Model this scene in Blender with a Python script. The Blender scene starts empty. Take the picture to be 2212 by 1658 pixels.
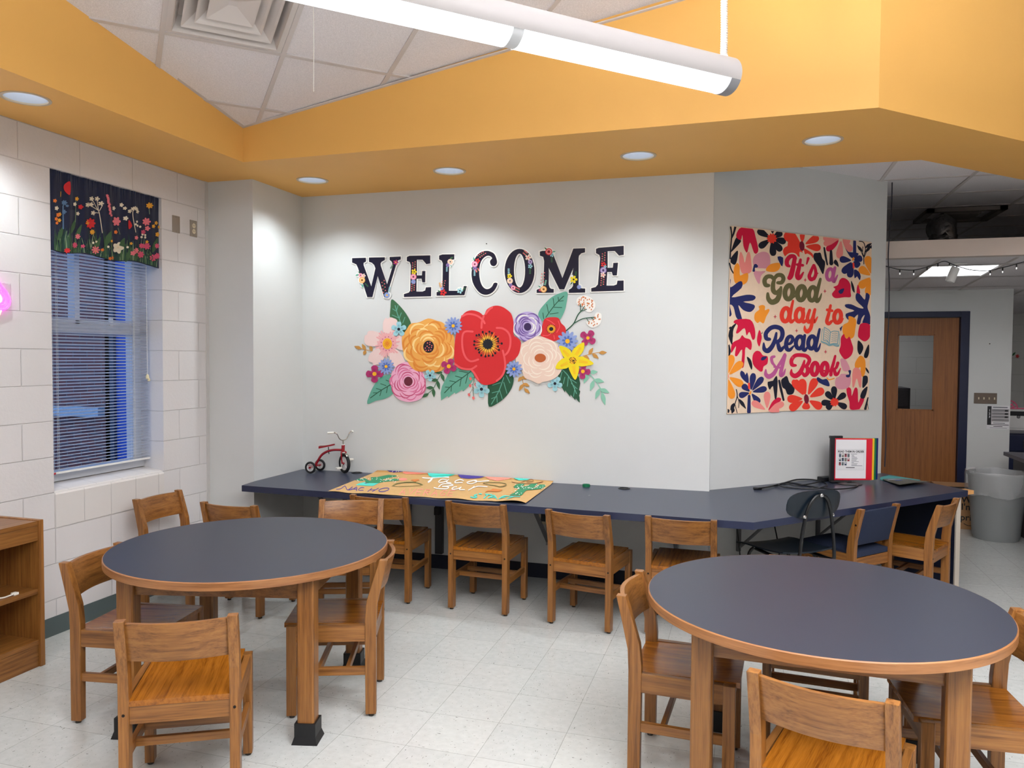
import bpy, bmesh, math, random
from mathutils import Vector, Matrix
from mathutils.geometry import tessellate_polygon
SC = bpy.context.scene
COL = SC.collection
rnd = random.Random(7)
PI = math.pi

# ------------------------------------------------------------ camera, world, lights, exposure
F_PX, YAW, PITCH, ROLL, CAM_H = 1683.07, -0.2941, -0.0353, 0.0068, 1.6039
def cam_axes():
    cy, sy, cp, sp = math.cos(YAW), math.sin(YAW), math.cos(PITCH), math.sin(PITCH)
    fw = Vector((sy*cp, cy*cp, sp)); rt = Vector((cy, -sy, 0)); up = rt.cross(fw)
    cr, sr = math.cos(ROLL), math.sin(ROLL)
    return rt*cr+up*sr, up*cr-rt*sr, fw
RT, UP, FW = cam_axes()
O = Vector((0, 0, CAM_H))
cam_d = bpy.data.cameras.new('camera'); cam = bpy.data.objects.new('camera', cam_d); COL.objects.link(cam)
cam_d.sensor_fit = 'HORIZONTAL'; cam_d.sensor_width = 36; cam_d.lens = F_PX/2212*36
cam_d.clip_start = 0.05; cam_d.clip_end = 100
M = Matrix((RT, UP, -FW)).transposed().to_4x4(); M.translation = O
cam.matrix_world = M
SC.camera = cam
SC.view_settings.view_transform = 'Standard'; SC.view_settings.look = 'None'
SC.view_settings.gamma = 1; SC.view_settings.use_curve_mapping = False
SC.view_settings.exposure = 0.3
W = bpy.data.worlds.new('dusk'); SC.world = W; W.use_nodes = True
W.node_tree.nodes['Background'].inputs[0].default_value = (0.15, 0.29, 0.62, 1)
W.node_tree.nodes['Background'].inputs[1].default_value = 2.2

def area(name, loc, sx, sy, power, col=(1, 1, 1), rot=(0, 0, 0), spread=None):
    d = bpy.data.lights.new(name, 'AREA'); d.shape = 'RECTANGLE'; d.size = sx; d.size_y = sy
    d.energy = power; d.color = col
    if spread: d.spread = spread
    o = bpy.data.objects.new(name, d); COL.objects.link(o); o.location = loc; o.rotation_euler = rot
    return o
D45 = PI/4
WARM = (0.94, 0.975, 1.0)
# unseen fill lights added for the room, laid out like more pendant rows
for k, (x, y, p) in enumerate(((0.2, 0.85, 1.0), (2.1, 1.3, .7), (1.2, -1.7, .25))):
    area('added_fill_down', (x, y, 2.86), 3.4, 0.16, 56*p, WARM, (0, 0, D45))
    area('added_fill_up', (x, y, 2.98), 3.4, 0.16, 215*p, WARM, (PI, 0, D45))
area('far_room_fill', (3.3, 6.6, 2.95), 1.2, 1.2, .6, (1, .97, .93))  # added fill pair without fixtures, lifts the area round the door wall
area('far_room_fill', (3.2, 9.0, 2.18), 0.6, 0.6, 1.6, (1, .97, .93))
area('office_fill', (1.6, 10.0, 2.15), 0.6, 0.6, 3.5, (.95, .97, 1))  # added to brighten the office, no fixture is modelled there

# ------------------------------------------------------------ photo pixel -> point on a real plane
def ray(x, y): return RT*((x-1106)/F_PX) - UP*((y-829)/F_PX) + FW
def onz(x, y, z): d = ray(x, y); return O + d*((z-CAM_H)/d.z)
def onx(x, y, X): d = ray(x, y); return O + d*(X/d.x)
def ony(x, y, Y): d = ray(x, y); return O + d*(Y/d.y)
XL, YT, XA, XB, YJ, ZC = -3.7586, 5.4303, -3.3794, -0.2996, 4.788, 0.697
N45 = Vector((1, -1, 0)).normalized()          # out of the angled wall, into the room
D45V = Vector((1, 1, 0)).normalized()
K45 = (XB-YT)/2**.5
def on45(x, y): d = ray(x, y); return O + d*(K45/d.dot(N45))

# ------------------------------------------------------------ materials
def lin(c):
    c = c/255
    return c/12.92 if c <= .04045 else ((c+.055)/1.055)**2.4
def rgb(r, g, b): return (lin(r), lin(g), lin(b), 1)
MATS = {}
def mat(name, col, rough=.5, metal=0, spec=.5, emit=None, estr=1, alpha=None, coat=0, noise=0, nscale=40, bump=0, bscale=200, trans=0, ior=1.45, sheen=0):
    if name in MATS: return MATS[name]
    m = bpy.data.materials.new(name); m.use_nodes = True
    nt = m.node_tree; b = nt.nodes['Principled BSDF']
    b.inputs['Base Color'].default_value = col; b.inputs['Roughness'].default_value = rough
    b.inputs['Metallic'].default_value = metal; b.inputs['Specular IOR Level'].default_value = spec
    b.inputs['Coat Weight'].default_value = coat
    b.inputs['Transmission Weight'].default_value = trans; b.inputs['IOR'].default_value = ior
    b.inputs['Sheen Weight'].default_value = sheen
    if alpha is not None: b.inputs['Alpha'].default_value = alpha
    if emit: b.inputs['Emission Color'].default_value = emit; b.inputs['Emission Strength'].default_value = estr
    if noise or bump:
        tc = nt.nodes.new('ShaderNodeTexCoord')
    if noise:
        n = nt.nodes.new('ShaderNodeTexNoise'); n.inputs['Scale'].default_value = nscale; n.inputs['Detail'].default_value = 4
        nt.links.new(tc.outputs['Object'], n.inputs['Vector'])
        r = nt.nodes.new('ShaderNodeMapRange'); r.inputs[1].default_value = .3; r.inputs[2].default_value = .7
        r.inputs[3].default_value = 1-noise; r.inputs[4].default_value = 1+noise
        nt.links.new(n.outputs[0], r.inputs[0])
        mx = nt.nodes.new('ShaderNodeVectorMath'); mx.operation = 'SCALE'; mx.inputs[0].default_value = col[:3]
        nt.links.new(r.outputs[0], mx.inputs['Scale']); nt.links.new(mx.outputs[0], b.inputs['Base Color'])
    if bump:
        n2 = nt.nodes.new('ShaderNodeTexNoise'); n2.inputs['Scale'].default_value = bscale; n2.inputs['Detail'].default_value = 3
        nt.links.new(tc.outputs['Object'], n2.inputs['Vector'])
        bp = nt.nodes.new('ShaderNodeBump'); bp.inputs['Strength'].default_value = bump; bp.inputs['Distance'].default_value = .004
        nt.links.new(n2.outputs[0], bp.inputs['Height']); nt.links.new(bp.outputs[0], b.inputs['Normal'])
    MATS[name] = m
    return m
def wood(name, axis, dark=(100, 60, 24), light=(154, 103, 50), rough=.34):
    if name in MATS: return MATS[name]
    m = bpy.data.materials.new(name); m.use_nodes = True; nt = m.node_tree; b = nt.nodes['Principled BSDF']
    tc = nt.nodes.new('ShaderNodeTexCoord'); oi = nt.nodes.new('ShaderNodeObjectInfo')
    mp = nt.nodes.new('ShaderNodeMapping')
    s = [3, 3, 70] if axis == 'h' else [62, 62, 62]
    if axis != 'h': s['xyz'.index(axis)] = 2.0
    mp.inputs['Scale'].default_value = s
    off = nt.nodes.new('ShaderNodeVectorMath'); off.operation = 'SCALE'; off.inputs[0].default_value = (9, 5, 7)
    nt.links.new(oi.outputs['Random'], off.inputs['Scale'])
    nt.links.new(tc.outputs['Object'], mp.inputs['Vector']); nt.links.new(off.outputs[0], mp.inputs['Location'])
    n1 = nt.nodes.new('ShaderNodeTexNoise'); n1.inputs['Scale'].default_value = 1.0; n1.inputs['Detail'].default_value = 5
    n1.inputs['Roughness'].default_value = .62; n1.inputs['Distortion'].default_value = .25
    n2 = nt.nodes.new('ShaderNodeTexNoise'); n2.inputs['Scale'].default_value = 5.5; n2.inputs['Detail'].default_value = 3
    nt.links.new(mp.outputs[0], n1.inputs['Vector']); nt.links.new(mp.outputs[0], n2.inputs['Vector'])
    cr = nt.nodes.new('ShaderNodeValToRGB')
    cr.color_ramp.elements[0].position = .34; cr.color_ramp.elements[0].color = rgb(*dark)
    cr.color_ramp.elements[1].position = .60; cr.color_ramp.elements[1].color = rgb(*light)
    e = cr.color_ramp.elements.new(.47); e.color = rgb(*[int(dark[i]*.35+light[i]*.65) for i in range(3)])
    ad = nt.nodes.new('ShaderNodeMath'); ad.operation = 'MULTIPLY_ADD'; ad.inputs[1].default_value = .3
    sb = nt.nodes.new('ShaderNodeMath'); sb.operation = 'MULTIPLY_ADD'; sb.inputs[1].default_value = .72; sb.inputs[2].default_value = -.02
    nt.links.new(n1.outputs[0], sb.inputs[0]); nt.links.new(n2.outputs[0], ad.inputs[0]); nt.links.new(sb.outputs[0], ad.inputs[2])
    nt.links.new(ad.outputs[0], cr.inputs[0])
    hs = nt.nodes.new('ShaderNodeHueSaturation'); mr = nt.nodes.new('ShaderNodeMapRange')
    mr.inputs[3].default_value = .86; mr.inputs[4].default_value = 1.1
    nt.links.new(oi.outputs['Random'], mr.inputs[0]); nt.links.new(mr.outputs[0], hs.inputs['Value'])
    nt.links.new(cr.outputs[0], hs.inputs['Color']); nt.links.new(hs.outputs[0], b.inputs['Base Color'])
    b.inputs['Roughness'].default_value = rough; b.inputs['Specular IOR Level'].default_value = .5
    bp = nt.nodes.new('ShaderNodeBump'); bp.inputs['Strength'].default_value = .08; bp.inputs['Distance'].default_value = .001
    nt.links.new(ad.outputs[0], bp.inputs['Height']); nt.links.new(bp.outputs[0], b.inputs['Normal'])
    MATS[name] = m
    return m
WX, WY, WZ = wood('oak_x', 'x'), wood('oak_y', 'y'), wood('oak_z', 'z')
SEATW = wood('oak_seat', 'y', (116, 62, 12), (166, 102, 30), .26)
EDGEW = wood('oak_edge', 'h', (128, 82, 46), (166, 114, 70), .4)

def block_mat(name, col, sw, ax, bw=.4064, off=(0, 0), bumpy=.5):
    """painted concrete block: courses 0.2032 high, shallow joints"""
    m = bpy.data.materials.new(name); m.use_nodes = True; nt = m.node_tree; b = nt.nodes['Principled BSDF']
    g = nt.nodes.new('ShaderNodeNewGeometry'); sp = nt.nodes.new('ShaderNodeSeparateXYZ'); cb = nt.nodes.new('ShaderNodeCombineXYZ')
    nt.links.new(g.outputs['Position'], sp.inputs[0])
    a0 = nt.nodes.new('ShaderNodeMath'); a0.operation = 'ADD'; a0.inputs[1].default_value = off[0]+40*bw
    a1 = nt.nodes.new('ShaderNodeMath'); a1.operation = 'ADD'; a1.inputs[1].default_value = off[1]
    nt.links.new(sp.outputs[ax], a0.inputs[0]); nt.links.new(sp.outputs['Z'], a1.inputs[0])
    nt.links.new(a0.outputs[0], cb.inputs[0]); nt.links.new(a1.outputs[0], cb.inputs[1])
    br = nt.nodes.new('ShaderNodeTexBrick'); br.inputs['Scale'].default_value = 1; br.inputs['Mortar Size'].default_value = .004
    br.inputs['Mortar Smooth'].default_value = .6; br.inputs['Brick Width'].default_value = bw; br.inputs['Row Height'].default_value = .2032
    nt.links.new(cb.outputs[0], br.inputs['Vector'])
    c2 = tuple(v*sw for v in col[:3])+(1,)
    br.inputs['Color1'].default_value = col; br.inputs['Color2'].default_value = col; br.inputs['Mortar'].default_value = c2
    nt.links.new(br.outputs['Color'], b.inputs['Base Color'])
    n = nt.nodes.new('ShaderNodeTexNoise'); n.inputs['Scale'].default_value = 60; n.inputs['Detail'].default_value = 4
    nt.links.new(g.outputs['Position'], n.inputs['Vector'])
    mm = nt.nodes.new('ShaderNodeMath'); mm.operation = 'MULTIPLY_ADD'; mm.inputs[1].default_value = -1.0
    ms = nt.nodes.new('ShaderNodeMath'); ms.operation = 'MULTIPLY'; ms.inputs[1].default_value = .22
    nt.links.new(n.outputs[0], ms.inputs[0]); nt.links.new(br.outputs['Fac'], mm.inputs[0]); nt.links.new(ms.outputs[0], mm.inputs[2])
    bp = nt.nodes.new('ShaderNodeBump'); bp.inputs['Strength'].default_value = bumpy; bp.inputs['Distance'].default_value = .006
    nt.links.new(mm.outputs[0], bp.inputs['Height']); nt.links.new(bp.outputs[0], b.inputs['Normal'])
    b.inputs['Roughness'].default_value = .42
    return m
def floor_mat():
    m = bpy.data.materials.new('vinyl_tile'); m.use_nodes = True; nt = m.node_tree; b = nt.nodes['Principled BSDF']
    L = nt.links.new
    g = nt.nodes.new('ShaderNodeNewGeometry')
    mp = nt.nodes.new('ShaderNodeMapping'); mp.inputs['Location'].default_value = (1.02+.3048*40, .15+.3048*40, 0)
    L(g.outputs['Position'], mp.inputs['Vector'])
    br = nt.nodes.new('ShaderNodeTexBrick'); br.offset = 0; br.inputs['Scale'].default_value = 1
    br.inputs['Brick Width'].default_value = .3048; br.inputs['Row Height'].default_value = .3048
    br.inputs['Mortar Size'].default_value = .0011; br.inputs['Mortar Smooth'].default_value = .3
    br.inputs['Color1'].default_value = (1, 1, 1, 1); br.inputs['Color2'].default_value = (.94, .945, .95, 1); br.inputs['Mortar'].default_value = (.5, .49, .47, 1)
    L(mp.outputs[0], br.inputs['Vector'])
    def specks(sx, sy, thr, seed):
        m2 = nt.nodes.new('ShaderNodeMapping'); m2.inputs['Scale'].default_value = (sx, sy, 1); m2.inputs['Location'].default_value = (seed, seed*2, 0)
        L(g.outputs['Position'], m2.inputs['Vector'])
        n = nt.nodes.new('ShaderNodeTexNoise'); n.inputs['Scale'].default_value = 1; n.inputs['Detail'].default_value = 2; n.inputs['Distortion'].default_value = .5
        L(m2.outputs[0], n.inputs['Vector'])
        r = nt.nodes.new('ShaderNodeMapRange'); r.inputs[1].default_value = thr; r.inputs[2].default_value = thr+.035
        L(n.outputs[0], r.inputs[0]); return r.outputs[0]
    ck = nt.nodes.new('ShaderNodeTexChecker'); ck.inputs['Scale'].default_value = 1/.3048
    L(mp.outputs[0], ck.inputs['Vector'])
    a, c = specks(190, 58, .685, 1.3), specks(58, 190, .685, 4.1)
    mx = nt.nodes.new('ShaderNodeMix'); mx.data_type = 'FLOAT'
    L(ck.outputs['Fac'], mx.inputs[0]); L(a, mx.inputs[2]); L(c, mx.inputs[3])
    d = specks(120, 120, .735, 7.7)
    cl = nt.nodes.new('ShaderNodeTexNoise'); cl.inputs['Scale'].default_value = 30; cl.inputs['Detail'].default_value = 4
    L(g.outputs['Position'], cl.inputs['Vector'])
    base = nt.nodes.new('ShaderNodeMix'); base.data_type = 'RGBA'
    base.inputs[6].default_value = rgb(186, 188, 184); base.inputs[7].default_value = rgb(209, 211, 207)
    L(cl.outputs[0], base.inputs[0])
    m1 = nt.nodes.new('ShaderNodeMix'); m1.data_type = 'RGBA'; m1.inputs[7].default_value = rgb(92, 86, 80)
    L(mx.outputs[0], m1.inputs[0]); L(base.outputs[2], m1.inputs[6])
    m2 = nt.nodes.new('ShaderNodeMix'); m2.data_type = 'RGBA'; m2.inputs[7].default_value = rgb(120, 104, 92)
    L(d, m2.inputs[0]); L(m1.outputs[2], m2.inputs[6])
    mu = nt.nodes.new('ShaderNodeMix'); mu.data_type = 'RGBA'; mu.blend_type = 'MULTIPLY'; mu.inputs[0].default_value = 1
    L(m2.outputs[2], mu.inputs[6]); L(br.outputs['Color'], mu.inputs[7]); L(mu.outputs[2], b.inputs['Base Color'])
    b.inputs['Roughness'].default_value = .2; b.inputs['Specular IOR Level'].default_value = .5
    n = nt.nodes.new('ShaderNodeTexNoise'); n.inputs['Scale'].default_value = 9
    L(g.outputs['Position'], n.inputs['Vector'])
    bp = nt.nodes.new('ShaderNodeBump'); bp.inputs['Strength'].default_value = .05; bp.inputs['Distance'].default_value = .01
    L(n.outputs[0], bp.inputs['Height']); L(bp.outputs[0], b.inputs['Normal'])
    return m

# ------------------------------------------------------------ mesh builder
class MB:
    def __init__(s): s.v = []; s.f = []; s.m = []
    def add(s, vs, fs, mi=0):
        k = len(s.v); s.v += [Vector(v) for v in vs]
        for f in fs: s.f.append([i+k for i in f]); s.m.append(mi)
        return s
    def box(s, x0, x1, y0, y1, z0, z1, mi=0, M=None):
        vs = [Vector((x, y, z)) for z in (z0, z1) for y in (y0, y1) for x in (x0, x1)]
        if M: vs = [M @ v for v in vs]
        return s.add(vs, [(0, 2, 3, 1), (4, 5, 7, 6), (0, 1, 5, 4), (2, 6, 7, 3), (0, 4, 6, 2), (1, 3, 7, 5)], mi)
    def prism(s, poly, a, b, ax='z', mi=0, M=None):
        n = len(poly)
        def P(p, h): return Vector({'z': (p[0], p[1], h), 'x': (h, p[0], p[1]), 'y': (p[0], h, p[1])}[ax])
        vs = [P(p, a) for p in poly]+[P(p, b) for p in poly]
        if M: vs = [M @ v for v in vs]
        tri = tessellate_polygon([[Vector((p[0], p[1], 0)) for p in poly]])
        fs = [tuple(reversed(t)) for t in tri]+[tuple(i+n for i in t) for t in tri]
        if n == 4 or n > 12 and ax == 'z' and False: pass
        fs = ([tuple(range(n-1, -1, -1)), tuple(range(n, 2*n))] if s.convex(poly) else fs)
        return s.add(vs, fs+[(i, (i+1) % n, (i+1) % n+n, i+n) for i in range(n)], mi)
    @staticmethod
    def convex(p):
        sg = 0
        for i in range(len(p)):
            a, b, c = p[i-2], p[i-1], p[i]
            z = (b[0]-a[0])*(c[1]-b[1])-(b[1]-a[1])*(c[0]-b[0])
            if abs(z) < 1e-12: continue
            if sg == 0: sg = 1 if z > 0 else -1
            elif sg*z < 0: return False
        return True
    def tube(s, path, r, n=8, closed=False, mi=0, caps=True, flat=1.0):
        P = [Vector(p) for p in path]; N = len(P); rs = r if isinstance(r, (list, tuple)) else [r]*N
        T = []
        for i in range(N):
            a = P[i-1] if (i > 0 or closed) else P[i]; b = P[(i+1) % N] if (i < N-1 or closed) else P[i]
            t = (b-a); T.append(t.normalized() if t.length > 1e-9 else Vector((0, 0, 1)))
        u = T[0].orthogonal().normalized()
        vs = []
        for i in range(N):
            u = (u-T[i]*u.dot(T[i])); u = u.normalized() if u.length > 1e-6 else T[i].orthogonal().normalized()
            w = T[i].cross(u)
            for k in range(n):
                a = 2*PI*k/n; vs.append(P[i]+u*(math.cos(a)*rs[i])+w*(math.sin(a)*rs[i]*flat))
        fs = []
        for i in range(N if closed else N-1):
            j = (i+1) % N
            for k in range(n): fs.append((i*n+k, i*n+(k+1) % n, j*n+(k+1) % n, j*n+k))
        if caps and not closed: fs += [tuple(range(n-1, -1, -1)), tuple(range((N-1)*n, N*n))]
        return s.add(vs, fs, mi)
    def lathe(s, prof, n=32, c=(0, 0, 0), mi=0, M=None, cap0=False, cap1=False):
        vs = []; c = Vector(c)
        for r, z in prof:
            for k in range(n):
                v = Vector((r*math.cos(2*PI*k/n), r*math.sin(2*PI*k/n), z)); v = M @ v if M else v
                vs.append(v+c)
        fs = [(i*n+k, i*n+(k+1) % n, (i+1)*n+(k+1) % n, (i+1)*n+k) for i in range(len(prof)-1) for k in range(n)]
        if cap0: fs.append(tuple(range(n-1, -1, -1)))
        if cap1: fs.append(tuple(range((len(prof)-1)*n, len(prof)*n)))
        return s.add(vs, fs, mi)
    def grid(s, nu, nv, fn, mi=0):
        vs = [fn(i/nu, j/nv) for j in range(nv+1) for i in range(nu+1)]
        fs = [(j*(nu+1)+i, j*(nu+1)+i+1, (j+1)*(nu+1)+i+1, (j+1)*(nu+1)+i) for j in range(nv) for i in range(nu)]
        return s.add(vs, fs, mi)
def link(name, me, parent=None):
    o = bpy.data.objects.new(name, me); COL.objects.link(o)
    if parent: o.parent = parent
    return o
def obj(name, mb, mats, parent=None, smooth=False, bevel=0, keep=False, fixn=True):
    """one mesh object; a top-level one gets its origin at the middle of its base"""
    if not isinstance(mats, (list, tuple)): mats = [mats]
    vs = mb.v; org = Vector((0, 0, 0))
    if parent is None and not keep:
        lo = [min(v[i] for v in vs) for i in range(3)]; hi = [max(v[i] for v in vs) for i in range(3)]
        org = Vector(((lo[0]+hi[0])/2, (lo[1]+hi[1])/2, lo[2]))
    me = bpy.data.meshes.new(name)
    me.from_pydata([v-org for v in vs], [], mb.f)
    for m in mats: me.materials.append(m)
    if len(mats) > 1: me.polygons.foreach_set('material_index', mb.m)
    if bevel or fixn:
        bm = bmesh.new(); bm.from_mesh(me)
        if fixn: bmesh.ops.recalc_face_normals(bm, faces=bm.faces)
        if bevel:
            ed = [e for e in bm.edges if len(e.link_faces) == 2 and e.calc_face_angle(0) > .6]
            bmesh.ops.bevel(bm, geom=ed, offset=bevel, segments=2, profile=.6, affect='EDGES', clamp_overlap=True)
        bm.to_mesh(me); bm.free()
    if smooth:
        me.polygons.foreach_set('use_smooth', [True]*len(me.polygons))
        try: me.set_sharp_from_angle(angle=.7)
        except Exception: pass
    me.update()
    o = link(name, me, parent); o.location = org
    return o
def tag(o, label, cat, group=None):
    o['label'] = label; o['category'] = cat
    if group: o['group'] = group
    return o
def thing(name, label, cat, loc=(0, 0, 0), rz=0, group=None):
    o = bpy.data.objects.new(name, None); COL.objects.link(o); o.empty_display_size = .1
    o.location = loc; o.rotation_euler = (0, 0, rz)
    return tag(o, label, cat, group)
def struct(name, mb, mats, parent=None, **k):
    o = obj(name, mb, mats, parent, **k)
    if parent is None: o['kind'] = 'structure'
    return o
def dup(root, loc, rz, label, group=None):
    r = root.copy(); COL.objects.link(r); r.location = loc; r.rotation_euler = (0, 0, rz); r['label'] = label
    if group: r['group'] = group
    for ch in list(root.children):
        c = ch.copy(); COL.objects.link(c); c.parent = r
        for g in list(ch.children):
            d = g.copy(); COL.objects.link(d); d.parent = c
    return r
def cat(pts, n=6, closed=True):
    """Catmull-Rom curve through the points"""
    P = [Vector(p) for p in pts]; N = len(P); out = []
    for i in range(N if closed else N-1):
        p0 = P[(i-1) % N] if (closed or i > 0) else P[i]; p1 = P[i]; p2 = P[(i+1) % N]
        p3 = P[(i+2) % N] if (closed or i+2 < N) else p2
        for k in range(n):
            t = k/n
            out.append(.5*((2*p1)+(p2-p0)*t+(2*p0-5*p1+4*p2-p3)*t*t+(3*p1-p0-3*p2+p3)*t**3))
    if not closed: out.append(P[-1])
    return out
def text_mb(mb, txt, fn, size, mi=0, bold=0.0, align='LEFT', sx=1.0):
    """letters of the built-in font as flat faces; fn maps (u,v) to a point"""
    cu = bpy.data.curves.new('t', 'FONT'); cu.body = txt; cu.size = size; cu.offset = bold; cu.align_x = align
    cu.resolution_u = 3
    o = bpy.data.objects.new('t', cu); me = o.to_mesh()
    vs = [fn(v.co.x*sx, v.co.y) for v in me.vertices]; fs = [tuple(p.vertices) for p in me.polygons]
    mb.add(vs, fs, mi); o.to_mesh_clear(); bpy.data.objects.remove(o); bpy.data.curves.remove(cu)

class Art:
    """flat painted or cut shapes on a surface: fn(px, py, height) -> point"""
    def __init__(s, fn, T=(0, 0, 1), step=1e-5): s.st = step; s.mb = MB(); s.f0 = fn; s.T = T; s.mats = []; s.k = 0; s.clip = None
    def fn(s, x, y, h): return s.f0(x, y, h+s.k*s.st)      # each stroke of paint lies on the one before
    def mi(s, m):
        if m not in s.mats: s.mats.append(m)
        return s.mats.index(m)
    def q(s, p): x0, y0, k = s.T; return (x0+p[0]*k, y0+p[1]*k)
    def fill(s, pts, m, h=0, sm=0, holes=(), skirt=0):
        def prep(P):
            P = [(a, b, 0) for a, b in P]
            return [(v[0], v[1]) for v in (cat(P, sm) if sm else P)]
        loops = [prep(pts)]+[prep(H) for H in holes]
        if s.clip:                                   # keep the print on the cloth
            P = [s.q(p) for p in loops[0]]
            for i in range(4):
                (ax, ay), (bx_, by_) = s.clip[i], s.clip[(i+1) % 4]; out = []
                f = lambda p: (bx_-ax)*(p[1]-ay)-(by_-ay)*(p[0]-ax)
                for j in range(len(P)):
                    p, q = P[j-1], P[j]; fp, fq = f(p), f(q)
                    if (fp >= 0) != (fq >= 0): t = fp/(fp-fq); out.append((p[0]+(q[0]-p[0])*t, p[1]+(q[1]-p[1])*t))
                    if fq >= 0: out.append(q)
                P = out
                if len(P) < 3: return
            x0, y0, kk = s.T; loops[0] = [((p[0]-x0)/kk, (p[1]-y0)/kk) for p in P]
        s.k += 1
        tri = tessellate_polygon([[Vector((a, b, 0)) for a, b in L] for L in loops])
        flat = [p for L in loops for p in L]
        s.mb.add([s.fn(*s.q(p), h) for p in flat], [t for t in tri if len(set(t)) == 3], s.mi(m))
        if skirt:
            for L in loops:
                n = len(L); vs = [s.fn(*s.q(p), h) for p in L]+[s.fn(*s.q(p), h-skirt) for p in L]
                s.mb.add(vs, [(i, (i+1) % n, (i+1) % n+n, i+n) for i in range(n)], s.mi(m))
    def stroke(s, pts, w, m, h=0, sm=5, closed=False, ends=True):
        P = [Vector((a, b, 0)) for a, b in pts]
        if sm: P = cat(P, sm, closed)
        s.k += 1
        n = len(P); ws = w if isinstance(w, (list, tuple)) else None
        vs = []
        for i in range(n):
            a = P[i-1] if (i or closed) else P[i]; b = P[(i+1) % n] if (i < n-1 or closed) else P[i]
            t = b-a; t = t.normalized() if t.length > 1e-6 else Vector((1, 0, 0))
            nn = Vector((-t.y, t.x, 0))
            if ws:
                f = i/max(1, n-1)*(len(ws)-1); j = min(int(f), len(ws)-2); hw = (ws[j]*(1-f+j)+ws[j+1]*(f-j))/2
            else: hw = w/2
            vs += [P[i]+nn*hw, P[i]-nn*hw]
        fs = [(2*i, 2*i+1, 2*i+3, 2*i+2) for i in range(n-1)]
        if closed: fs.append((2*n-2, 2*n-1, 1, 0))
        s.mb.add([s.fn(*s.q((v.x, v.y)), h) for v in vs], fs, s.mi(m))
        if ends and not closed:
            w0 = (ws[0] if ws else w)/2; w1 = (ws[-1] if ws else w)/2
            if w0 > 0: s.ell(P[0].x, P[0].y, w0, w0, m, h, n=10)
            if w1 > 0: s.ell(P[-1].x, P[-1].y, w1, w1, m, h, n=10)
    def ell(s, x, y, rx, ry, m, h=0, rot=0, n=18, skirt=0):
        c, sn = math.cos(rot), math.sin(rot)
        s.fill([(x+c*rx*math.cos(a)-sn*ry*math.sin(a), y+sn*rx*math.cos(a)+c*ry*math.sin(a)) for a in [2*PI*k/n for k in range(n)]], m, h, skirt=skirt)
    def ring(s, x, y, rx, ry, w, m, h=0, rot=0):
        c, sn = math.cos(rot), math.sin(rot)
        s.stroke([(x+c*rx*math.cos(a)-sn*ry*math.sin(a), y+sn*rx*math.cos(a)+c*ry*math.sin(a)) for a in [2*PI*k/22 for k in range(22)]], w, m, h, sm=0, closed=True)
    def leaf(s, a, b, w, m, h=0, skirt=0):
        A, B = Vector(a), Vector(b); d = B-A; n = Vector((-d.y, d.x)).normalized()*w/2
        P = [A, A+d*.25+n*.8, A+d*.5+n, A+d*.8+n*.5, B, A+d*.8-n*.5, A+d*.5-n, A+d*.25-n*.8]
        s.fill([(p.x, p.y) for p in P], m, h, sm=3, skirt=skirt)
    def flower(s, x, y, r, k, m, h=0, inner=.45, pw=1.0, rot=0, skirt=0):
        P = []
        for i in range(k):
            a = rot+2*PI*i/k; st = PI/k
            for da, rr in ((-st, inner), (-st*.62*pw, .86), (-st*.2, 1.0), (st*.2, 1.0), (st*.62*pw, .86)):
                P.append((x+r*rr*math.cos(a+da), y+r*rr*math.sin(a+da)))
        s.fill(P, m, h, sm=2, skirt=skirt)
    def build(s, name, parent=None, **k): return obj(name, s.mb, s.mats, parent, fixn=False, **k)

# ============================================================ the setting
M_WALL = mat('wall_paint', rgb(214, 215, 213), .5, noise=.012, nscale=3, bump=.06, bscale=260)
M_BLOCK = block_mat('painted_block', rgb(221, 217, 216), .90, 'Y', off=(-3.463+.2032, 0), bumpy=.7)
M_SILLB = block_mat('painted_sill_block', rgb(222, 217, 213), .86, 'Y', bw=.2032, off=(-3.463, 0))
M_FARB = block_mat('painted_far_block', rgb(205, 204, 200), .84, 'X', bumpy=.4)
M_ORANGE = mat('orange_paint', rgb(233, 177, 92), .55, noise=.012, nscale=4)
M_BASEG = mat('grey_green_vinyl', rgb(84, 96, 96), .45)
M_BASEN = mat('navy_vinyl', rgb(26, 31, 48), .4)
M_CEIL = mat('ceiling_tile', rgb(238, 233, 234), .9, noise=.10, nscale=170, bump=.8, bscale=330)
M_TBAR = mat('ceiling_grid_metal', rgb(206, 198, 194), .5)
M_WHITE = mat('white_metal', rgb(232, 231, 228), .4)
M_FLOOR = floor_mat()
NAVY = mat('navy_paint', rgb(22, 30, 62), .4)
SOF, INX, CY = 2.845, -3.141, 4.353

struct('floor', MB().box(-4.0, 5.2, -4.2, 11.2, -.1, 0), M_FLOOR)
# left wall with the window opening
WY0, WY1, WZ0, WZ1 = 3.457, 4.325, .6096, 2.6416
mb = MB()
mb.box(XL-.25, XL, -4.2, WY0, 0, 3.2).box(XL-.25, XL, WY1, YJ+.2, 0, 3.2)
mb.box(XL-.25, XL, WY0, WY1, 0, WZ0).box(XL-.25, XL, WY0, WY1, WZ1, 3.2)
struct('wall_left', mb, M_BLOCK)
mb = MB(); mb.prism([(XL-.24, WZ0), (XL+.002, WZ0), (XL+.002, .80), (XL-.004, .812), (XL-.016, .82), (XL-.05, .826), (XL-.24, .85)], WY0, WY1, 'y')
struct('trim_1', mb, M_SILLB)
struct('wall_return', MB().box(XL, XA, YJ, YT+.15, 0, SOF+.1), M_WALL)
struct('wall_back', MB().box(XA, XB+.06, YT, YT+.15, 0, SOF+.02), M_WALL)
E45 = 1.871                                      # length of the angled wall
def w45(u, d): return (XB+(u*1-d*-1)*0, YT) if False else (XB+u*.70711+d*.70711, YT+u*.70711-d*.70711)
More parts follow.
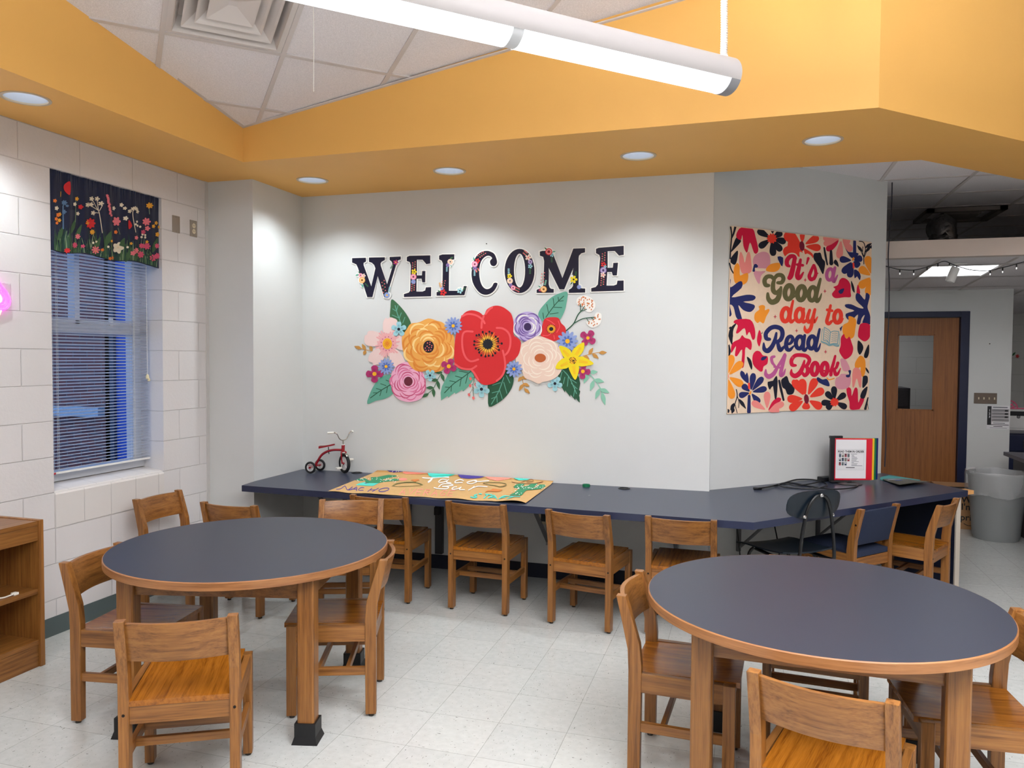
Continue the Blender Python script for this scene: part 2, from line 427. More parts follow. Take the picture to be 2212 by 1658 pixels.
mb = MB(); mb.prism([w45(0, 0), w45(E45, 0), w45(E45, -.12), w45(-.05, -.12)], 0, 2.995)
struct('wall_angled', mb, M_WALL)
# caulked control joint in the corner by the window wall
struct('trim_2', MB().box(XL, XL+.006, YJ-.03, YJ, 0, SOF), mat('caulk', rgb(206, 203, 200), .5))

mb = MB().box(XL, XL+.004, -4, YJ, 0, .107); struct('baseboard_left', mb, M_BASEG)
mb = MB().box(XA, XB, YT-.004, YT, 0, .105); struct('baseboard_back', mb, M_BASEN)
mb = MB().prism([w45(0, 0), w45(E45, 0), w45(E45, .004), w45(0, .004)], 0, .105); struct('baseboard_angled', mb, M_BASEN)
mb = MB().box(XL, XA, YJ-.004, YJ, 0, .105).box(XA, XA+.004, YJ, YT, 0, .105); struct('baseboard_return', mb, M_BASEN)

# orange soffit: underside with round openings, and the upright faces round the raised ceiling
DL = [(-3.392, 2.99), (-2.985, 4.93), (-1.941, 4.927), (-.67, 4.863), (.384, 4.797)]
RD = .098
und = [(XL, -4.1), (XL, YJ), (XA, YJ), (XA, YT), (1.011, 5.43), (4.9, 9.3), (4.9, 8.5), (.596, 4.252), (INX, CY), (INX, -4.1)]
def circ(x, y, r, n=32): return [(x+r*math.cos(2*PI*k/n), y+r*math.sin(2*PI*k/n)) for k in range(n)]
loops = [und]+[circ(x, y, RD) for x, y in DL]
mb = MB()
mb.add([(a, b, SOF) for L in loops for a, b in L], tessellate_polygon([[Vector((a, b, 0)) for a, b in L] for L in loops]))
TOPZ = 4.55
for a, b, z in (((INX, -4.1), (INX, CY), TOPZ), ((INX, CY), (.596, 4.252), TOPZ), ((.596, 4.252), (4.9, 8.5), TOPZ), ((.32, 5.43), (1.011, 5.43), 3.05), ((1.011, 5.43), (4.9, 9.3), 3.05)):
    mb.add([(a[0], a[1], SOF), (b[0], b[1], SOF), (b[0], b[1], z), (a[0], a[1], z)], [(0, 1, 2, 3)])
struct('trim_3', mb, M_ORANGE, keep=True, fixn=False)

# raised sloping ceiling, its grid runs at 45 degrees
C0 = Vector((INX, CY, 3.067)); NC = Vector((-.14682, .16622, .97510)).normalized()
E1 = D45V.copy(); E2 = NC.cross(E1).normalized()
def ceil_pt(u, v, d=0): return C0+E1*u+E2*v-NC*d
US, VS = [.075+.61*k for k in range(-8, 12)], [-.265-.61*k for k in range(0, 9)]
VT, VB, UL, UR = -5.145, .25, -4.805, 5.5
HOLE = (.075-.61, .075, VS[2], VS[1])
mb = MB()
def cq(u0, u1, v0, v1): mb.add([ceil_pt(u0, v0), ceil_pt(u1, v0), ceil_pt(u1, v1), ceil_pt(u0, v1)], [(0, 1, 2, 3)])
cq(UL, HOLE[0], VT, VB); cq(HOLE[1], UR, VT, VB); cq(HOLE[0], HOLE[1], VT, HOLE[2]); cq(HOLE[0], HOLE[1], HOLE[3], VB)
za = ceil_pt(0, VT).z
a, b = ceil_pt(UL, VT), ceil_pt(UR, VT)
mb.add([a, b, Vector((9, -.5, za)), Vector((3.5, -6, za)), Vector((-5, -4.5, za))], [(0, 1, 2, 3, 4)])
ceil_o = struct('ceiling', mb, M_CEIL, keep=True, fixn=False)
mb = MB()
BASIS = Matrix((E1, E2, -NC)).transposed().to_4x4(); BASIS.translation = C0
for u in US: mb.box(u-.0125, u+.0125, VT, VB, -.001, .007, M=BASIS)
for v in VS:
    us = sorted(US)
    for i in range(len(us)-1): mb.box(us[i]+.0125, us[i+1]-.0125, v-.0125, v+.0125, -.001, .0064, M=BASIS)
# angle trim along the fascia
def edge_trim(p, q, inward):
    p, q, inw = Vector(p), Vector(q), Vector(inward)*.02
    mb.add([p-NC*.004, q-NC*.004, q+inw-NC*.004, p+inw-NC*.004], [(0, 1, 2, 3)])
def cz(x, y): return C0.z-(NC.x*(x-C0.x)+NC.y*(y-C0.y))/NC.z
for (x0, y0), (x1, y1), inw in (((INX, -1), (INX, CY), (1, 0)), ((INX, CY), (.596, 4.252), (0, -1))):
    p, q = Vector((x0, y0, cz(x0, y0))), Vector((x1, y1, cz(x1, y1)))
    w = Vector((inw[0], inw[1], 0))*.018; w.z = cz(x0+w.x, y0+w.y)-cz(x0, y0)
    d = Vector((0, 0, -.006))
    mb.add([p+d, q+d, q+w+d, p+w+d, p, q, q+w, p+w], [(0, 1, 2, 3), (3, 2, 6, 7)])
struct('grid', mb, M_TBAR, ceil_o, keep=True, fixn=False)

# ceiling of the space beyond the soffit, partly in shadow
mb = MB(); mb.prism([(-.6, 5.44), (1.011, 5.44), (5.0, 9.43), (5.0, 11.1), (-.6, 11.1)], 2.992, 3.02); c2 = struct('ceiling', mb, M_CEIL)
mb = MB()
for x in [.965+.625*k for k in range(-2, 7)]: mb.box(x-.0125, x+.0125, max(5.44, x+4.44), 10.9, 2.985, 2.992)
for y in [6.03+.645*k for k in range(0, 8)]: mb.box(-.5, min(5, y-4.44), y-.0125, y+.0125, 2.986, 2.9915)
g2 = struct('grid', mb, M_TBAR, c2, keep=True); g2.location = -c2.location
# unseen walls added behind and right to shape the light, and walls far beyond
struct('wall_rear', MB().box(-4.0, 5.2, -4.25, -4.05, 0, 4.7), mat('rear_wall_paint', rgb(150, 146, 142), .6))  # dark tone cuts the light bounced from behind the camera
struct('wall_right', MB().box(5.0, 5.2, -4.05, 11.1, 0, 4.7), mat('rear_wall_paint', rgb(150, 146, 142), .6))
struct('wall_far', MB().box(-.7, 5.2, 11.0, 11.2, 0, 4.7), M_FARB)
struct('wall_hidden', MB().box(-.7, -.6, 5.58, 11.2, 0, 4.7), M_WALL)
struct('light_block_roof', MB().box(-4.1, 5.3, -4.3, 11.3, 4.7, 4.8), M_WALL)  # added out of view to keep outside light from leaking in
mb = MB().box(-4.1, XL-.0, -4.3, 5.6, 3.15, 4.7).box(-4.0, -.6, YT+.15, YT+.25, 0, 4.7)
struct('wall_outer', mb, M_WALL)

# ------------------------------------------------------------ window
WXF = -3.965
M_ALU = mat('window_aluminium', rgb(206, 208, 212), .38)
mb = MB()
fz0, fz1 = .845, WZ1
def bar(y0, y1, z0, z1, x0=WXF-.03, x1=WXF+.025): mb.box(x0, x1, y0, y1, z0, z1)
bar(WY0, WY0+.05, fz0, fz1); bar(WY1-.075, WY1, fz0, fz1); bar(WY0, WY1, fz0, fz0+.055, WXF-.03, WXF+.05); bar(WY0, WY1, fz1-.05, fz1)
wz_m = 1.755
bar(WY0, WY1-.03, wz_m-.028, wz_m+.03, WXF-.03, WXF+.045)
bar(WY0+.05, WY1-.075, wz_m+.03, wz_m+.055)
bar(3.79, 3.828, wz_m+.03, fz1-.05)
win = struct('window_1', mb, M_ALU, bevel=.003)
M_GLASS = mat('window_glass', (1, 1, 1, 1), .0, trans=1, ior=1.02, spec=.3)
mb = MB().box(WXF-.006, WXF-.003, WY0+.04, WY1-.06, fz0+.04, wz_m).box(WXF-.016, WXF-.013, WY0+.04, WY1-.06, wz_m, fz1-.04)
g = struct('pane', mb, M_GLASS, win, keep=True); g.location = -win.location
mb = MB().box(WXF+.025, WXF+.04, 4.05, 4.075, wz_m+.03, wz_m+.075)
g = struct('latch', mb, M_WHITE, win, keep=True, bevel=.002); g.location = -win.location

# outside: brick wing, dark pier, blue door, ledge and ground at dusk
def brick_mat():
    m = bpy.data.materials.new('red_brick'); m.use_nodes = True; nt = m.node_tree; b = nt.nodes['Principled BSDF']
    g = nt.nodes.new('ShaderNodeNewGeometry'); sp = nt.nodes.new('ShaderNodeSeparateXYZ'); cb = nt.nodes.new('ShaderNodeCombineXYZ')
    L = nt.links.new
    L(g.outputs['Position'], sp.inputs[0])
    ad = nt.nodes.new('ShaderNodeMath'); ad.operation = 'ADD'; ad.inputs[1].default_value = 40
    L(sp.outputs['X'], ad.inputs[0]); L(ad.outputs[0], cb.inputs[0]); L(sp.outputs['Z'], cb.inputs[1])
    br = nt.nodes.new('ShaderNodeTexBrick'); br.inputs['Scale'].default_value = 1; br.inputs['Brick Width'].default_value = .203
    br.inputs['Row Height'].default_value = .0677; br.inputs['Mortar Size'].default_value = .006
    br.inputs['Color1'].default_value = rgb(132, 72, 60); br.inputs['Color2'].default_value = rgb(104, 60, 54); br.inputs['Mortar'].default_value = rgb(122, 108, 104)
    L(cb.outputs[0], br.inputs['Vector']); L(br.outputs['Color'], b.inputs['Base Color']); b.inputs['Roughness'].default_value = .85
    return m
brick = brick_mat()
struct('wall_outside', MB().box(-9.6, -7.0, 7.2, 7.45, -.3, 3.6), brick)
struct('trim_4', MB().box(-9.6, -7.07, 7.1, 7.2, .88, .99), mat('concrete', rgb(186, 188, 190), .8, noise=.1))
struct('trim_5', MB().box(-7.06, -6.94, 7.2, 7.4, -.3, 3.6), mat('dark_pier', rgb(52, 56, 70), .6))
struct('door_2', MB().box(-6.94, -5.2, 7.24, 7.32, -.3, 3.4), mat('blue_door_paint', rgb(38, 78, 172), .4))
struct('ground', MB().box(-12, -4.05, 0, 9, -.4, -.3), mat('paving', rgb(130, 132, 136), .9, noise=.1))

# ------------------------------------------------------------ blind and valance in the window
M_BL = mat('blind_white', rgb(226, 228, 232), .45)
M_CORD = mat('cord_white', rgb(235, 232, 222), .7)
bx, by0, by1, bz0, bz1 = -3.862, WY0+.012, WY1-.02, .905, 2.56
bl = thing('window_blind', 'white slatted blind half open in the window below the floral valance', 'blind', (bx, (by0+by1)/2, bz0))
L0 = bl.location
def loc_(mb, o): mb.v = [v-o for v in mb.v]; return mb
mb = MB(); n = 84
for k in range(n):
    z = bz0+.02+(bz1-bz0-.03)*k/n
    pts = [(-.0125, -.0026), (-.004, .0004), (.004, .0004), (.0125, -.0026)]
    vs = [(bx+x, y, z+dz+x*.32) for y in (by0, by1) for x, dz in pts]
    mb.add(vs, [(i, i+1, i+5, i+4) for i in range(3)])
obj('slats', loc_(mb, L0), M_BL, bl, fixn=False)
obj('head_rail', loc_(MB().box(bx-.02, bx+.02, by0, by1, bz1, bz1+.04), L0), M_BL, bl)
obj('bottom_rail', loc_(MB().box(bx-.013, bx+.013, by0, by1, bz0-.006, bz0+.006), L0), M_WHITE, bl, bevel=.002)
obj('rail_sticker', loc_(MB().box(bx+.0132, bx+.0138, by0, by0+.085, bz0-.006, bz0+.005), L0), mat('red_tape', rgb(190, 40, 60), .5), bl)
for y in (by0+.10, by1-.14):
    mb = MB()
    for dx in (-.0135, .0135): mb.tube([(bx+dx, y, bz0), (bx+dx, y, bz1)], .0009, 5)
    mb.tube([(bx, y+.022, bz0), (bx, y+.022, bz1)], .0011, 5)
    obj('ladder_cord', loc_(mb, L0), M_CORD, bl)
mb = MB().tube([(bx+.03, by1-.045, 2.55), (bx+.03, by1-.042, 2.0), (bx+.03, by1-.04, 1.47)], .0016, 6)
pc = obj('pull_cord', loc_(mb, L0), M_CORD, bl)
mb = MB().lathe([(.004, .03), (.010, .02), (.012, 0), (.002, -.004)], 10, Vector((bx+.03, by1-.04, 1.44))-L0, cap0=True)
mb.lathe([(.004, .02), (.009, .012), (.010, 0), (.002, -.004)], 10, Vector((bx+.032, by1-.03, 1.425))-L0, cap0=True)
obj('tassel', mb, mat('cream_plastic', rgb(235, 222, 180), .4), pc)

vx = -3.792
def pleat(px):      # depth of the fabric folds across the width
    t = (px-109)/236.0
    return .0042*math.sin(t*37+.8+2*math.sin(t*5))+.0015*math.sin(t*83+2)+.003*math.sin(t*17)
def valp(px, py, h):
    p = onx(px, py, vx); p.y = max(p.y, WY0+.002); p.x += (pleat(px)+h+.012)
    f = max(0, 1-(py-top_y(px))/34); p.x += f*.0035*math.sin(px*.9+2*math.sin(px*.31)); return p
def top_y(px): return 363+(px-109)*.281
def bot_y(px): return 540+(px-109)*.158+3*math.sin(px*.06)
M_VAL = mat('navy_cotton', rgb(20, 29, 58), .8, noise=.12, nscale=60, sheen=.2)
art = Art(valp)
nn = 150
vs = []; fs = []
for i in range(nn+1):
    px = 101+244*i/nn
    for j in range(25):
        py = top_y(px)+(bot_y(px)-top_y(px))*j/24
        if i > nn-5: py = max(py, top_y(px)+(i-nn+5)**2*.6)
        vs.append(valp(px, py, 0))
for i in range(nn):
    for j in range(24): fs.append((i*25+j, i*25+j+1, i*25+j+26, i*25+j+25))
art.mb.add(vs, fs, art.mi(M_VAL))
def pm(n, r, g, b): return mat('print_'+n, rgb(r, g, b), .75)
G1, G2, G3 = pm('leaf', 64, 96, 62), pm('deep_leaf', 38, 70, 60), pm('sage', 120, 140, 110)
RED, PNK, CRM, YEL, ORG = pm('poppy', 205, 40, 45), pm('pink', 226, 118, 128), pm('cream', 226, 214, 190), pm('mustard', 224, 160, 50), pm('tangerine', 226, 120, 50)
BLU, ROSE = pm('steel_blue', 88, 118, 152), pm('rose', 208, 80, 110)
art.T = (100, 350, .14477); H = .0042
def yb(x): return (bot_y(100+x*.14477)-350)/.14477-14
for k in range(230):
    x = 75+rnd.random()*1550; b = yb(x); hgt = rnd.uniform(90, 330) if rnd.random() < .8 else rnd.uniform(300, 430)
    y1 = b-hgt*(.6+.4*abs(math.sin(x*.006))); dx = rnd.uniform(-50, 50)
    art.stroke([(x, b), (x+dx*.3, (b+y1)/2), (x+dx, y1)], [rnd.uniform(10, 26), rnd.uniform(8, 20), 2], [G1, G2, G2, G3][k % 4], H-.001*(k % 2), sm=4, ends=False)
for x, y, w in ((1090, 1240, 90), (720, 1230, 70), (1330, 1370, 60), (170, 1060, 70), (360, 960, 70), (450, 1040, 60), (880, 1130, 90), (1190, 1380, 70), (1580, 1240, 80)):
    art.leaf((x-40, y+110), (x+50, y-110), w, [G1, G2][x % 2], H)
def sprig(pts, m, w=9): art.stroke(pts, w, m, H+.0004, sm=4, ends=False)
sprig([(790, 1060), (760, 800), (740, 720), (650, 560)], CRM); sprig([(745, 720), (725, 560)], CRM); sprig([(750, 760), (690, 755)], CRM); sprig([(745, 720), (640, 660)], CRM); sprig([(755, 730), (790, 650)], CRM)
for x, y in ((640, 550), (725, 550), (575, 640), (635, 635), (775, 620), (665, 760)): art.flower(x, y, 36, 5, CRM, H+.001)
sprig([(1290, 1050), (1255, 850), (1250, 740), (1270, 690)], CRM)
for x, y in ((1250, 700), (1300, 700), (1205, 735), (1275, 690), (1320, 740)): art.flower(x, y, 30, 5, CRM, H+.001)
for x, y in ((1310, 890), (1290, 930), (1320, 950), (1365, 965), (1400, 1080), (1440, 1090), (1440, 1125), (1385, 1120), (665, 1205), (715, 1190), (1175, 1270), (875, 1265)): art.ell(x, y, 17, 17, CRM, H+.001)
for k in range(12): art.flower(860+k*5+rnd.uniform(-9, 9), 500+k*27, 22, 5, PNK, H+.001)
art.fill([(305, 300), (250, 315), (220, 370), (240, 440), (300, 490)], RED, H+.001, sm=3)
art.flower(620, 915, 80, 8, RED, H+.001, inner=.7); art.flower(585, 905, 40, 7, YEL, H+.0015); art.ell(585, 905, 12, 16, ORG, H+.002)
art.flower(1015, 885, 70, 6, PNK, H+.001, inner=.65); art.fill([(1190, 860), (1240, 950), (1190, 1000)], RED, H+.001, sm=3)
art.flower(1040, 1280, 88, 5, CRM, H+.001, inner=.7); art.ell(1055, 1270, 22, 18, YEL, H+.0022)
art.flower(700, 1310, 62, 8, PNK, H+.001); art.flower(705, 1315, 30, 6, YEL, H+.0015)
for x, y, r, m in ((390, 1240, 45, ROSE), (510, 1255, 28, ROSE), (440, 1110, 42, PNK), (1455, 890, 60, PNK), (1470, 990, 38, PNK), (1410, 1045, 36, ROSE), (1300, 1130, 32, PNK), (1385, 1250, 40, ROSE), (1460, 1255, 52, ROSE), (1300, 1320, 42, PNK), (1370, 1380, 52, ROSE), (1250, 1360, 38, PNK), (1550, 1430, 52, ROSE), (1620, 1400, 48, ROSE), (1615, 1250, 40, ROSE), (130, 790, 34, ORG), (155, 780, 30, YEL), (100, 850, 30, ORG), (150, 870, 30, YEL), (110, 910, 26, ORG), (80, 580, 30, ORG), (265, 1320, 40, RED), (1005, 1045, 30, ORG), (650, 1045, 40, YEL), (1150, 840, 34, CRM), (480, 670, 36, RED), (1600, 910, 30, YEL), (1555, 960, 30, YEL), (1620, 1080, 36, YEL), (1650, 970, 26, YEL), (425, 550, 32, YEL), (390, 630, 30, CRM), (440, 770, 30, CRM), (225, 610, 42, BLU), (225, 745, 34, BLU), (265, 655, 20, BLU), (1500, 650, 46, YEL), (1095, 640, 32, CRM), (1140, 690, 26, CRM), (970, 690, 32, CRM), (105, 690, 34, CRM), (900, 1440, 26, ORG), (945, 1430, 26, ORG), (790, 1310, 24, ORG), (930, 1180, 22, YEL), (1225, 1215, 22, YEL), (1465, 1190, 24, YEL)):
    art.flower(x, y, r, 5 if r < 40 else 7, m, H+.001, inner=.62)
sprig([(1500, 780), (1495, 700)], G3); sprig([(170, 520), (175, 440)], YEL); sprig([(400, 900), (410, 560)], G3); sprig([(1040, 980), (1075, 1080)], G3); sprig([(660, 1060), (700, 1180)], G3); sprig([(210, 650), (215, 1000)], BLU, 22)
v = art.build('valance_curtain', keep=True)
tag(v, 'navy gathered valance printed with wildflowers, across the window top', 'curtain')

# ------------------------------------------------------------ recessed downlights
M_CAN = mat('can_reflector', rgb(190, 194, 202), .25, metal=.0)
M_TRIM = mat('trim_ring', rgb(196, 178, 150), .35)
M_BULB = mat('lamp_glow', (1, 1, 1, 1), .4, emit=(.90, .95, 1, 1), estr=5.2)
dl_txt = ['recessed round downlight nearest the left picture edge, above the window wall', 'recessed round downlight nearest the corner of the soffit, leftmost over the mural wall', 'recessed round downlight above the letters E L C', 'recessed round downlight right of the letters, before the wall corner', 'recessed round downlight farthest right, above the tapestry']
DLW = [7.5, 8.5, 8.5, 7.5, 5.5]
first = None
for i, (x, y) in enumerate(DL):
    if first is None:
        t = thing('ceiling_downlight', dl_txt[i], 'ceiling light', (x, y, SOF), 0, 'recessed downlights in the orange soffit')
        obj('reflector', MB().lathe([(RD-.002, 0), (RD-.004, .05), (.075, .125), (.0, .13)], 40), M_CAN, t, smooth=True, fixn=False)
        obj('trim_ring', MB().lathe([(RD-.003, .004), (RD-.002, -.004), (RD+.012, -.004), (RD+.013, .0)], 40), M_TRIM, t, smooth=True)
        obj('bulb', MB().lathe([(.0, .112), (.04, .108), (.05, .118), (.05, .126)], 24), M_BULB, t, smooth=True)
        first = t
    else: dup(first, (x, y, SOF), 0, dl_txt[i])
    d = bpy.data.lights.new('downlight_lamp', 'SPOT'); d.energy = DLW[i]*4.0; d.spot_size = math.radians(126); d.spot_blend = .85
    d.color = (.86, .95, 1); d.shadow_soft_size = .03
    o = bpy.data.objects.new('downlight_lamp', d); COL.objects.link(o); o.location = (x, y, SOF+.012)

# ------------------------------------------------------------ air diffuser in the ceiling
df = thing('ceiling_air_diffuser', 'square white louvred air diffuser set in the sloped ceiling', 'air vent')
M_DIF = mat('diffuser_white', rgb(214, 205, 199), .45)
def sq(h, d): return [(-h, -h, d), (h, -h, d), (h, h, d), (-h, h, d)]
BD = BASIS @ Matrix.Translation(((HOLE[0]+HOLE[1])/2, (HOLE[2]+HOLE[3])/2, 0))
def frus(mb, h0, d0, h1, d1):
    vs = [BD @ Vector(v) for v in sq(h0, d0)+sq(h1, d1)]
    mb.add(vs, [(i, (i+1) % 4, (i+1) % 4+4, i+4) for i in range(4)])
mb = MB(); frus(mb, .305, .002, .262, .002); frus(mb, .262, .002, .262, .012); frus(mb, .262, .012, .235, -.07); frus(mb, .235, -.07, .05, -.09)
mb.add([BD @ Vector(v) for v in sq(.06, -.09)], [(0, 1, 2, 3)])
obj('frame', mb, M_DIF, df, fixn=False)
for h1, h0, d in ((.225, .16, .004), (.165, .10, .006)):
    mb = MB(); frus(mb, h1, d, h1-.012, d-.008); frus(mb, h1, d, h0, -.05); frus(mb, h1-.012, d-.008, h0-.008, -.056)
    obj('louvre', mb, M_DIF, df, fixn=False)
mb = MB(); frus(mb, .115, .004, .02, -.03); mb.add([BD @ Vector(v) for v in sq(.02, -.03)], [(0, 1, 2, 3)]); frus(mb, .115, .004, .106, -.002)
obj('centre_plate', mb, M_DIF, df, fixn=False)

# ------------------------------------------------------------ pendant tube lamp
LP = Vector((-.107, 3.78, 2.9)); LR = .084; LLEN = 3.75
lamp = thing('pendant_tube_light', 'long white cylindrical pendant light hanging across the top of the view', 'pendant lamp', LP)
lamp.rotation_euler = (0, 0, D45)                 # local -x runs along the tube, -y faces the camera side
M_HOUS = mat('lamp_housing', rgb(192, 187, 185), .4)
M_LENS = mat('lamp_lens', rgb(240, 244, 248), .3, emit=(.93, .97, 1, 1), estr=.85)
M_TUBE = mat('lamp_tube', (1, 1, 1, 1), .3, emit=(.95, .97, 1, 1), estr=34)
M_CAP = mat('lamp_end_cap', rgb(150, 150, 154), .4)
def arc(a0, a1, r, n=14): return [(-r*math.cos(math.radians(a0+(a1-a0)*k/n)), r*math.sin(math.radians(a0+(a1-a0)*k/n))) for k in range(n+1)]
def ext(mb, prof, x0, x1, mi=0):
    n = len(prof); mb.add([(x0, y, z) for y, z in prof]+[(x1, y, z) for y, z in prof], [(i, i+1, i+n+1, i+n) for i in range(n-1)], mi)
mb = MB()
for s in (1, -1):
    pr_ = arc(-25, 66, LR)+list(reversed(arc(-25, 66, LR-.004)))
    ext(mb, [(y*s, z) for y, z in pr_], -LLEN, 0)
obj('housing', mb, M_HOUS, lamp, smooth=True)
mb = MB(); ext(mb, arc(-25, -155, LR-.002, 24), -1.12, -.055); obj('lens', mb, M_LENS, lamp, smooth=True, fixn=False)
mb = MB(); ext(mb, arc(-25, -155, LR-.002, 24), -LLEN+.05, -1.17); obj('lens', mb, M_LENS, lamp, smooth=True, fixn=False)
mb = MB(); ext(mb, arc(-25, -155, LR-.003, 24), -1.17, -1.12); obj('lens_joint', mb, mat('lens_joint', rgb(226, 228, 230), .3), lamp, smooth=True, fixn=False)
for x0, x1, xc in ((-.055, 0, -.002), (-LLEN, -LLEN+.05, -LLEN+.002)):
    mb = MB(); ext(mb, arc(-25, -155, LR, 24), x0, x1)
    mb.add([(xc, LR*math.cos(2*PI*k/32)*.985, LR*math.sin(2*PI*k/32)*.985) for k in range(32)], [tuple(range(32))])
    obj('end_cap', mb, M_CAP, lamp, smooth=True, fixn=False)
mb = MB().tube([(-LLEN+.1, 0, .01), (-.1, 0, .01)], .016, 10); obj('lamp_tube', mb, M_TUBE, lamp, smooth=True)
mb = MB(); zt = cz(*(LP+D45V*-.035)[:2])-LP.z
path = []; N = 240
for k in range(N): 
    f = k/(N-1); path.append((-.035+.004*math.sin(f*9), .003*math.sin(f*7), LR*.9+(zt-LR*.9)*f))
mb.tube(path, [.0145+.0022*(1 if (k % 4) < 2 else -1) for k in range(N)], 12)
obj('conduit', mb, mat('conduit_white', rgb(228, 222, 214), .5), lamp, smooth=True)
mb = MB().lathe([(.02, 0), (.02, .02), (.014, .025)], 16, (-.035, 0, LR*.85), cap0=True); obj('conduit_collar', mb, M_WHITE, lamp, smooth=True)
mb = MB()
for x in (-1.2, -2.6): mb.tube([(x, 0, LR*.9), (x, 0, cz(*(LP+D45V*x)[:2])-LP.z)], .0015, 6)
obj('hanging_cable', mb, M_WHITE, lamp)
sp_ = onz(677, 40, 3.30); d_ = (sp_.xy).length
r0 = ray(677, 198); zb = CAM_H + r0.z*d_/r0.xy.length
mb = MB().tube([(sp_.x, sp_.y, zb), (sp_.x+.002, sp_.y, (zb+3.4)/2), (sp_.x, sp_.y, cz(sp_.x, sp_.y))], .0016, 6)
tag(obj('hanging_string', mb, M_CORD), 'thin white string hanging from the ceiling left of the pendant light', 'string')

# ============================================================ wall fittings by the window
M_STEEL = mat('stainless', rgb(168, 158, 146), .35, metal=.6)
M_IVORY = mat('ivory_plastic', rgb(226, 214, 186), .4)
M_BLACK = mat('black_plastic', rgb(22, 22, 25), .4)
def wplate(name, y, z, label, recept):
    t = thing(name, label, 'wall plate', (XL, y, z))
    obj('plate', MB().box(0, .006, -.035, .035, -.057, .057), M_STEEL, t, bevel=.002)
    mb = MB()
    for s in (-.048, .048): mb.lathe([(.0035, 0), (.003, .002)], 10, (.006, 0, s), M=Matrix.Rotation(PI/2, 3, 'Y'), cap1=True)
    obj('screw', mb, M_STEEL, t)
    if recept:
        for s in (-.02, .02):
            r = obj('socket', MB().lathe([(.017, 0), (.0165, .003)], 20, (.006, 0, s), M=Matrix.Rotation(PI/2, 3, 'Y'), cap1=True), M_IVORY, t)
            obj('slot', MB().box(.0088, .0096, -.008, -.006, s-.004, s+.006).box(.0088, .0096, .006, .008, s-.004, s+.006), M_BLACK, t)
wplate('blank_wall_plate', 4.459, 2.49, 'blank steel wall plate high on the block wall right of the curtain', False)
wplate('wall_outlet', 4.633, 2.488, 'steel plated double outlet high on the block wall near the corner', True)

# neon sign at the left picture edge
ns = thing('neon_sign', 'glowing pink neon sign on the block wall at the left picture edge', 'neon sign', (XL, 3.1, 1.89))
PINK = mat('neon_pink', rgb(255, 120, 240), .4, emit=(1, .03, .85, 1), estr=4.5)
PINK2 = mat('neon_pale', rgb(255, 190, 240), .4, emit=(1, .30, .85, 1), estr=1.6)
YELN = mat('neon_yellow', rgb(255, 240, 150), .4, emit=(1, .85, .3, 1), estr=1.6)
def npx(px, py, d=.02): p = onx(px, py, XL+d); return p-Vector((XL, 3.1, 1.89))
o_ = [(-55, 640), (-30, 612), (-8, 606), (3, 618), (14, 632), (21, 648), (17, 662), (4, 668), (-20, 668), (-45, 660)]
obj('outer_tube', MB().tube(cat([npx(*p) for p in o_], 6), .0055, 8, closed=True), PINK, ns, smooth=True)
obj('outer_tube', MB().tube(cat([npx(p[0]*.66-2, 642+(p[1]-640)*.62) for p in o_], 6), .004, 8, closed=True), PINK, ns, smooth=True)
obj('inner_tube', MB().tube(cat([npx(p[0]*.4-6, 642+(p[1]-640)*.4) for p in o_], 6), .006, 8, closed=True), PINK2, ns, smooth=True)
obj('lower_tube', MB().tube(cat([npx(*p) for p in [(-30, 676), (-8, 672), (2, 668), (-3, 682), (-12, 694)]], 5, False), .004, 8), YELN, ns, smooth=True)
mb = MB(); mb.add([npx(*p, .004) for p in [(-70, 590), (24, 610), (28, 690), (-70, 710)]], [(0, 1, 2, 3)])
obj('backing', mb, mat('clear_backing', (1, 1, 1, 1), .1, trans=1, ior=1.05), ns)

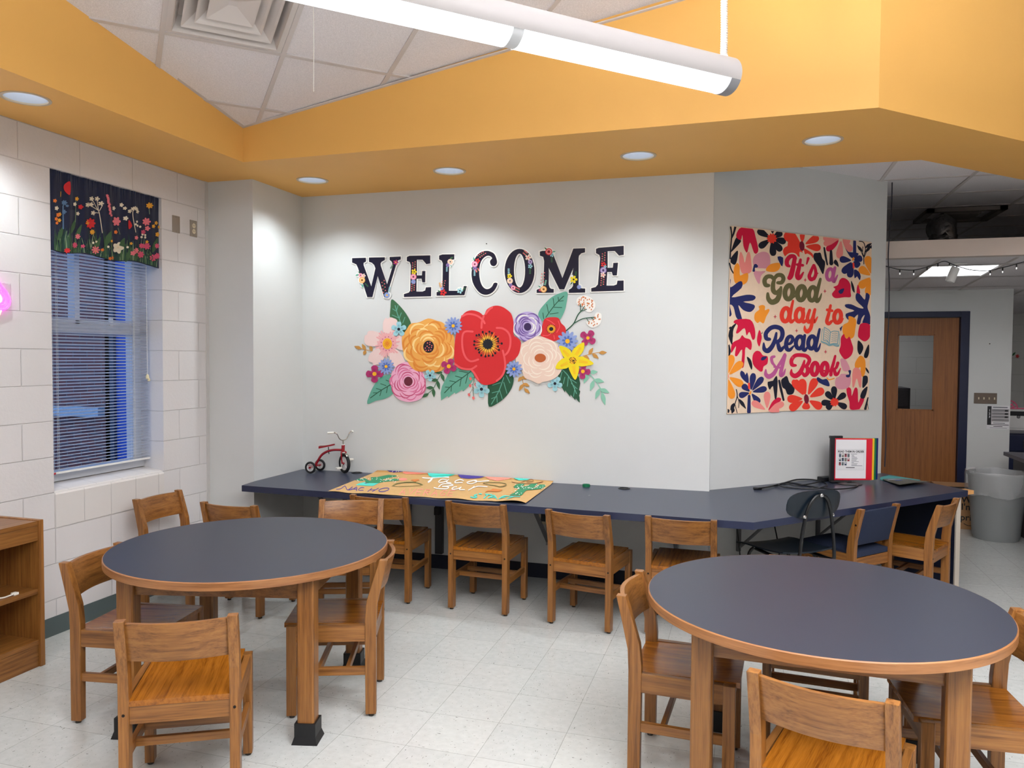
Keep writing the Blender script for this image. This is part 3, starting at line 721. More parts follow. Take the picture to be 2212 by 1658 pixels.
# ============================================================ oak chairs
M_BOLT = mat('bolt_dark', rgb(40, 32, 28), .4, metal=.5)
M_GLIDE = mat('chair_glide', rgb(70, 66, 62), .3, metal=.7)
CG = 'oak chairs around the tables and along the counter'
def make_chair(name, label, uphol=False):
    t = thing(name, label, 'chair', (0, 0, 0), 0, None if uphol else CG)
    for s in (-1, 1):
        xo, xi = s*.2, s*.165
        # rear post, raked above the seat
        pf = [(-.2, .012), (-.153, .012), (-.150, .44), (-.158, .52), (-.182, .60), (-.214, .70), (-.250, .70), (-.226, .60), (-.204, .50), (-.2, .42)]
        l = obj('leg', MB().prism(pf, min(xo, xi), max(xo, xi), 'x'), WZ, t, bevel=.003)
        obj('glide', MB().lathe([(.012, 0), (.013, .004), (.008, .014)], 14, (s*.1825, -.177, 0), cap0=True), M_GLIDE, l, smooth=True)
        mb = MB()
        for z in ((.358, .60) if uphol else (.358,)):
            if uphol: mb.lathe([(.007, 0), (.006, .0015)], 12, (s*.2, -.19-.02*(z > .5), z), M=Matrix.Rotation(s*PI/2, 3, 'Y'), cap1=True)
            else: mb.lathe([(.0055, 0), (.005, .0012)], 12, (s*.1825, -.2, z), M=Matrix.Rotation(PI/2, 3, 'X'), cap1=True)
        obj('bolt', mb, M_BOLT, l, smooth=True)
        f = obj('leg', MB().box(min(xo, xi), max(xo, xi), .148, .192, .012, .412), WZ, t, bevel=.003)
        obj('glide', MB().lathe([(.012, 0), (.013, .004), (.008, .014)], 14, (s*.1825, .17, 0), cap0=True), M_GLIDE, f, smooth=True)
        obj('apron', MB().box(min(s*.196, s*.172), max(s*.196, s*.172), -.152, .150, .338, .412), WY, t, bevel=.002)
        obj('stretcher', MB().box(min(s*.193, s*.173), max(s*.193, s*.173), -.155, .152, .186, .222), WY, t, bevel=.002)
    obj('apron', MB().box(-.166, .166, -.192, -.170, .322, .388), WX, t, bevel=.002)
    obj('apron', MB().box(-.166, .166, .165, .186, .335, .394), WX, t, bevel=.002)
    for y in (-.072, .055): obj('stretcher', MB().box(-.175, .175, y-.009, y+.009, .190, .220), WX, t, bevel=.002)
    if not uphol:
        def top(u, v):
            x = -.168+.336*u; y = -.196+.402*v
            return Vector((x, y, .406+.012*v-.010*math.sin(PI*u)**.8*math.sin(PI*min(1, v*1.05))**.7*(.5 if v > .95 else 1)))
        mb = MB(); mb.grid(16, 16, top)
        mb.grid(16, 16, lambda u, v: top(u, v)-Vector((0, 0, .02+.0 if 0 < u < 1 else .02)))
        N = 17; q = N*N
        for i in range(16):
            mb.f.append([i+1, i, i+q, i+1+q]); mb.m.append(0)
            a = 16*N+i; mb.f.append([a, a+1, a+1+q, a+q]); mb.m.append(0)
            a = i*N; mb.f.append([a, a+N, a+N+q, a+q]); mb.m.append(0)
            a = i*N+16; mb.f.append([a+N, a, a+q, a+N+q]); mb.m.append(0)
        obj('seat', mb, SEATW, t, smooth=True)
        # curved back board let into the posts
        mb = MB(); n = 14
        def bp(u, z, d):
            x = -.167+.334*u; bow = .030*math.sin(PI*u)
            yc = -.193-(z-.55)*.26-bow
            return Vector((x, yc+d, z))
        vs = []
        for i in range(n+1):
            u = i/n; vs += [bp(u, .548, .009), bp(u, .690, .009), bp(u, .690, -.009), bp(u, .548, -.009)]
        fs = [(4*i+k, 4*i+(k+1) % 4, 4*i+4+(k+1) % 4, 4*i+4+k) for i in range(n) for k in range(4)]+[(3, 2, 1, 0), (4*n, 4*n+1, 4*n+2, 4*n+3)]
        mb.add(vs, fs); obj('backrest', mb, WX, t, smooth=True, bevel=.002)
    else:
        FAB = mat('navy_upholstery', rgb(28, 38, 62), .9, noise=.15, nscale=250, bump=.3, bscale=400)
        def cush(x0, x1, y0, y1, z0, z1, p): 
            mb = MB(); n = 12
            def sh(u, v, s):
                e = (1-(2*u-1)**6)*(1-(2*v-1)**6)
                return s*e
            mb.grid(n, n, lambda u, v: p(x0+(x1-x0)*u, v, sh(u, v, 1)*.022+.018)); mb.grid(n, n, lambda u, v: p(x0+(x1-x0)*u, v, -.012-.006*sh(u, v, 1)))
            N = n+1; q = N*N
            for i in range(n):
                for a, b in ((i+1, i), (n*N+i, n*N+i+1), (i*N, i*N+N), (i*N+n+N, i*N+n)): mb.f.append([a, b, b+q, a+q]); mb.m.append(0)
            return mb
        obj('seat', cush(-.164, .164, 0, 0, 0, 0, lambda x, v, h: Vector((x, -.19+.395*v, .404+.01*v+h))), FAB, t, smooth=True)
        obj('backrest', cush(-.164, .164, 0, 0, 0, 0, lambda x, v, h: Vector((x, -.172-.05*v+h*.8-.014, .47+.215*v))), FAB, t, smooth=True)
    return t
poses = [
 ((-1.976, 2.405), 28.7, 'oak chair at the front of the left round table, its back to the viewer'),
 ((-2.62, 2.86), -81, 'oak chair at the left side of the left round table, beside the bookcase'),
 ((-3.40, 4.12), -91, 'oak chair standing against the block wall under the window'),
 ((-3.0, 4.235), -1.5, 'oak chair in front of the counter\'s left end, its back showing over the left table'),
 ((-2.29, 4.15), 200, 'oak chair facing the viewer behind the left round table, in front of the banner'),
 ((-1.815, 3.206), 110.8, 'oak chair at the right side of the left round table, seen side on'),
 ((-2.272, 4.765), 1.6, 'oak chair pushed under the counter below the word AVERAGE, partly hidden by another'),
 ((-1.585, 4.747), -3.4, 'oak chair pushed under the counter below the STAFF end of the banner'),
 ((-.899, 4.66), -10.3, 'oak chair pushed under the counter right of the banner, under the green lid'),
 ((-.347, 4.692), -1, 'oak chair under the counter corner, half hidden by the right round table'),
 ((1.03, 5.635), 63, 'oak chair at the far right end of the counter, next to the grey bin'),
 ((-.206, 3.107), -92.9, 'oak chair at the left side of the right round table'),
 ((.272, 2.508), -16.7, 'oak chair at the front of the right round table, cut by the bottom edge'),
 ((.738, 3.02), 95, 'oak chair at the right side of the right round table, cut by the picture edge'),
 ((.289, 3.502), 176, 'oak chair hidden behind the right round table, only post tops and legs showing'),
]
chair0 = None
for (x, y), a, lb in poses:
    if chair0 is None:
        chair0 = make_chair('oak_chair', lb); chair0.location = (x, y, 0); chair0.rotation_euler = (0, 0, math.radians(a))
    else: dup(chair0, (x, y, 0), math.radians(a), lb)
t = make_chair('upholstered_chair', 'oak framed chair with navy upholstered seat and back at the angled counter', True)
t.location = (.61, 5.36, 0); t.rotation_euler = (0, 0, math.radians(49))

# navy plastic shell chair on black tubes
pc = thing('plastic_shell_chair', 'dark navy plastic chair on a black tube frame, behind the right table', 'chair', (.24, 4.99, 0), math.radians(37))
SHELL = mat('navy_shell', rgb(13, 26, 38), .32, spec=.6)
M_BTUBE = mat('black_tube', rgb(18, 20, 24), .25, spec=.6)
M_CHR = mat('chrome', rgb(215, 215, 218), .18, metal=1)
def seatp(u, v):
    x = (u-.5)*.40*(1-.10*(1-v)); y = -.19+.41*v
    e = abs(2*u-1)
    return Vector((x*(1-.10*max(0, v-.8)*5*0), y, .455+.012*e**2+.018*(1-v)**4-.022*max(0, v-.82)*5*.5))
mb = MB(); mb.grid(14, 14, seatp); mb.grid(14, 14, lambda u, v: seatp(u, v)-Vector((0, 0, .009)))
N = 15; q = N*N
for i in range(14):
    for a, b in ((i+1, i), (14*N+i, 14*N+i+1), (i*N, i*N+N), (i*N+14+N, i*N+14)): mb.f.append([a, b, b+q, a+q]); mb.m.append(0)
obj('seat', mb, SHELL, pc, smooth=True)
mb = MB(); n = 28
def bkp(a, r, d):
    cx = .19*math.copysign(abs(math.cos(a))**.62, math.cos(a))*r; cz_ = .085*math.copysign(abs(math.sin(a))**.7, math.sin(a))*r
    return Vector((cx, -.225-.03*(1-(cx/.19)**2)-cz_*.22+d, .765+cz_))
for d in (.005, -.005):
    vs = [bkp(0, 0, d)]
    for r in (.5, .85, 1.0): vs += [bkp(2*PI*k/n, r, d*(1 if r < 1 else .5)) for k in range(n)]
    fs = [(0, 1+k, 1+(k+1) % n) for k in range(n)]+[(1+j*n+k, 1+j*n+(k+1) % n, 1+(j+1)*n+(k+1) % n, 1+(j+1)*n+k) for j in range(2) for k in range(n)]
    mb.add(vs, fs)
k0 = 1+2*n; tot = 1+3*n
mb.f += [[k0+k, k0+(k+1) % n, k0+(k+1) % n+tot, k0+k+tot] for k in range(n)]; mb.m += [0]*n
obj('backrest', mb, SHELL, pc, smooth=True)
arch = [(-.13, .12, .43), (-.14, -.10, .425), (-.135, -.235, .43), (-.125, -.262, .47), (-.11, -.265, .60), (-.08, -.272, .74), (-.035, -.280, .812), (.035, -.280, .812), (.08, -.272, .74), (.11, -.265, .60), (.125, -.262, .47), (.135, -.235, .43), (.14, -.10, .425), (.13, .12, .43)]
obj('back_tube', MB().tube(cat(arch, 5, False), .0105, 10), M_BTUBE, pc, smooth=True)
for s in (-1, 1):
    lg = [(s*.13, .14, .43), (s*.155, .165, .36), (s*.19, .20, .012)]
    obj('leg', MB().tube(cat(lg, 4, False), .0105, 10), M_BTUBE, pc, smooth=True)
    lg = [(s*.135, -.08, .425), (s*.16, -.12, .34), (s*.19, -.22, .012)]
    obj('leg', MB().tube(cat(lg, 4, False), .0105, 10), M_BTUBE, pc, smooth=True)
mb = MB()
for x, y, z in ((-.1, -.272, .70), (.1, -.272, .70), (0, -.292, .822)): mb.lathe([(.011, 0), (.008, .006), (0, .008)], 12, (x, y, z), M=Matrix.Rotation(PI/2, 3, 'X'))
obj('rivet', mb, M_CHR, pc, smooth=True)

# ============================================================ round tables
LAM = mat('grey_blue_laminate', rgb(54, 57, 68), .38, spec=.3, noise=.05, nscale=300)
M_BOOT = mat('black_rubber', rgb(20, 20, 22), .5)
def make_table(name, label, c, leg_deg, R=.622, z=.722):
    t = thing(name, label, 'table', (c[0], c[1], 0), 0, None)
    n = 96
    obj('tabletop', MB().lathe([(R-.004, z-.03), (R-.004, z), (0, z)], n, cap0=True), LAM, t, fixn=True)
    mb = MB().lathe([(R-.0042, z-.034), (R, z-.033), (R, z-.003), (R-.0042, z+.0003), (R-.0042, z-.034)], n)
    obj('edge_band', mb, EDGEW, t, smooth=True)
    RL_ = .54; h = .036; pos = []
    for k in range(4):
        a = math.radians(leg_deg+90*k); p = Vector((RL_*math.cos(a), RL_*math.sin(a), 0)); pos.append(p)
        Mx = Matrix.Translation(p) @ Matrix.Rotation(a+PI/4, 4, 'Z')
        oct_ = [(-h, -h), (h-.0, -h), (h, h), (-h, h)]
        l = obj('leg', MB().prism([(-h, -h+.006), (-h+.006, -h), (h-.006, -h), (h, -h+.006), (h, h-.006), (h-.006, h), (-h+.006, h), (-h, h-.006)], .02, z-.034, 'z', M=Mx), WZ, t, bevel=.0015)
        mb = MB(); g = .044
        mb.prism([(-g, -g), (g, -g), (g, g), (-g, g)], .008, .085, 'z', M=Mx)
        bv = [(-g, -g), (g, -g), (g, g), (-g, g)]; b2 = [(x*1.22, y*1.22) for x, y in bv]
        mb.add([Mx @ Vector((x, y, .03)) for x, y in bv]+[Mx @ Vector((x, y, 0)) for x, y in b2], [(i, (i+1) % 4, (i+1) % 4+4, i+4) for i in range(4)]+[(7, 6, 5, 4)])
        obj('leg_boot', mb, M_BOOT, l)
    for k in range(4):
        p, q_ = pos[k], pos[(k+1) % 4]; d = (q_-p).normalized(); a = math.atan2(d.y, d.x); ln = (q_-p).length
        Mx = Matrix.Translation(p) @ Matrix.Rotation(a, 4, 'Z')
        obj('apron', MB().box(.03, ln-.03, -.013, .013, z-.125, z-.034, M=Mx), WX, t, bevel=.002)
    return t
make_table('round_table', 'round table with grey blue laminate top on the left, near the window', (-2.197, 3.098), -31)
make_table('round_table', 'round table with grey blue laminate top at the right front', (.264, 3.062), -47)

# ============================================================ bookcase at the left edge
bk = thing('bookcase', 'low oak bookcase cut off by the left picture edge, open shelves facing right', 'bookcase', (-3.60, 2.65, 0))
x0, x1, y0, y1, zt = -.155, .158, -.45, .45, .755
for y in (y0, y1-.028): obj('side_panel', MB().box(x0, x1, y, y+.028, 0, zt), WZ, bk, bevel=.003)
obj('top_panel', MB().box(x0, x1-.008, y0+.028, y1-.028, zt-.03, zt-.004), WY, bk, bevel=.002)
obj('top_rail', MB().box(x1-.03, x1-.008, y0+.028, y1-.028, zt-.105, zt-.03), WY, bk, bevel=.002)
obj('back_panel', MB().box(x0, x0+.008, y0+.028, y1-.028, .05, zt-.03), WZ, bk)
obj('shelf', MB().box(x0+.008, x1-.012, y0+.028, y1-.028, .376, .402), WY, bk, bevel=.002)
obj('bottom_shelf', MB().box(x0+.008, x1-.008, y0+.028, y1-.028, .115, .14), WY, bk, bevel=.002)
obj('kick_board', MB().box(x1-.03, x1-.012, y0+.028, y1-.028, 0, .115), WY, bk, bevel=.002)
mb = MB().tube(cat([(-3.50, 2.82, .70), (-3.49, 2.85, .55), (-3.50, 2.85, .44), (-3.48, 2.88, .408), (-3.47, 2.93, .408), (-3.47, 2.95, .412)], 6, False), .0035, 8)
mb.box(-3.485, -3.462, 2.945, 2.97, .403, .414)
tag(obj('charging_cable', mb, M_CORD, smooth=True), 'white cable lying on the upper bookcase shelf at the left edge', 'cable')

# ============================================================ built-in counter
CTOP = mat('dark_blue_counter', rgb(52, 58, 76), .3, spec=.35, noise=.05, nscale=300)
CEDGE = mat('counter_edge', rgb(44, 50, 74), .35)
M_CHIP = mat('bare_chipboard', rgb(214, 158, 96), .7)
BEND = (.043, 4.479); FRT = (1.475, 6.068)
ctr = thing('counter', 'long dark blue built in counter running along the mural wall and round the corner', 'counter', (-1.6, 5.0, ZC-.042))
CO = ctr.location
cpoly = [(-3.352, 4.608), BEND, FRT, (1.035, 6.775), w45(0, .002), (XA+.002, YT-.002), (XA+.002, 4.80)]
mb = MB(); n = len(cpoly)
fr = [2]
mb.prism(cpoly, ZC-.042, ZC, 'z')
cm = [CTOP, CEDGE]
mb.m = [0 if max(mb.v[i].z for i in f)-min(mb.v[i].z for i in f) < 1e-6 else 1 for f in mb.f]
obj('top', loc_(mb, CO), cm, ctr)
# bare corner where the edging has come off
d1 = (Vector(FRT)-Vector((1.035, 6.775))).normalized()
P_ = Vector((FRT[0], FRT[1], 0)); ex = Vector((.70711, .70711, 0)); ey = Vector((d1.x, d1.y, 0))
mb = MB(); mb.prism([(0, 0), (.062, .004), (.060, -.07), (-.004, -.08)], ZC-.030, ZC-.004, 'z', M=Matrix(((ex.x, ey.x, 0, P_.x), (ex.y, ey.y, 0, P_.y), (0, 0, 1, 0), (0, 0, 0, 1))))
c_ = obj('bare_corner', loc_(mb, CO), M_CHIP, ctr); c_['label'] = 'bare tan corner piece'
M_STR = mat('grey_steel', rgb(120, 120, 122), .45, metal=.4)
def bracket(px, py, nx, ny, ln=.55):
    mb = MB(); w = .014
    tx, ty = -ny, nx
    def Bx(a0, a1, z0, z1):
        pts = [(px+nx*a+tx*s, py+ny*a+ty*s) for a, s in ((a0, -w), (a1, -w), (a1, w), (a0, w))]; mb.prism(pts, z0, z1)
    Bx(.002, .022, ZC-.45, ZC-.044); Bx(.0, ln, ZC-.058, ZC-.044)
    a, b = Vector((px+nx*.02, py+ny*.02, ZC-.43)), Vector((px+nx*(ln-.06), py+ny*(ln-.06), ZC-.06))
    t_ = Vector((tx, ty, 0))*w; u = Vector((0, 0, .014))
    mb.add([a-t_, a+t_, a+t_+u, a-t_+u, b-t_, b+t_, b+t_+u, b-t_+u], [(0, 1, 2, 3), (4, 7, 6, 5), (0, 4, 5, 1), (1, 5, 6, 2), (2, 6, 7, 3), (3, 7, 4, 0)])
    obj('support_bracket', loc_(mb, CO), M_STR, ctr)
for x in (-3.0, -2.45, -1.36, -.45): bracket(x, YT, 0, -1)
for u in (.35, 1.15): bracket(*w45(u, 0), .70711, -.70711, .5)
q0 = Vector(w45(1.80, .03)); q1 = Vector(FRT)-Vector((.07, .03))
nn_ = Vector((q1-q0).normalized()); pp = Vector((-nn_.y, nn_.x))*.014
mb = MB(); mb.prism([tuple(q0-pp), tuple(q1-pp), tuple(q1+pp), tuple(q0+pp)], 0, ZC-.044)
obj('end_panel', loc_(mb, CO), mat('navy_laminate', rgb(24, 32, 56), .4), ctr)
mb = MB(); e0, e1 = q1, q1+nn_*.012; mb.prism([tuple(e0-pp*1.3), tuple(e1-pp*1.3), tuple(e1+pp*1.3), tuple(e0+pp*1.3)], 0, ZC-.044)
o_ = obj('edge_strip', loc_(mb, CO), mat('pale_edge', rgb(196, 186, 172), .5), ctr); o_['label'] = 'pale edge strip of the end panel'
for x, y in ((-2.877, 5.385), (-.806, 5.349)):
    mb = MB().lathe([(.026, .0005), (.040, .0005), (.042, .002), (.038, .005), (.030, .005), (.029, -.02)], 28, Vector((x, y, ZC))-CO)
    mb.lathe([(.0, -.002), (.03, -.002)], 20, Vector((x, y, ZC+.003))-CO)
    g = obj('cable_grommet', mb, M_BLACK, ctr, smooth=True)
obj('screw_head', MB().lathe([(.009, 0), (.009, .002), (.006, .003), (0, .0035)], 14, Vector((-.981, 5.0, ZC))-CO), M_CHR, ctr, smooth=True)

# things under the counter on the wall
def uplate(y_, x, z, label):
    t = thing('wall_outlet', label, 'wall plate', (x, y_, z))
    obj('plate', MB().box(-.035, .035, -.006, 0, -.057, .057), M_IVORY, t, bevel=.002)
    obj('socket', MB().box(-.017, .017, -.009, -.006, -.036, .036), M_BLACK, t)
uplate(YT, -1.40, .45, 'pale outlet on the wall under the counter beside a steel bracket')
uplate(YT, -2.05, .50, 'pale outlet under the counter behind the banner end chairs')
t = thing('cable_raceway', 'dark vertical cable raceway on the wall under the banner', 'cable raceway', (-2.20, YT, .12))
obj('cover', MB().box(-.028, .028, -.045, 0, 0, .5), mat('dark_grey_metal', rgb(58, 56, 58), .5), t, bevel=.003)
obj('power_plug', MB().box(-.02, .02, -.085, -.045, .30, .36), M_BLACK, t, bevel=.004)
p = w45(.5, .0)
t = thing('wall_outlet', 'pale outlet on the angled wall under the counter behind the plastic chair', 'wall plate', (p[0], p[1], .45), -PI/4+PI/2)
obj('plate', MB().box(-.05, .05, -.006, 0, -.057, .057), M_IVORY, t, bevel=.002); t.rotation_euler.z = PI/4
obj('socket', MB().box(-.03, .03, -.009, -.006, -.03, .03), M_BLACK, t)
mb = MB(); a = [w45(.30, .03), w45(.34, .10), w45(.62, .12), w45(.66, .04)]
mb.tube(cat([(a[0][0], a[0][1], ZC-.045), (a[0][0]+.02, a[0][1], .35), (a[1][0], a[1][1], .12), (a[2][0], a[2][1], .16), (a[3][0], a[3][1], .43)], 8, False), .005, 8)
tag(obj('hanging_power_cord', mb, M_BLACK, smooth=True), 'black power cord drooping under the counter near the plastic chair', 'cord')

# ============================================================ things on the counter
# green lid
mb = MB().lathe([(.0, .004), (.024, .004), (.024, .016), (.027, .016), (.0275, 0), (.0, 0)], 28, (-1.072, 5.35, ZC))
tag(obj('bottle_lid', mb, mat('green_plastic', rgb(18, 110, 72), .35), smooth=True), 'small green round lid on the counter right of the banner', 'lid')

# tricycle (a small model, 33 cm high)
TRK = thing('toy_tricycle', 'small red tricycle with white grips standing on the counter by the wall', 'tricycle', (-3.203, 5.322, ZC), math.radians(2))
TRED = mat('trike_red', rgb(150, 22, 36), .25, coat=.4); TBLK = mat('tyre_black', rgb(24, 24, 26), .6)
TWHT = mat('rim_white', rgb(226, 222, 220), .35); TCHR = mat('trike_chrome', rgb(190, 185, 175), .22, metal=1); TGRIP = mat('grip_white', rgb(232, 228, 218), .4)
def wheel(r, tw, c, ax, nsp, disc):
    """tyre and rim round axis ax"""
    ax = Vector(ax).normalized(); u = Vector((0, 0, 1)); w = ax.cross(u).normalized()
    C_ = Vector(c)
    tor = MB(); N = 36
    tor.tube([C_+(u*math.cos(2*PI*k/N)+w*math.sin(2*PI*k/N))*(r-tw) for k in range(N)], tw, 10, closed=True)
    ty = obj('wheel', tor, TBLK, TRK, smooth=True)
    rim = MB(); rim.tube([C_+(u*math.cos(2*PI*k/N)+w*math.sin(2*PI*k/N))*(r-2*tw) for k in range(N)], tw*.45, 6, closed=True)
    for k in range(nsp):
        a = 2*PI*k/nsp; d = u*math.cos(a)+w*math.sin(a)
        rim.tube([C_+d*.006, C_+d*(r-2*tw)], .0022 if not disc else .006, 6)
    if disc:
        M3 = Matrix((w, ax.cross(w), ax)).transposed()
        rim.lathe([(.0, .003), (.02, .003), (r-2*tw, .001), (r-2*tw, -.001), (0, -.003)], 28, C_, M=M3)
    obj('rim', rim, TWHT, ty, smooth=True)
    M3 = Matrix((w, ax.cross(w), ax)).transposed()
    obj('hub', MB().lathe([(0, -tw*1.5), (.009, -tw*1.4), (.009, tw*1.4), (0, tw*1.5)], 14, C_, M=M3), TRED, ty, smooth=True)
RW, FWH = .046, .076
FAX = Vector((-.518, -.859, 0)).normalized(); FAX.rotate(Matrix.Rotation(-math.radians(2), 3, 'Z')); FH = Vector((-FAX.y, FAX.x, 0))
FC = Vector((.243, .012, FWH))
wheel(RW, .009, (0, -.075, RW), (0, 1, 0), 10, False); wheel(RW, .009, (0, .075, RW), (0, 1, 0), 10, False)
wheel(FWH, .0125, FC, FAX, 8, True)
HEAD = FC+Vector((-.012, 0, .115))
mb = MB().tube(cat([(.0, 0, .052), (.02, 0, .085), (.055, 0, .135), (.105, 0, .165), (.16, .004, .178), tuple(HEAD+Vector((0, 0, -.012)))], 7, False), .0095, 10)
mb.tube([(0, -.07, RW), (0, .07, RW)], .006, 10)
mb.prism([(-.045, -.035), (.03, -.035), (.03, .035), (-.045, .035)], .050, .058, 'z')
mb.tube([HEAD+Vector((-.002, 0, -.032)), HEAD+Vector((.001, 0, .028))], .0135, 14)
obj('frame', mb, TRED, TRK, smooth=True)
mb = MB(); mb.grid(10, 8, lambda u, v: Vector((.045+.115*u, (v-.5)*(.062-.034*u), .197+.026*u+.004*math.sin(PI*v)+.008*(1-u)**3)))
mb.grid(10, 8, lambda u, v: Vector((.045+.115*u, (v-.5)*(.062-.034*u), .187+.026*u)))
for i in range(10):
    for a in (i, 88+i): mb.f.append([a, a+1, a+1+99, a+99]); mb.m.append(0)
for i in range(8):
    for a in (i*11, i*11+10): mb.f.append([a, a+11, a+11+99, a+99]); mb.m.append(0)
obj('saddle', mb, TRED, TRK, smooth=True)
obj('seat_post', MB().tube([(.112, 0, .2), (.118, 0, .145)], .0035, 8), TBLK, TRK)
mb = MB()
for s in (-1, 1): mb.tube(cat([HEAD+Vector((0, 0, -.03)), FC+FAX*(.02*s)+Vector((-.008, 0, .085)), FC+FAX*(.021*s)], 5, False), .0055, 8)
obj('fork', mb, TRED, TRK, smooth=True)
mb = MB(); n = 14
vs = []
for k in range(n+1):
    a = math.radians(48+84*k/n); d = FH*math.cos(a)+Vector((0, 0, math.sin(a)))
    for w_ in (-.012, -.006, .006, .012): vs.append(FC+d*(FWH+.007-(.004 if abs(w_) > .01 else 0))+FAX*w_)
mb.add(vs, [(4*k+j, 4*k+j+1, 4*k+5+j, 4*k+4+j) for k in range(n) for j in range(3)])
obj('fender', mb, TCHR, TRK, smooth=True, fixn=False)
S = HEAD+Vector((.001, 0, .028))
mb = MB().tube([S, S+Vector((-.001, 0, .036))], .006, 10)
hb = [S+FAX*s*a+Vector((0, 0, z))+FH*f for s, a, z, f in ((1, .098, .098, -.02), (1, .072, .098, -.008), (1, .052, .085, 0), (1, .034, .052, 0), (1, .012, .037, 0), (-1, .012, .037, 0), (-1, .034, .052, 0), (-1, .052, .085, 0), (-1, .072, .098, -.008), (-1, .098, .098, -.02))]
mb.tube(cat(hb, 5, False), .0042, 8); obj('handlebar', mb, TCHR, TRK, smooth=True)
for s in (1, -1):
    a = S+FAX*s*.075+Vector((0, 0, .098))-FH*.009; b = S+FAX*s*.118+Vector((0, 0, .096))-FH*.03
    obj('grip', MB().tube([a, b], [.0075, .0085], 12), TGRIP, TRK, smooth=True)
for s, dz in ((1, -.032), (-1, .028)):
    pcn = FC+FAX*s*.052+Vector((0, 0, dz))
    cr = MB().tube([FC+FAX*s*.018, FC+FAX*s*.03+Vector((0, 0, dz)), pcn], .0035, 8)
    Mx = Matrix((FAX, FH, Vector((0, 0, 1)))).transposed().to_4x4(); Mx.translation = pcn
    p_ = obj('pedal', MB().box(-.02, .02, -.014, .014, -.007, .007, M=Mx), TGRIP, TRK, bevel=.003); obj('crank', cr, TCHR, p_, smooth=True)
mb = MB()
for z in (-.033, .026): mb.tube([HEAD+Vector((0, 0, z)), HEAD+Vector((0, 0, z+.006))], .0142, 14)
obj('head_band', mb, TWHT, TRK, smooth=True)

# paper banner
KRAFT = mat('kraft_paper', rgb(206, 166, 108), .75, noise=.05, nscale=60)
tl, tr, brr, bll = (.0, 0), (1, 0), (1, 1), (0, 1)
B00, B10, B11, B01 = onz(815, 1018, .70), onz(1196, 1041, .70), onz(1135, 1087, .70), onz(708, 1061, .70)
def bh(u, v):       # height of the sheet above the counter
    h = .0025+.0025*(math.sin(u*17+v*3)+1)*.5+.003*(math.sin(u*31)*.5+.5)*v*v
    h += .030*max(0, u-.86)/.14*max(0, (v-.70)/.30)*(1 if True else 0)*math.sin(min(1, max(0, (u-.80)/.2))*PI)**1
    h += .010*max(0, 1-v*8)
    return h
def buv(x, y):      # photo plane point -> sheet coordinates (inverse of the bilinear map)
    u = v = .5
    for _ in range(8):
        p = B00*(1-u)*(1-v)+B10*u*(1-v)+B11*u*v+B01*(1-u)*v
        du = (B10-B00)*(1-v)+(B11-B01)*v; dv = (B01-B00)*(1-u)+(B11-B10)*u
        ex_, ey_ = x-p.x, y-p.y; det = du.x*dv.y-du.y*dv.x
        u += (ex_*dv.y-ey_*dv.x)/det; v += (du.x*ey_-du.y*ex_)/det
    return min(1, max(0, u)), min(1, max(0, v))
def bpt(u, v, h=0):
    p = B00*(1-u)*(1-v)+B10*u*(1-v)+B11*u*v+B01*(1-u)*v
    if v > .9: p.y += .008*math.sin(u*40)*(v-.9)*10
    p.z = ZC+bh(u, v)+h
    if p.y > YT-.012: p = O+(p-O)*((YT-.012-h)/p.y)      # the back edge rides up the wall
    return p
def bmap(px, py, h):
    g = onz(px, py, .701); u, v = buv(g.x, g.y); return bpt(u, v, h+.0008)
art = Art(bmap)
art.mb.grid(90, 40, lambda u, v: bpt(u, v), art.mi(KRAFT))
INK = mat('marker_purple', rgb(74, 60, 150), .6); SAL = mat('marker_salmon', rgb(246, 150, 132), .6); TEAL = mat('marker_aqua', rgb(78, 214, 198), .6)
PGRN = mat('paint_green', rgb(14, 140, 92), .5); PWHT = mat('paint_white', rgb(250, 248, 242), .5); PORG = mat('paint_orange', rgb(216, 126, 50), .6); OLV = mat('pencil_olive', rgb(106, 110, 50), .6); PBRN = mat('pencil_brown', rgb(150, 96, 52), .6)
art.T = (700, 1010, .11754)
def hstroke(pts, w, m, h=.0004): art.stroke(pts, w, m, h, sm=4)
for L in ([(225, 405), (310, 390), (385, 340), (430, 410), (520, 355)], [(455, 412), (540, 390), (600, 355), (595, 420)], [(500, 395), (590, 390)], [(735, 365), (690, 362), (645, 385), (640, 408), (720, 412)], [(800, 440), (880, 375)], [(885, 445), (1000, 378)], [(840, 408), (935, 410)]): hstroke(L, 13, INK)
art.ring(1100, 412, 95, 32, 14, INK, .0004, -.2)
AV = {'A': [[(0, 0), (.5, 1), (1, 0)], [(.2, .4), (.8, .4)]], 'V': [[(0, 1), (.5, 0), (1, 1)]], 'E': [[(.9, 1), (0, 1), (0, 0), (.9, 0)], [(0, .5), (.7, .5)]], 'R': [[(0, 0), (0, 1), (.8, .95), (.8, .55), (0, .5)], [(.3, .5), (.9, 0)]], 'G': [[(.95, .9), (.4, 1), (0, .5), (.4, 0), (.9, .15), (.9, .45), (.5, .45)]]}
art.T = (0, 0, 1)
for k, ch in enumerate('AVERAGE'):
    for L in AV[ch]: art.stroke([(862+17.3*k+11.5*u+6.5*v, 1068+.55*k-12.5*v+.3*u) for u, v in L], 1.7, SAL, .0004, sm=0)
art.T = (700, 1010, .11754)
art.fill([(570, 235), (620, 205), (760, 200), (830, 240), (870, 235), (855, 180), (990, 172), (1180, 132), (1320, 140), (1335, 160), (1100, 205), (1060, 240), (1280, 200), (1390, 205), (1395, 230), (1080, 262), (980, 285), (800, 285), (745, 268), (770, 245), (620, 245)], PGRN, .0004)
art.fill([(640, 292), (760, 265), (760, 285), (1005, 282), (900, 335), (580, 325)], TEAL, .0006)
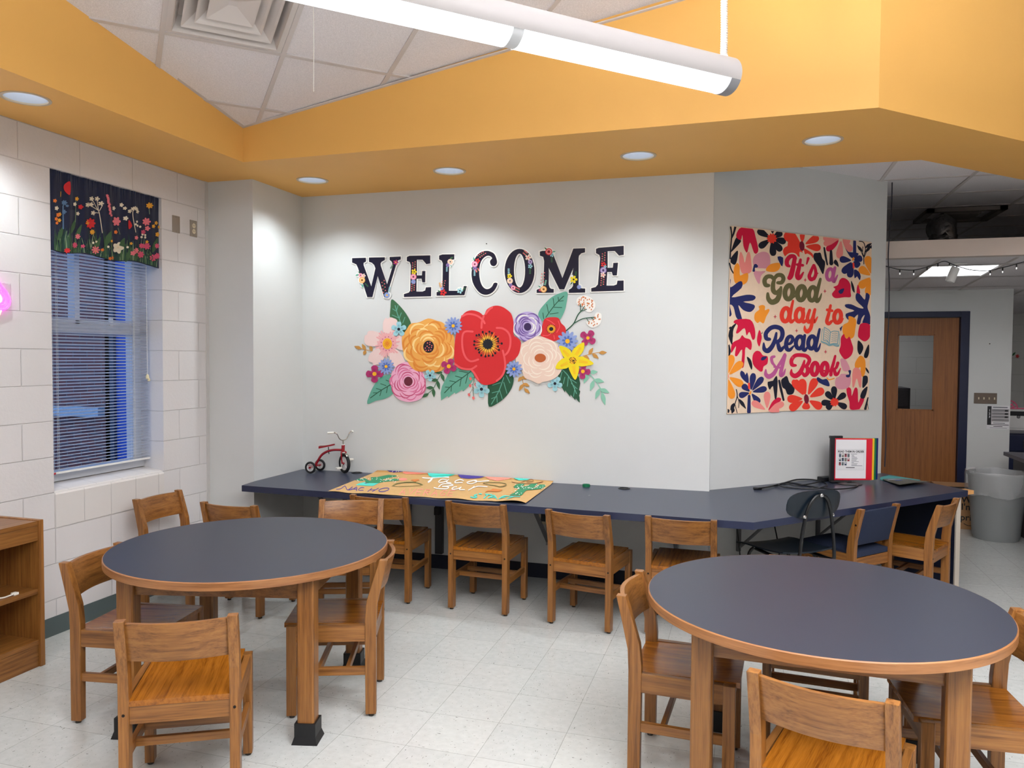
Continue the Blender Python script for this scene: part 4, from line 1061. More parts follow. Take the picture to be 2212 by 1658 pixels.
hstroke([(745, 290), (835, 288)], 8, INK, .0008); hstroke([(775, 292), (755, 315)], 8, INK, .0008); hstroke([(810, 292), (805, 320), (830, 320)], 8, INK, .0008)
art.ell(1450, 212, 80, 26, SAL, .0004)
for k in range(46):
    art.ell(rnd.choice([rnd.uniform(600, 820), rnd.uniform(860, 1300), rnd.uniform(1080, 1380)]), rnd.uniform(150, 270) if k % 3 else rnd.uniform(205, 240), 9, 5, PWHT, .0009, n=7)
hstroke([(1250, 345), (1330, 295), (1500, 268), (1650, 268), (1760, 295), (1815, 325)], 10, OLV); hstroke([(1275, 345), (1400, 352), (1780, 335)], 6, OLV)
hstroke([(1270, 350), (1340, 305), (1500, 280), (1700, 285), (1790, 328)], 6, OLV)
art.fill([(1590, 235), (1620, 215), (1740, 210), (1760, 235), (1700, 245), (1690, 262), (1640, 260), (1650, 245)], PORG, .0004)
for L, w in (([(1810, 185), (1900, 195), (2010, 192), (2170, 178), (2290, 184)], 20), ([(1985, 195), (1960, 235), (1920, 268)], 34)): hstroke(L, w, PWHT)
art.fill([(1165, 72), (1480, 84), (1420, 100), (1280, 106), (1200, 95)], INK, .0004); art.fill([(1480, 88), (1920, 105), (1910, 125), (1700, 132), (1500, 125), (1440, 110)], SAL, .0004)
for x in (1250, 1320, 1360): hstroke([(x, 100), (x+25, 82)], 6, PWHT, .0007)
art.T = (940, 1010, .12206)
art.fill([(-120, 112), (0, 110), (120, 122), (260, 120), (375, 140), (300, 160), (100, 178), (-40, 176), (-110, 150)], TEAL, .0004)
art.fill([(400, 148), (520, 150), (690, 145), (880, 178), (780, 195), (600, 200), (460, 190)], INK, .0004)
art.fill([(880, 180), (1100, 178), (1370, 200), (1280, 222), (1100, 236), (960, 212)], SAL, .0004)
art.fill([(1385, 205), (1560, 200), (1700, 216), (1620, 240), (1480, 240)], TEAL, .0004)
for x, y in ((480, 175), (550, 165), (640, 175), (710, 165), (780, 175), (1060, 200), (1160, 200), (1230, 205), (1480, 215), (1560, 215)): hstroke([(x, y+14), (x+14, y-12)], 9, PWHT, .0007)
for L in ([(200, 215), (110, 215), (60, 255), (110, 268), (200, 240), (240, 215)], [(235, 218), (200, 260), (280, 272)], [(500, 230), (440, 215), (360, 240), (360, 270), (480, 262)], [(560, 260), (620, 240), (720, 225), (730, 255), (640, 285), (570, 275)], [(700, 235), (780, 245), (950, 232)],
          [(60, 345), (130, 295), (250, 290), (320, 310), (200, 330), (130, 335)], [(130, 335), (240, 345), (190, 375), (40, 372), (-20, 358)], [(380, 340), (320, 350), (300, 385), (400, 375), (460, 345)], [(455, 350), (430, 390), (520, 398)], [(690, 335), (660, 365), (590, 405)], [(665, 365), (760, 335), (920, 345)]): hstroke(L, 16, PWHT)
hstroke([(850, 280), (960, 265), (1180, 275), (1260, 305), (1230, 330), (1140, 345), (1070, 325), (900, 300)], 9, OLV); art.stroke([(850, 280), (960, 265), (1180, 275), (1260, 305), (1140, 345), (1070, 325), (900, 300)], 7, PBRN, .0003, closed=True)
art.fill([(880, 440), (930, 405), (980, 405), (1020, 375), (1190, 395), (1140, 430), (1040, 430), (960, 425)], PORG, .0004)
for L in ([(740, 480), (690, 500), (740, 520), (700, 535), (630, 525)], [(780, 468), (820, 472)], [(860, 545), (935, 480)], [(890, 475), (1000, 482)], [(940, 545), (1040, 495), (1090, 560)], [(985, 528), (1070, 530)], [(1130, 560), (1210, 508), (1290, 515)], [(1170, 535), (1240, 538)], [(1280, 575), (1390, 525)], [(1310, 518), (1500, 525)]): hstroke(L, 18, TEAL)
art.fill([(1310, 495), (1410, 440), (1480, 375), (1530, 360), (1420, 365), (1385, 345), (1440, 300), (1500, 290), (1590, 290), (1545, 335), (1610, 335), (1700, 290), (1820, 280), (1760, 340), (1720, 360), (1790, 350), (1850, 300), (1950, 300), (1955, 325), (1890, 375), (1790, 385), (1620, 400), (1580, 430), (1530, 495)], PGRN, .0004)
for k in range(40):
    x = rnd.uniform(1390, 1950); art.ell(x, rnd.uniform(300, 380), 9, 6, PWHT, .0007, n=7)
for k in range(10): x = rnd.uniform(1360, 1540); art.ell(x, rnd.uniform(410, 485), 9, 6, PWHT, .0007, n=7)
hstroke([(1355, 258), (1440, 275), (1600, 285), (1760, 280), (1910, 262)], 8, PBRN); hstroke([(1520, 262), (1700, 235), (1735, 258), (1620, 260)], 6, PBRN)
tag(art.build('paper_banner', keep=True), 'brown paper Taco Bar banner painted with cacti, lying on the counter', 'banner')

# reference stand with coloured panels
st = thing('reference_stand', 'black desk stand holding red, yellow, green and blue framed pages', 'display stand', (.745, 6.16, ZC), .2941)
st.rotation_euler.z = .2941                        # panels square to the long view
obj('base', MB().lathe([(0, .012), (.05, .012), (.085, .006), (.09, 0), (0, 0)], 32, (-.05, -.06, 0)), M_BLACK, st, smooth=True)
mb = MB(); mb.box(-.175, -.145, -.03, 0, .02, .345).box(-.175, -.08, -.01, .01, .325, .345).box(-.175, -.02, -.04, 0, .006, .02)
obj('post', mb, M_BLACK, st, bevel=.004)
PAPER = mat('page_white', rgb(232, 230, 232), .6); INKB = mat('print_black', rgb(40, 40, 42), .6); INKG = mat('print_grey', rgb(120, 122, 128), .6)
panels = [('red', (214, 22, 50)), ('yellow', (240, 196, 40)), ('green', (18, 112, 66)), ('blue', (14, 30, 96))]
for i, (nm, c) in enumerate(panels):
    a = math.radians(.5*i); h_ = Vector((-.145, -.012, 0))
    Mx = Matrix.Translation(h_+Vector((.0, .008*i, 0))) @ Matrix.Rotation(a, 4, 'Z')
    w_ = .280+.019*i
    mb = MB(); mb.box(0, w_, -.003, .003, .022, .327, M=Mx)
    p_ = obj('panel', mb, mat('panel_'+nm, rgb(*c), .35), st, bevel=.004); p_['label'] = nm+' framed panel'
    def pg(u, v, d=0): return Mx @ Vector((.012+u*.222, -.0036-d, .034+v*.284))
    mb = MB(); mb.add([pg(0, 0), pg(1, 0), pg(1, 1), pg(0, 1)], [(0, 1, 2, 3)])
    if i == 0:
        def rc(u0, u1, v0, v1, mi, d=.0004): mb.add([pg(u0, v0, d), pg(u1, v0, d), pg(u1, v1, d), pg(u0, v1, d)], [(0, 1, 2, 3)], mi)
        for a_ in ((.05, .93, .742, .746), (.05, .93, .222, .226), (.05, .054, .222, .746), (.926, .93, .222, .746), (.08, .9, .30, .303), (.08, .9, .258, .261), (.08, .9, .643, .646)): rc(*a_, 2)
        text_mb(mb, 'READ THEM IN ORDER', lambda u, v: pg(.07+u, .668+v*.9, .0004), .083, 1, .0026)
        cols = [3, 4, 5, 6]
        for r_ in range(3):
            for c_ in range(4 if r_ < 2 else 3):
                u, v = .105+.093*c_, .55-.108*r_; rc(u, u+.072, v-.0, v+.088, 3+(r_*4+c_*3+r_) % 4); rc(u+.01, u+.06, v+.05, v+.075, [2, 0, 1][(r_+c_) % 3], .0006)
        for k in range(12):
            v = .62-.027*k; rc(.50+.02*(k > 0), .50+[.2, .1, .12, .2, .22, .2, .18, .26, .1, .22, .2, .38][k], v, v+.011, 2)
        rc(.34, .63, .272, .288, 1)
    obj('page', mb, [PAPER, INKB, INKG, pm('cover_blue', 70, 84, 104), pm('cover_slate', 84, 96, 100), pm('cover_red', 150, 66, 76), pm('cover_olive', 120, 118, 104)], p_, fixn=False)

# cords and adapter beside the stand
mb = MB()
def cz_(px, py, h): p = onz(px, py, ZC+h); return p
c1 = [(1632, 1054), (1648, 1053), (1676, 1048), (1702, 1040), (1725, 1035), (1760, 1036), (1785, 1044), (1780, 1051), (1750, 1055), (1700, 1052), (1682, 1046), (1705, 1042), (1750, 1050), (1800, 1056), (1845, 1052), (1852, 1045), (1830, 1040)]
mb.tube(cat([cz_(x, y, .006+.012*(k % 3 == 1)) for k, (x, y) in enumerate(c1)], 7, False), .0048, 8)
mb.tube(cat([cz_(x, y, .007+.006*(k % 2)) for k, (x, y) in enumerate([(1640, 1055), (1690, 1045), (1725, 1048), (1762, 1042), (1790, 1036), (1806, 1034)])], 7, False), .0048, 8)
mb.tube([cz_(1628, 1055, .008), cz_(1645, 1055, .008)], [.010, .007], 10)
tag(obj('extension_lead', mb, M_BLACK, smooth=True), 'tangled black extension lead on the counter left of the reference stand', 'cord')
q_ = onz(1772, 1039, ZC)
mb = MB(); Mx = Matrix.Translation((.60, 6.22, ZC)) @ Matrix.Rotation(.6, 4, 'Z'); mb.box(-.09, .09, -.035, .035, 0, .03, M=Mx)
tag(obj('power_adapter', mb, M_BLACK, bevel=.006), 'flat black power adapter behind the cords by the stand', 'power adapter')
# sheets beside the stand
F_OL = mat('folder_olive', rgb(82, 84, 76), .4); F_TL = mat('sheet_teal', rgb(70, 160, 160), .5)
mb = MB(); pts = [onz(1902, 1031, ZC), onz(1921, 1027, ZC), onz(1988, 1037, ZC), onz(1940, 1044, ZC), onz(1901, 1036, ZC)]
mb.prism([(p.x, p.y) for p in pts], ZC+.001, ZC+.004)
tag(obj('teal_sheet', mb, F_TL), 'teal sheet under the dark folder at the far end of the counter', 'paper')
c0, c1_, c2_, c3_ = onz(1906, 1035, ZC+.006), onz(1960, 1033, ZC+.012), onz(2009, 1041, ZC+.014), onz(1944, 1047, ZC+.02)
mb = MB()
def fol(u, v, d=0):
    p = (c0*(1-u)+c1_*u)*(1-v)+(c3_*(1-u)+c2_*u)*v; p.z = ZC+.006+.014*v*v*(1-.2*u)+.004*math.sin(u*3)+d; return p
mb.grid(12, 12, fol); mb.grid(12, 12, lambda u, v: fol(u, v, .003))
for i in range(12):
    for a, b in ((i, i+1), (156+i, 157+i), (13*i, 13*i+13), (13*i+12, 13*i+25)): mb.f.append([a, b, b+169, a+169]); mb.m.append(0)
k0 = len(mb.f)
for (u0, u1, v0, v1, mi) in ((.1, .45, .08, .2, 1), (.25, .5, .3, .42, 2), (.45, .6, .12, .22, 1)):
    mb.add([fol(u0, v0, .0036), fol(u1, v0, .0036), fol(u1, v1, .0036), fol(u0, v1, .0036)], [(0, 1, 2, 3)], mi)
tag(obj('folder', mb, [F_OL, pm('print_pale', 150, 160, 176), pm('print_blue', 84, 100, 150)], smooth=True), 'dark olive folder lying open end out at the far right of the counter', 'folder')

# ============================================================ WELCOME letters on the wall
def wallmap(px, py, h): p = ony(px, py, YT); return Vector((p.x, YT-h, p.z))
CARD = mat('card_white', rgb(238, 236, 230), .5); LNAVY = mat('letter_navy', rgb(22, 22, 46), .3)
def C(n, r, g, b): return mat('card_'+n, rgb(r, g, b), .55)
cPINK, cROSE, cORG, cPEACH, cRED, cPUR = C('pink', 232, 130, 160), C('rose_line', 204, 84, 122), C('orange', 236, 168, 80), C('peach', 236, 208, 190), C('red', 212, 40, 44), C('purple', 146, 120, 180)
cBLUE, cLBLUE, cYEL, cMAG, cGRN, cTEAL, cMINT, cTAN, cBLK = C('blue', 140, 158, 208), C('light_blue', 156, 206, 214), C('yellow', 240, 214, 24), C('magenta', 176, 46, 106), C('green', 58, 104, 68), C('teal', 100, 168, 146), C('mint', 136, 194, 168), C('tan', 198, 142, 68), C('black', 24, 24, 32)
cDKG, cGOLD, cWHT, cCORAL = C('dark_green', 34, 84, 58), C('gold', 244, 180, 30), C('off_white', 240, 236, 230), C('coral', 232, 112, 110)
TA, TB = (700, 510, .15823), (1020, 510, .16275)
B0 = .005
def letter(name, T, outl, label, holes=(), sm=0, deco=()):
    a = Art(wallmap, T)
    P = [v.xy for v in cat([(x, y, 0) for x, y in outl], sm)] if sm else [Vector(p) for p in outl]
    P = [(p[0], p[1]) for p in P]
    Hs = [[(v.x, v.y) for v in cat([(x, y, 0) for x, y in h], sm)] if sm else h for h in holes]
    a.fill(P, CARD, B0, holes=Hs, skirt=.002)
    for Lp in [P]+Hs:
        a.stroke(Lp, 31, CARD, B0, sm=0, closed=True)
        if len(Lp) < 60:
            for p in Lp: a.ell(p[0], p[1], 15.5, 15.5, CARD, B0, n=10)
    for d in deco:
        if d[0] in 'rfd' : a.ell(d[1], d[2], d[3]+14, d[3]+14, CARD, B0, n=14)
        if d[0] == 'l': a.leaf((d[1]-d[3]*.9, d[2]+d[4]*.9), (d[1]+d[3]*.9, d[2]-d[4]*.9), max(abs(d[3]), abs(d[4]))*1.2+26, CARD, B0)
    a.fill(P, LNAVY, B0+.0006, holes=Hs)
    for k, d in enumerate(deco):
        h = B0+.001+.00012*k
        if d[0] == 'r':     # round rose
            a.ell(d[1], d[2], d[3], d[3], d[4], h); a.ring(d[1], d[2], d[3]*.62, d[3]*.62, d[3]*.1, cWHT if d[4] != cPEACH else cORG, h+.00004); a.ell(d[1], d[2], d[3]*.24, d[3]*.24, cBLK, h+.00006)
        elif d[0] == 'f':   # five petals
            a.flower(d[1], d[2], d[3], 5, d[4], h); a.ell(d[1], d[2], d[3]*.26, d[3]*.26, d[5], h+.00006)
        elif d[0] == 'd':   # daisy
            a.flower(d[1], d[2], d[3], 11, d[4], h, inner=.62); a.ell(d[1], d[2], d[3]*.26, d[3]*.26, d[5], h+.00006)
        elif d[0] == 'l': a.leaf((d[1]-d[3]*.9, d[2]+d[4]*.9), (d[1]+d[3]*.9, d[2]-d[4]*.9), max(abs(d[3]), abs(d[4]))*.9, d[5], h)
        elif d[0] == 's':   # leafy sprig from (x,y) to (x2,y2)
            x, y, x2, y2, m = d[1:6]; a.stroke([(x, y), (x2, y2)], 4, m, h, sm=0)
            dx, dy = (x2-x)/4, (y2-y)/4
            for j in range(4):
                for s in (-1, 1): a.leaf((x+dx*j, y+dy*j), (x+dx*(j+.7)-dy*.75*s, y+dy*(j+.7)+dx*.75*s), 9, m, h)
        elif d[0] == 'b':   # berries along a stem
            x, y, x2, y2 = d[1:5]; a.stroke([(x, y), (x2, y2)], 4, cGRN, h, sm=0)
            dx, dy = (x2-x)/3, (y2-y)/3; L_ = math.hypot(dx, dy)
            for j in range(4):
                for s in (-1, 1):
                    bx_, by_ = x+dx*(j+.25*s)-dy/L_*17*s, y+dy*(j+.25*s)+dx/L_*17*s; a.ell(bx_, by_-6, 8, 8, cCORAL, h+.00004, n=8); a.stroke([(x+dx*j, y+dy*j), (bx_, by_)], 2, cGRN, h, sm=0)
    o = a.build(name, keep=False); return tag(o, label, 'letter', 'WELCOME letters on the wall')
letter('letter_cutout', TA, [(388, 300), (575, 295), (578, 345), (545, 365), (545, 395), (650, 685), (706, 440), (690, 395), (660, 365), (618, 350), (618, 292), (835, 288), (835, 325), (790, 350), (776, 375), (780, 405), (865, 655), (945, 400), (930, 350), (900, 325), (900, 285), (1052, 278), (1052, 318), (1015, 330), (995, 370), (890, 720), (862, 830), (825, 832), (738, 545), (665, 830), (595, 832), (470, 440), (445, 385), (388, 360)],
 'navy cutout letter W with orange rose on its left side', deco=[('l', 460, 530, 28, 8, cTEAL), ('l', 485, 495, -14, 18, cGRN), ('l', 532, 680, 12, -30, cTEAL), ('r', 505, 533, 28, cPINK), ('f', 545, 540, 30, cPEACH, cCORAL), ('r', 525, 600, 42, cORG), ('s', 565, 645, 610, 690, cGRN), ('s', 915, 440, 950, 385, cGRN), ('f', 985, 358, 36, cMAG, cGOLD), ('b', 830, 760, 812, 625), ('s', 890, 760, 905, 690, cLBLUE), ('d', 865, 805, 42, cBLUE, cGOLD)])
letter('letter_cutout', TA, [(1135, 285), (1170, 268), (1455, 262), (1455, 372), (1400, 382), (1350, 322), (1272, 322), (1272, 535), (1340, 535), (1345, 475), (1388, 475), (1385, 630), (1345, 630), (1335, 580), (1268, 582), (1265, 755), (1350, 755), (1385, 740), (1395, 698), (1467, 695), (1465, 820), (1095, 830), (1095, 790), (1160, 770), (1180, 745), (1190, 400), (1175, 355), (1135, 340)],
 'navy cutout letter E beside the W, with yellow flower and pink rose', deco=[('b', 1228, 455, 1232, 365), ('b', 1222, 660, 1218, 745), ('r', 1225, 555, 42, cPINK), ('f', 1235, 487, 38, cYEL, cBLK), ('d', 1225, 622, 34, cBLUE, cPUR)])
letter('letter_cutout', TA, [(1575, 265), (1620, 250), (1782, 248), (1782, 318), (1730, 325), (1712, 345), (1708, 745), (1850, 745), (1900, 740), (1912, 680), (1952, 682), (1920, 805), (1540, 812), (1540, 765), (1600, 745), (1620, 715), (1625, 370), (1610, 335), (1575, 318)],
 'navy cutout letter L with a red flower at its foot', deco=[('l', 1745, 297, 26, 16, cGRN), ('l', 1740, 407, 12, -14, cTEAL), ('r', 1727, 350, 38, cPEACH), ('d', 1693, 395, 26, cPUR, cBLK), ('s', 1682, 420, 1680, 485, cLBLUE), ('b', 1620, 715, 1640, 620), ('s', 1600, 700, 1580, 630, cORG), ('l', 1575, 750, -20, 16, cGRN), ('d', 1615, 715, 22, cBLUE, cPUR), ('f', 1632, 770, 46, cRED, cBLK), ('s', 1895, 745, 1935, 700, cGRN), ('f', 1860, 745, 40, cLBLUE, cBLK)])
letter('letter_cutout', TB, [(333, 330), (300, 240), (245, 205), (190, 195), (120, 212), (60, 265), (20, 350), (0, 440), (-5, 520), (10, 610), (50, 690), (110, 755), (180, 778), (250, 760), (305, 710), (340, 630), (295, 620), (265, 670), (225, 698), (185, 700), (145, 670), (115, 610), (98, 520), (100, 420), (120, 340), (155, 290), (200, 262), (240, 265), (268, 292), (245, 320), (240, 350), (255, 385), (290, 398), (322, 378)],
 'navy cutout letter C with pink rose and red flower on its left', sm=3, deco=[('l', 25, 300, -4, 26, cTEAL), ('l', 2, 430, -10, 22, cGRN), ('b', 95, 275, 165, 225), ('f', 75, 328, 34, cRED, cBLK), ('r', 38, 372, 40, cPINK), ('d', 40, 428, 28, cPUR, cBLK), ('s', 36, 455, 35, 530, cLBLUE), ('b', 66, 445, 78, 470)])
letter('letter_cutout', TB, [(632+198*math.cos(2*PI*k/40), 462+293*math.sin(2*PI*k/40)) for k in range(40)],
 'navy cutout letter O with flower sprays on both sides', holes=[[(632+74*math.cos(2*PI*k/32), 456+224*math.sin(2*PI*k/32)) for k in range(32)]], deco=[('s', 490, 510, 487, 425, cLBLUE), ('f', 500, 530, 33, cYEL, cBLK), ('r', 505, 593, 39, cPEACH), ('d', 515, 648, 24, cPUR, cBLK), ('r', 548, 684, 32, cPINK), ('b', 575, 700, 625, 725), ('b', 725, 245, 690, 215), ('f', 748, 285, 42, cPEACH, cCORAL), ('r', 775, 343, 30, cPUR), ('f', 775, 400, 31, cLBLUE, cBLK), ('s', 775, 425, 772, 505, cGRN)])
letter('letter_cutout', TB, [(900, 205), (935, 195), (1060, 195), (1200, 555), (1345, 165), (1500, 160), (1500, 215), (1450, 228), (1420, 260), (1415, 290), (1415, 640), (1430, 680), (1455, 692), (1502, 695), (1502, 748), (1285, 752), (1285, 712), (1320, 690), (1340, 660), (1345, 420), (1225, 705), (1160, 705), (1018, 420), (1018, 640), (1030, 680), (1050, 698), (1085, 702), (1085, 750), (858, 752), (858, 712), (900, 695), (935, 680), (950, 640), (958, 330), (945, 275), (900, 258)],
 'navy cutout letter M with a red poppy on its top left corner', deco=[('l', 978, 165, -20, 18, cGRN), ('l', 1090, 205, 24, 6, cTEAL), ('f', 1062, 250, 28, cLBLUE, cBLK), ('r', 1020, 207, 46, cRED), ('s', 1058, 285, 1060, 350, cGRN), ('b', 932, 620, 945, 500), ('s', 968, 650, 985, 580, cMINT), ('l', 895, 668, -20, 12, cTEAL), ('f', 905, 715, 22, cMAG, cGOLD), ('r', 952, 705, 42, cORG), ('l', 1320, 628, -16, -20, cGRN), ('s', 1375, 540, 1382, 465, cGRN), ('f', 1350, 575, 50, cYEL, cBLK), ('d', 1422, 675, 31, cBLUE, cPUR)])
letter('letter_cutout', TB, [(1645, 170), (1680, 155), (2013, 128), (2013, 248), (1950, 258), (1895, 198), (1800, 200), (1800, 420), (1868, 418), (1875, 355), (1938, 352), (1922, 520), (1868, 522), (1855, 475), (1795, 475), (1785, 655), (1880, 655), (1920, 640), (1930, 590), (2012, 588), (2012, 722), (1582, 735), (1582, 690), (1640, 675), (1670, 640), (1700, 290), (1690, 250), (1645, 225)],
 'last navy cutout letter E on the right, purple rose and red flower on it', deco=[('b', 1743, 330, 1748, 235), ('b', 1735, 560, 1728, 650), ('r', 1742, 453, 44, cPUR), ('f', 1745, 375, 36, cRED, cBLK), ('f', 1768, 405, 20, cLBLUE, cBLK), ('f', 1738, 515, 36, cPEACH, cCORAL)])

# ============================================================ paper flowers under the letters
TC, TD = (760, 630, .15682), (1040, 630, .15684)
FG = 'paper flower cutouts below the letters'
def cut(name, label, T, base, draw, cat_='paper flower', grp=FG):
    a = Art(wallmap, T); draw(a, base)
    return tag(a.build(name), label, cat_, grp)
def leafcut(pts, mcol, mvein, mid, veins, sm=3):
    def f(a, b):
        a.fill(pts, mcol, b, sm=sm, skirt=.002); a.stroke(mid, 11, mvein, b+.0005, sm=3)
        for v in veins: a.stroke(v, 9, mvein, b+.0005, sm=0)
    return f
cut('paper_leaf', 'dark green paper leaf at the top left of the flower garland', TC, .004, leafcut([(550, 105), (620, 150), (720, 260), (790, 370), (815, 450), (780, 560), (700, 600), (600, 500), (530, 370), (535, 220)], cGRN, cTEAL, [(600, 190), (630, 300), (660, 380), (690, 460)], [((565, 235), (612, 265)), ((640, 190), (620, 260)), ((560, 320), (640, 355)), ((685, 290), (658, 360)), ((735, 350), (705, 430))]), 'paper leaf')
cut('paper_leaf', 'pale teal paper leaf at the lower left of the garland', TC, .004, leafcut([(560, 1150), (430, 1160), (340, 1240), (260, 1380), (215, 1540), (330, 1500), (460, 1470), (560, 1410), (620, 1330)], cTEAL, cDKG, [(260, 1460), (400, 1360), (500, 1300), (600, 1240)], [((300, 1390), (350, 1390)), ((340, 1330), (410, 1350)), ((400, 1265), (475, 1290)), ((475, 1215), (540, 1240)), ((390, 1430), (410, 1360)), ((480, 1390), (495, 1310))]), 'paper leaf')
cut('paper_leaf', 'saw edged teal paper leaf left of the big red poppy foot', TC, .004, leafcut([(1700, 1080), (1420, 1050), (1330, 1130), (1310, 1170), (1280, 1230), (1245, 1300), (1225, 1390), (1232, 1495), (1320, 1435), (1330, 1455), (1420, 1385), (1430, 1405), (1520, 1350), (1535, 1370), (1610, 1300), (1680, 1200)], cTEAL, cDKG, [(1280, 1390), (1400, 1270), (1530, 1180), (1650, 1090)], [((1290, 1310), (1350, 1315)), ((1350, 1225), (1430, 1240)), ((1430, 1160), (1530, 1185)), ((1480, 1090), (1600, 1115)), ((1370, 1370), (1375, 1300)), ((1490, 1300), (1510, 1200)), ((1570, 1260), (1600, 1140))], 0), 'paper leaf')
cut('paper_leaf', 'large dark green paper leaf hanging below the big red poppy', TD, .004, leafcut([(95, 1260), (95, 1400), (105, 1580), (230, 1530), (340, 1440), (410, 1340), (445, 1230), (430, 1120), (340, 1040), (200, 1150)], cDKG, cTEAL, [(140, 1545), (240, 1370), (310, 1180)], [((150, 1390), (250, 1365)), ((140, 1470), (205, 1445)), ((255, 1360), (290, 1475)), ((215, 1440), (220, 1520)), ((310, 1245), (355, 1400)), ((345, 1150), (395, 1255)), ((155, 1285), (265, 1250))]), 'paper leaf')
cut('paper_leaf', 'large teal paper leaf touching the letter M', TD, .004, leafcut([(1185, 5), (1080, 20), (960, 80), (860, 180), (800, 260), (785, 330), (830, 400), (1000, 430), (1080, 385), (1140, 280), (1170, 170)], cTEAL, cDKG, [(1135, 60), (1040, 150), (960, 250), (890, 350)], [((1058, 75), (1065, 130)), ((1070, 130), (1130, 122)), ((990, 90), (1002, 190)), ((1000, 212), (1110, 216)), ((902, 175), (925, 285)), ((945, 305), (1060, 290)), ((848, 290), (860, 370))]), 'paper leaf')
cut('paper_leaf', 'saw edged dark green paper leaf below the yellow flower', TD, .004, leafcut([(1180, 1030), (1070, 1100), (1055, 1160), (1070, 1240), (1100, 1300), (1150, 1385), (1155, 1355), (1225, 1445), (1228, 1415), (1295, 1490), (1300, 1465), (1355, 1525), (1352, 1450), (1345, 1430), (1362, 1370), (1345, 1350), (1362, 1260), (1345, 1180), (1270, 1060)], cDKG, cTEAL, [(1120, 1075), (1200, 1160), (1260, 1280), (1310, 1400)], [((1110, 1105), (1088, 1195)), ((1150, 1175), (1130, 1265)), ((1200, 1165), (1185, 1300)), ((1215, 1190), (1310, 1255)), ((1240, 1260), (1320, 1335)), ((1290, 1320), (1270, 1440))], 0), 'paper leaf')
def sprigcut(stem, leaves, m, w, sw=9):
    def f(a, b):
        a.stroke(stem, sw, m, b, sm=4)
        for p, q in leaves: a.leaf(p, q, w, m, b+.0003, skirt=.0015)
    return f
cut('paper_sprig', 'tan paper sprig at the far left of the garland', TC, .004, sprigcut([(110, 775), (200, 800), (290, 815)], [((135, 785), (38, 748)), ((190, 800), (145, 718)), ((195, 805), (165, 870)), ((280, 810), (250, 735))], cTAN, 46), 'paper leaf')
cut('paper_sprig', 'dark green leafy sprig under the orange rose', TC, .004, sprigcut([(1245, 1110), (1190, 1200), (1120, 1340), (1020, 1420)], [((1245, 1110), (1145, 1110)), ((1235, 1125), (1275, 1235)), ((1190, 1210), (1100, 1225)), ((1180, 1220), (1210, 1345)), ((1130, 1320), (1025, 1320)), ((1125, 1330), (1135, 1450)), ((1060, 1400), (965, 1455))], cGRN, 46), 'paper leaf')
cut('paper_sprig', 'tan paper sprig below the peach flower', TD, .004, sprigcut([(565, 1160), (575, 1250), (600, 1330), (660, 1390)], [((560, 1170), (505, 1235)), ((565, 1165), (625, 1205)), ((578, 1260), (665, 1300)), ((575, 1270), (520, 1360)), ((590, 1330), (668, 1400))], cTAN, 46), 'paper leaf')
cut('paper_sprig', 'tan paper sprig at the far right beside the yellow flower', TD, .004, sprigcut([(1400, 885), (1530, 850), (1640, 832)], [((1620, 838), (1728, 835)), ((1480, 860), (1538, 770)), ((1530, 855), (1615, 918)), ((1410, 880), (1490, 930))], cTAN, 50), 'paper leaf')
cut('paper_sprig', 'mint green leafy sprig at the lower right of the garland', TD, .004, sprigcut([(1475, 1120), (1560, 1210), (1640, 1330), (1670, 1430)], [((1490, 1110), (1602, 1100)), ((1475, 1125), (1410, 1260)), ((1560, 1205), (1690, 1240)), ((1550, 1215), (1500, 1360)), ((1640, 1335), (1762, 1390)), ((1630, 1330), (1570, 1475)), ((1660, 1380), (1705, 1560))], cMINT, 58, 14), 'paper leaf')
def berries(a, b):
    a.stroke([(1700, 1150), (1670, 1290), (1680, 1460)], 7, cGRN, b, sm=4)
    for x, y, x2, y2 in ((1640, 1195, 1690, 1175), (1635, 1290, 1672, 1270), (1710, 1275, 1690, 1220), (1695, 1360, 1668, 1300), (1620, 1415, 1660, 1340), (1680, 1460, 1672, 1380)):
        a.stroke([(x, y), (x2, y2)], 5, cGRN, b, sm=0); a.fill([(x-20, y-12), (x+8, y-18), (x+14, y+16), (x-10, y+22)], cCORAL, b+.0004, sm=3)
cut('paper_sprig', 'sprig of coral paper buds left of the big poppy foot', TC, .004, berries, 'paper leaf')
def twig(a, b):
    for s, w in (([(1170, 535), (1270, 440), (1330, 320), (1375, 265)], 15), ([(1275, 435), (1400, 370), (1570, 350)], 12), ([(1370, 265), (1365, 170)], 11), ([(1380, 262), (1425, 195)], 10), ([(1385, 265), (1450, 240)], 10), ([(1450, 365), (1480, 415)], 9), ([(1510, 355), (1550, 385)], 9)): a.stroke(s, w, cDKG, b+.001, sm=4)
    for pts, n, bb in (([(1310, 130), (1330, 80), (1400, 52), (1480, 65), (1530, 100), (1570, 160), (1560, 230), (1500, 282), (1440, 265), (1400, 200), (1330, 180)], 46, (1330, 1550, 70, 265)), ([(1560, 330), (1590, 285), (1650, 305), (1655, 380), (1630, 450), (1550, 492), (1490, 480), (1440, 420), (1480, 400), (1560, 385)], 34, (1460, 1640, 300, 480))):
        a.fill(pts, cWHT, b, sm=4, skirt=.002)
        from mathutils import geometry as gm
        P = [Vector((x, y, 0)) for x, y in pts]; k = 0
        while k < n:
            x, y = rnd.uniform(bb[0], bb[1]), rnd.uniform(bb[2], bb[3]); ins = False
            for i in range(len(pts)):
                (xa, ya), (xb, yb_) = pts[i-1], pts[i]
                if (ya > y) != (yb_ > y) and x < (xb-xa)*(y-ya)/(yb_-ya)+xa: ins = not ins
            if ins: a.ell(x, y, 8, 12, C('dot_orange', 212, 122, 66), b+.0006, rot=.4, n=8)
            k += 1
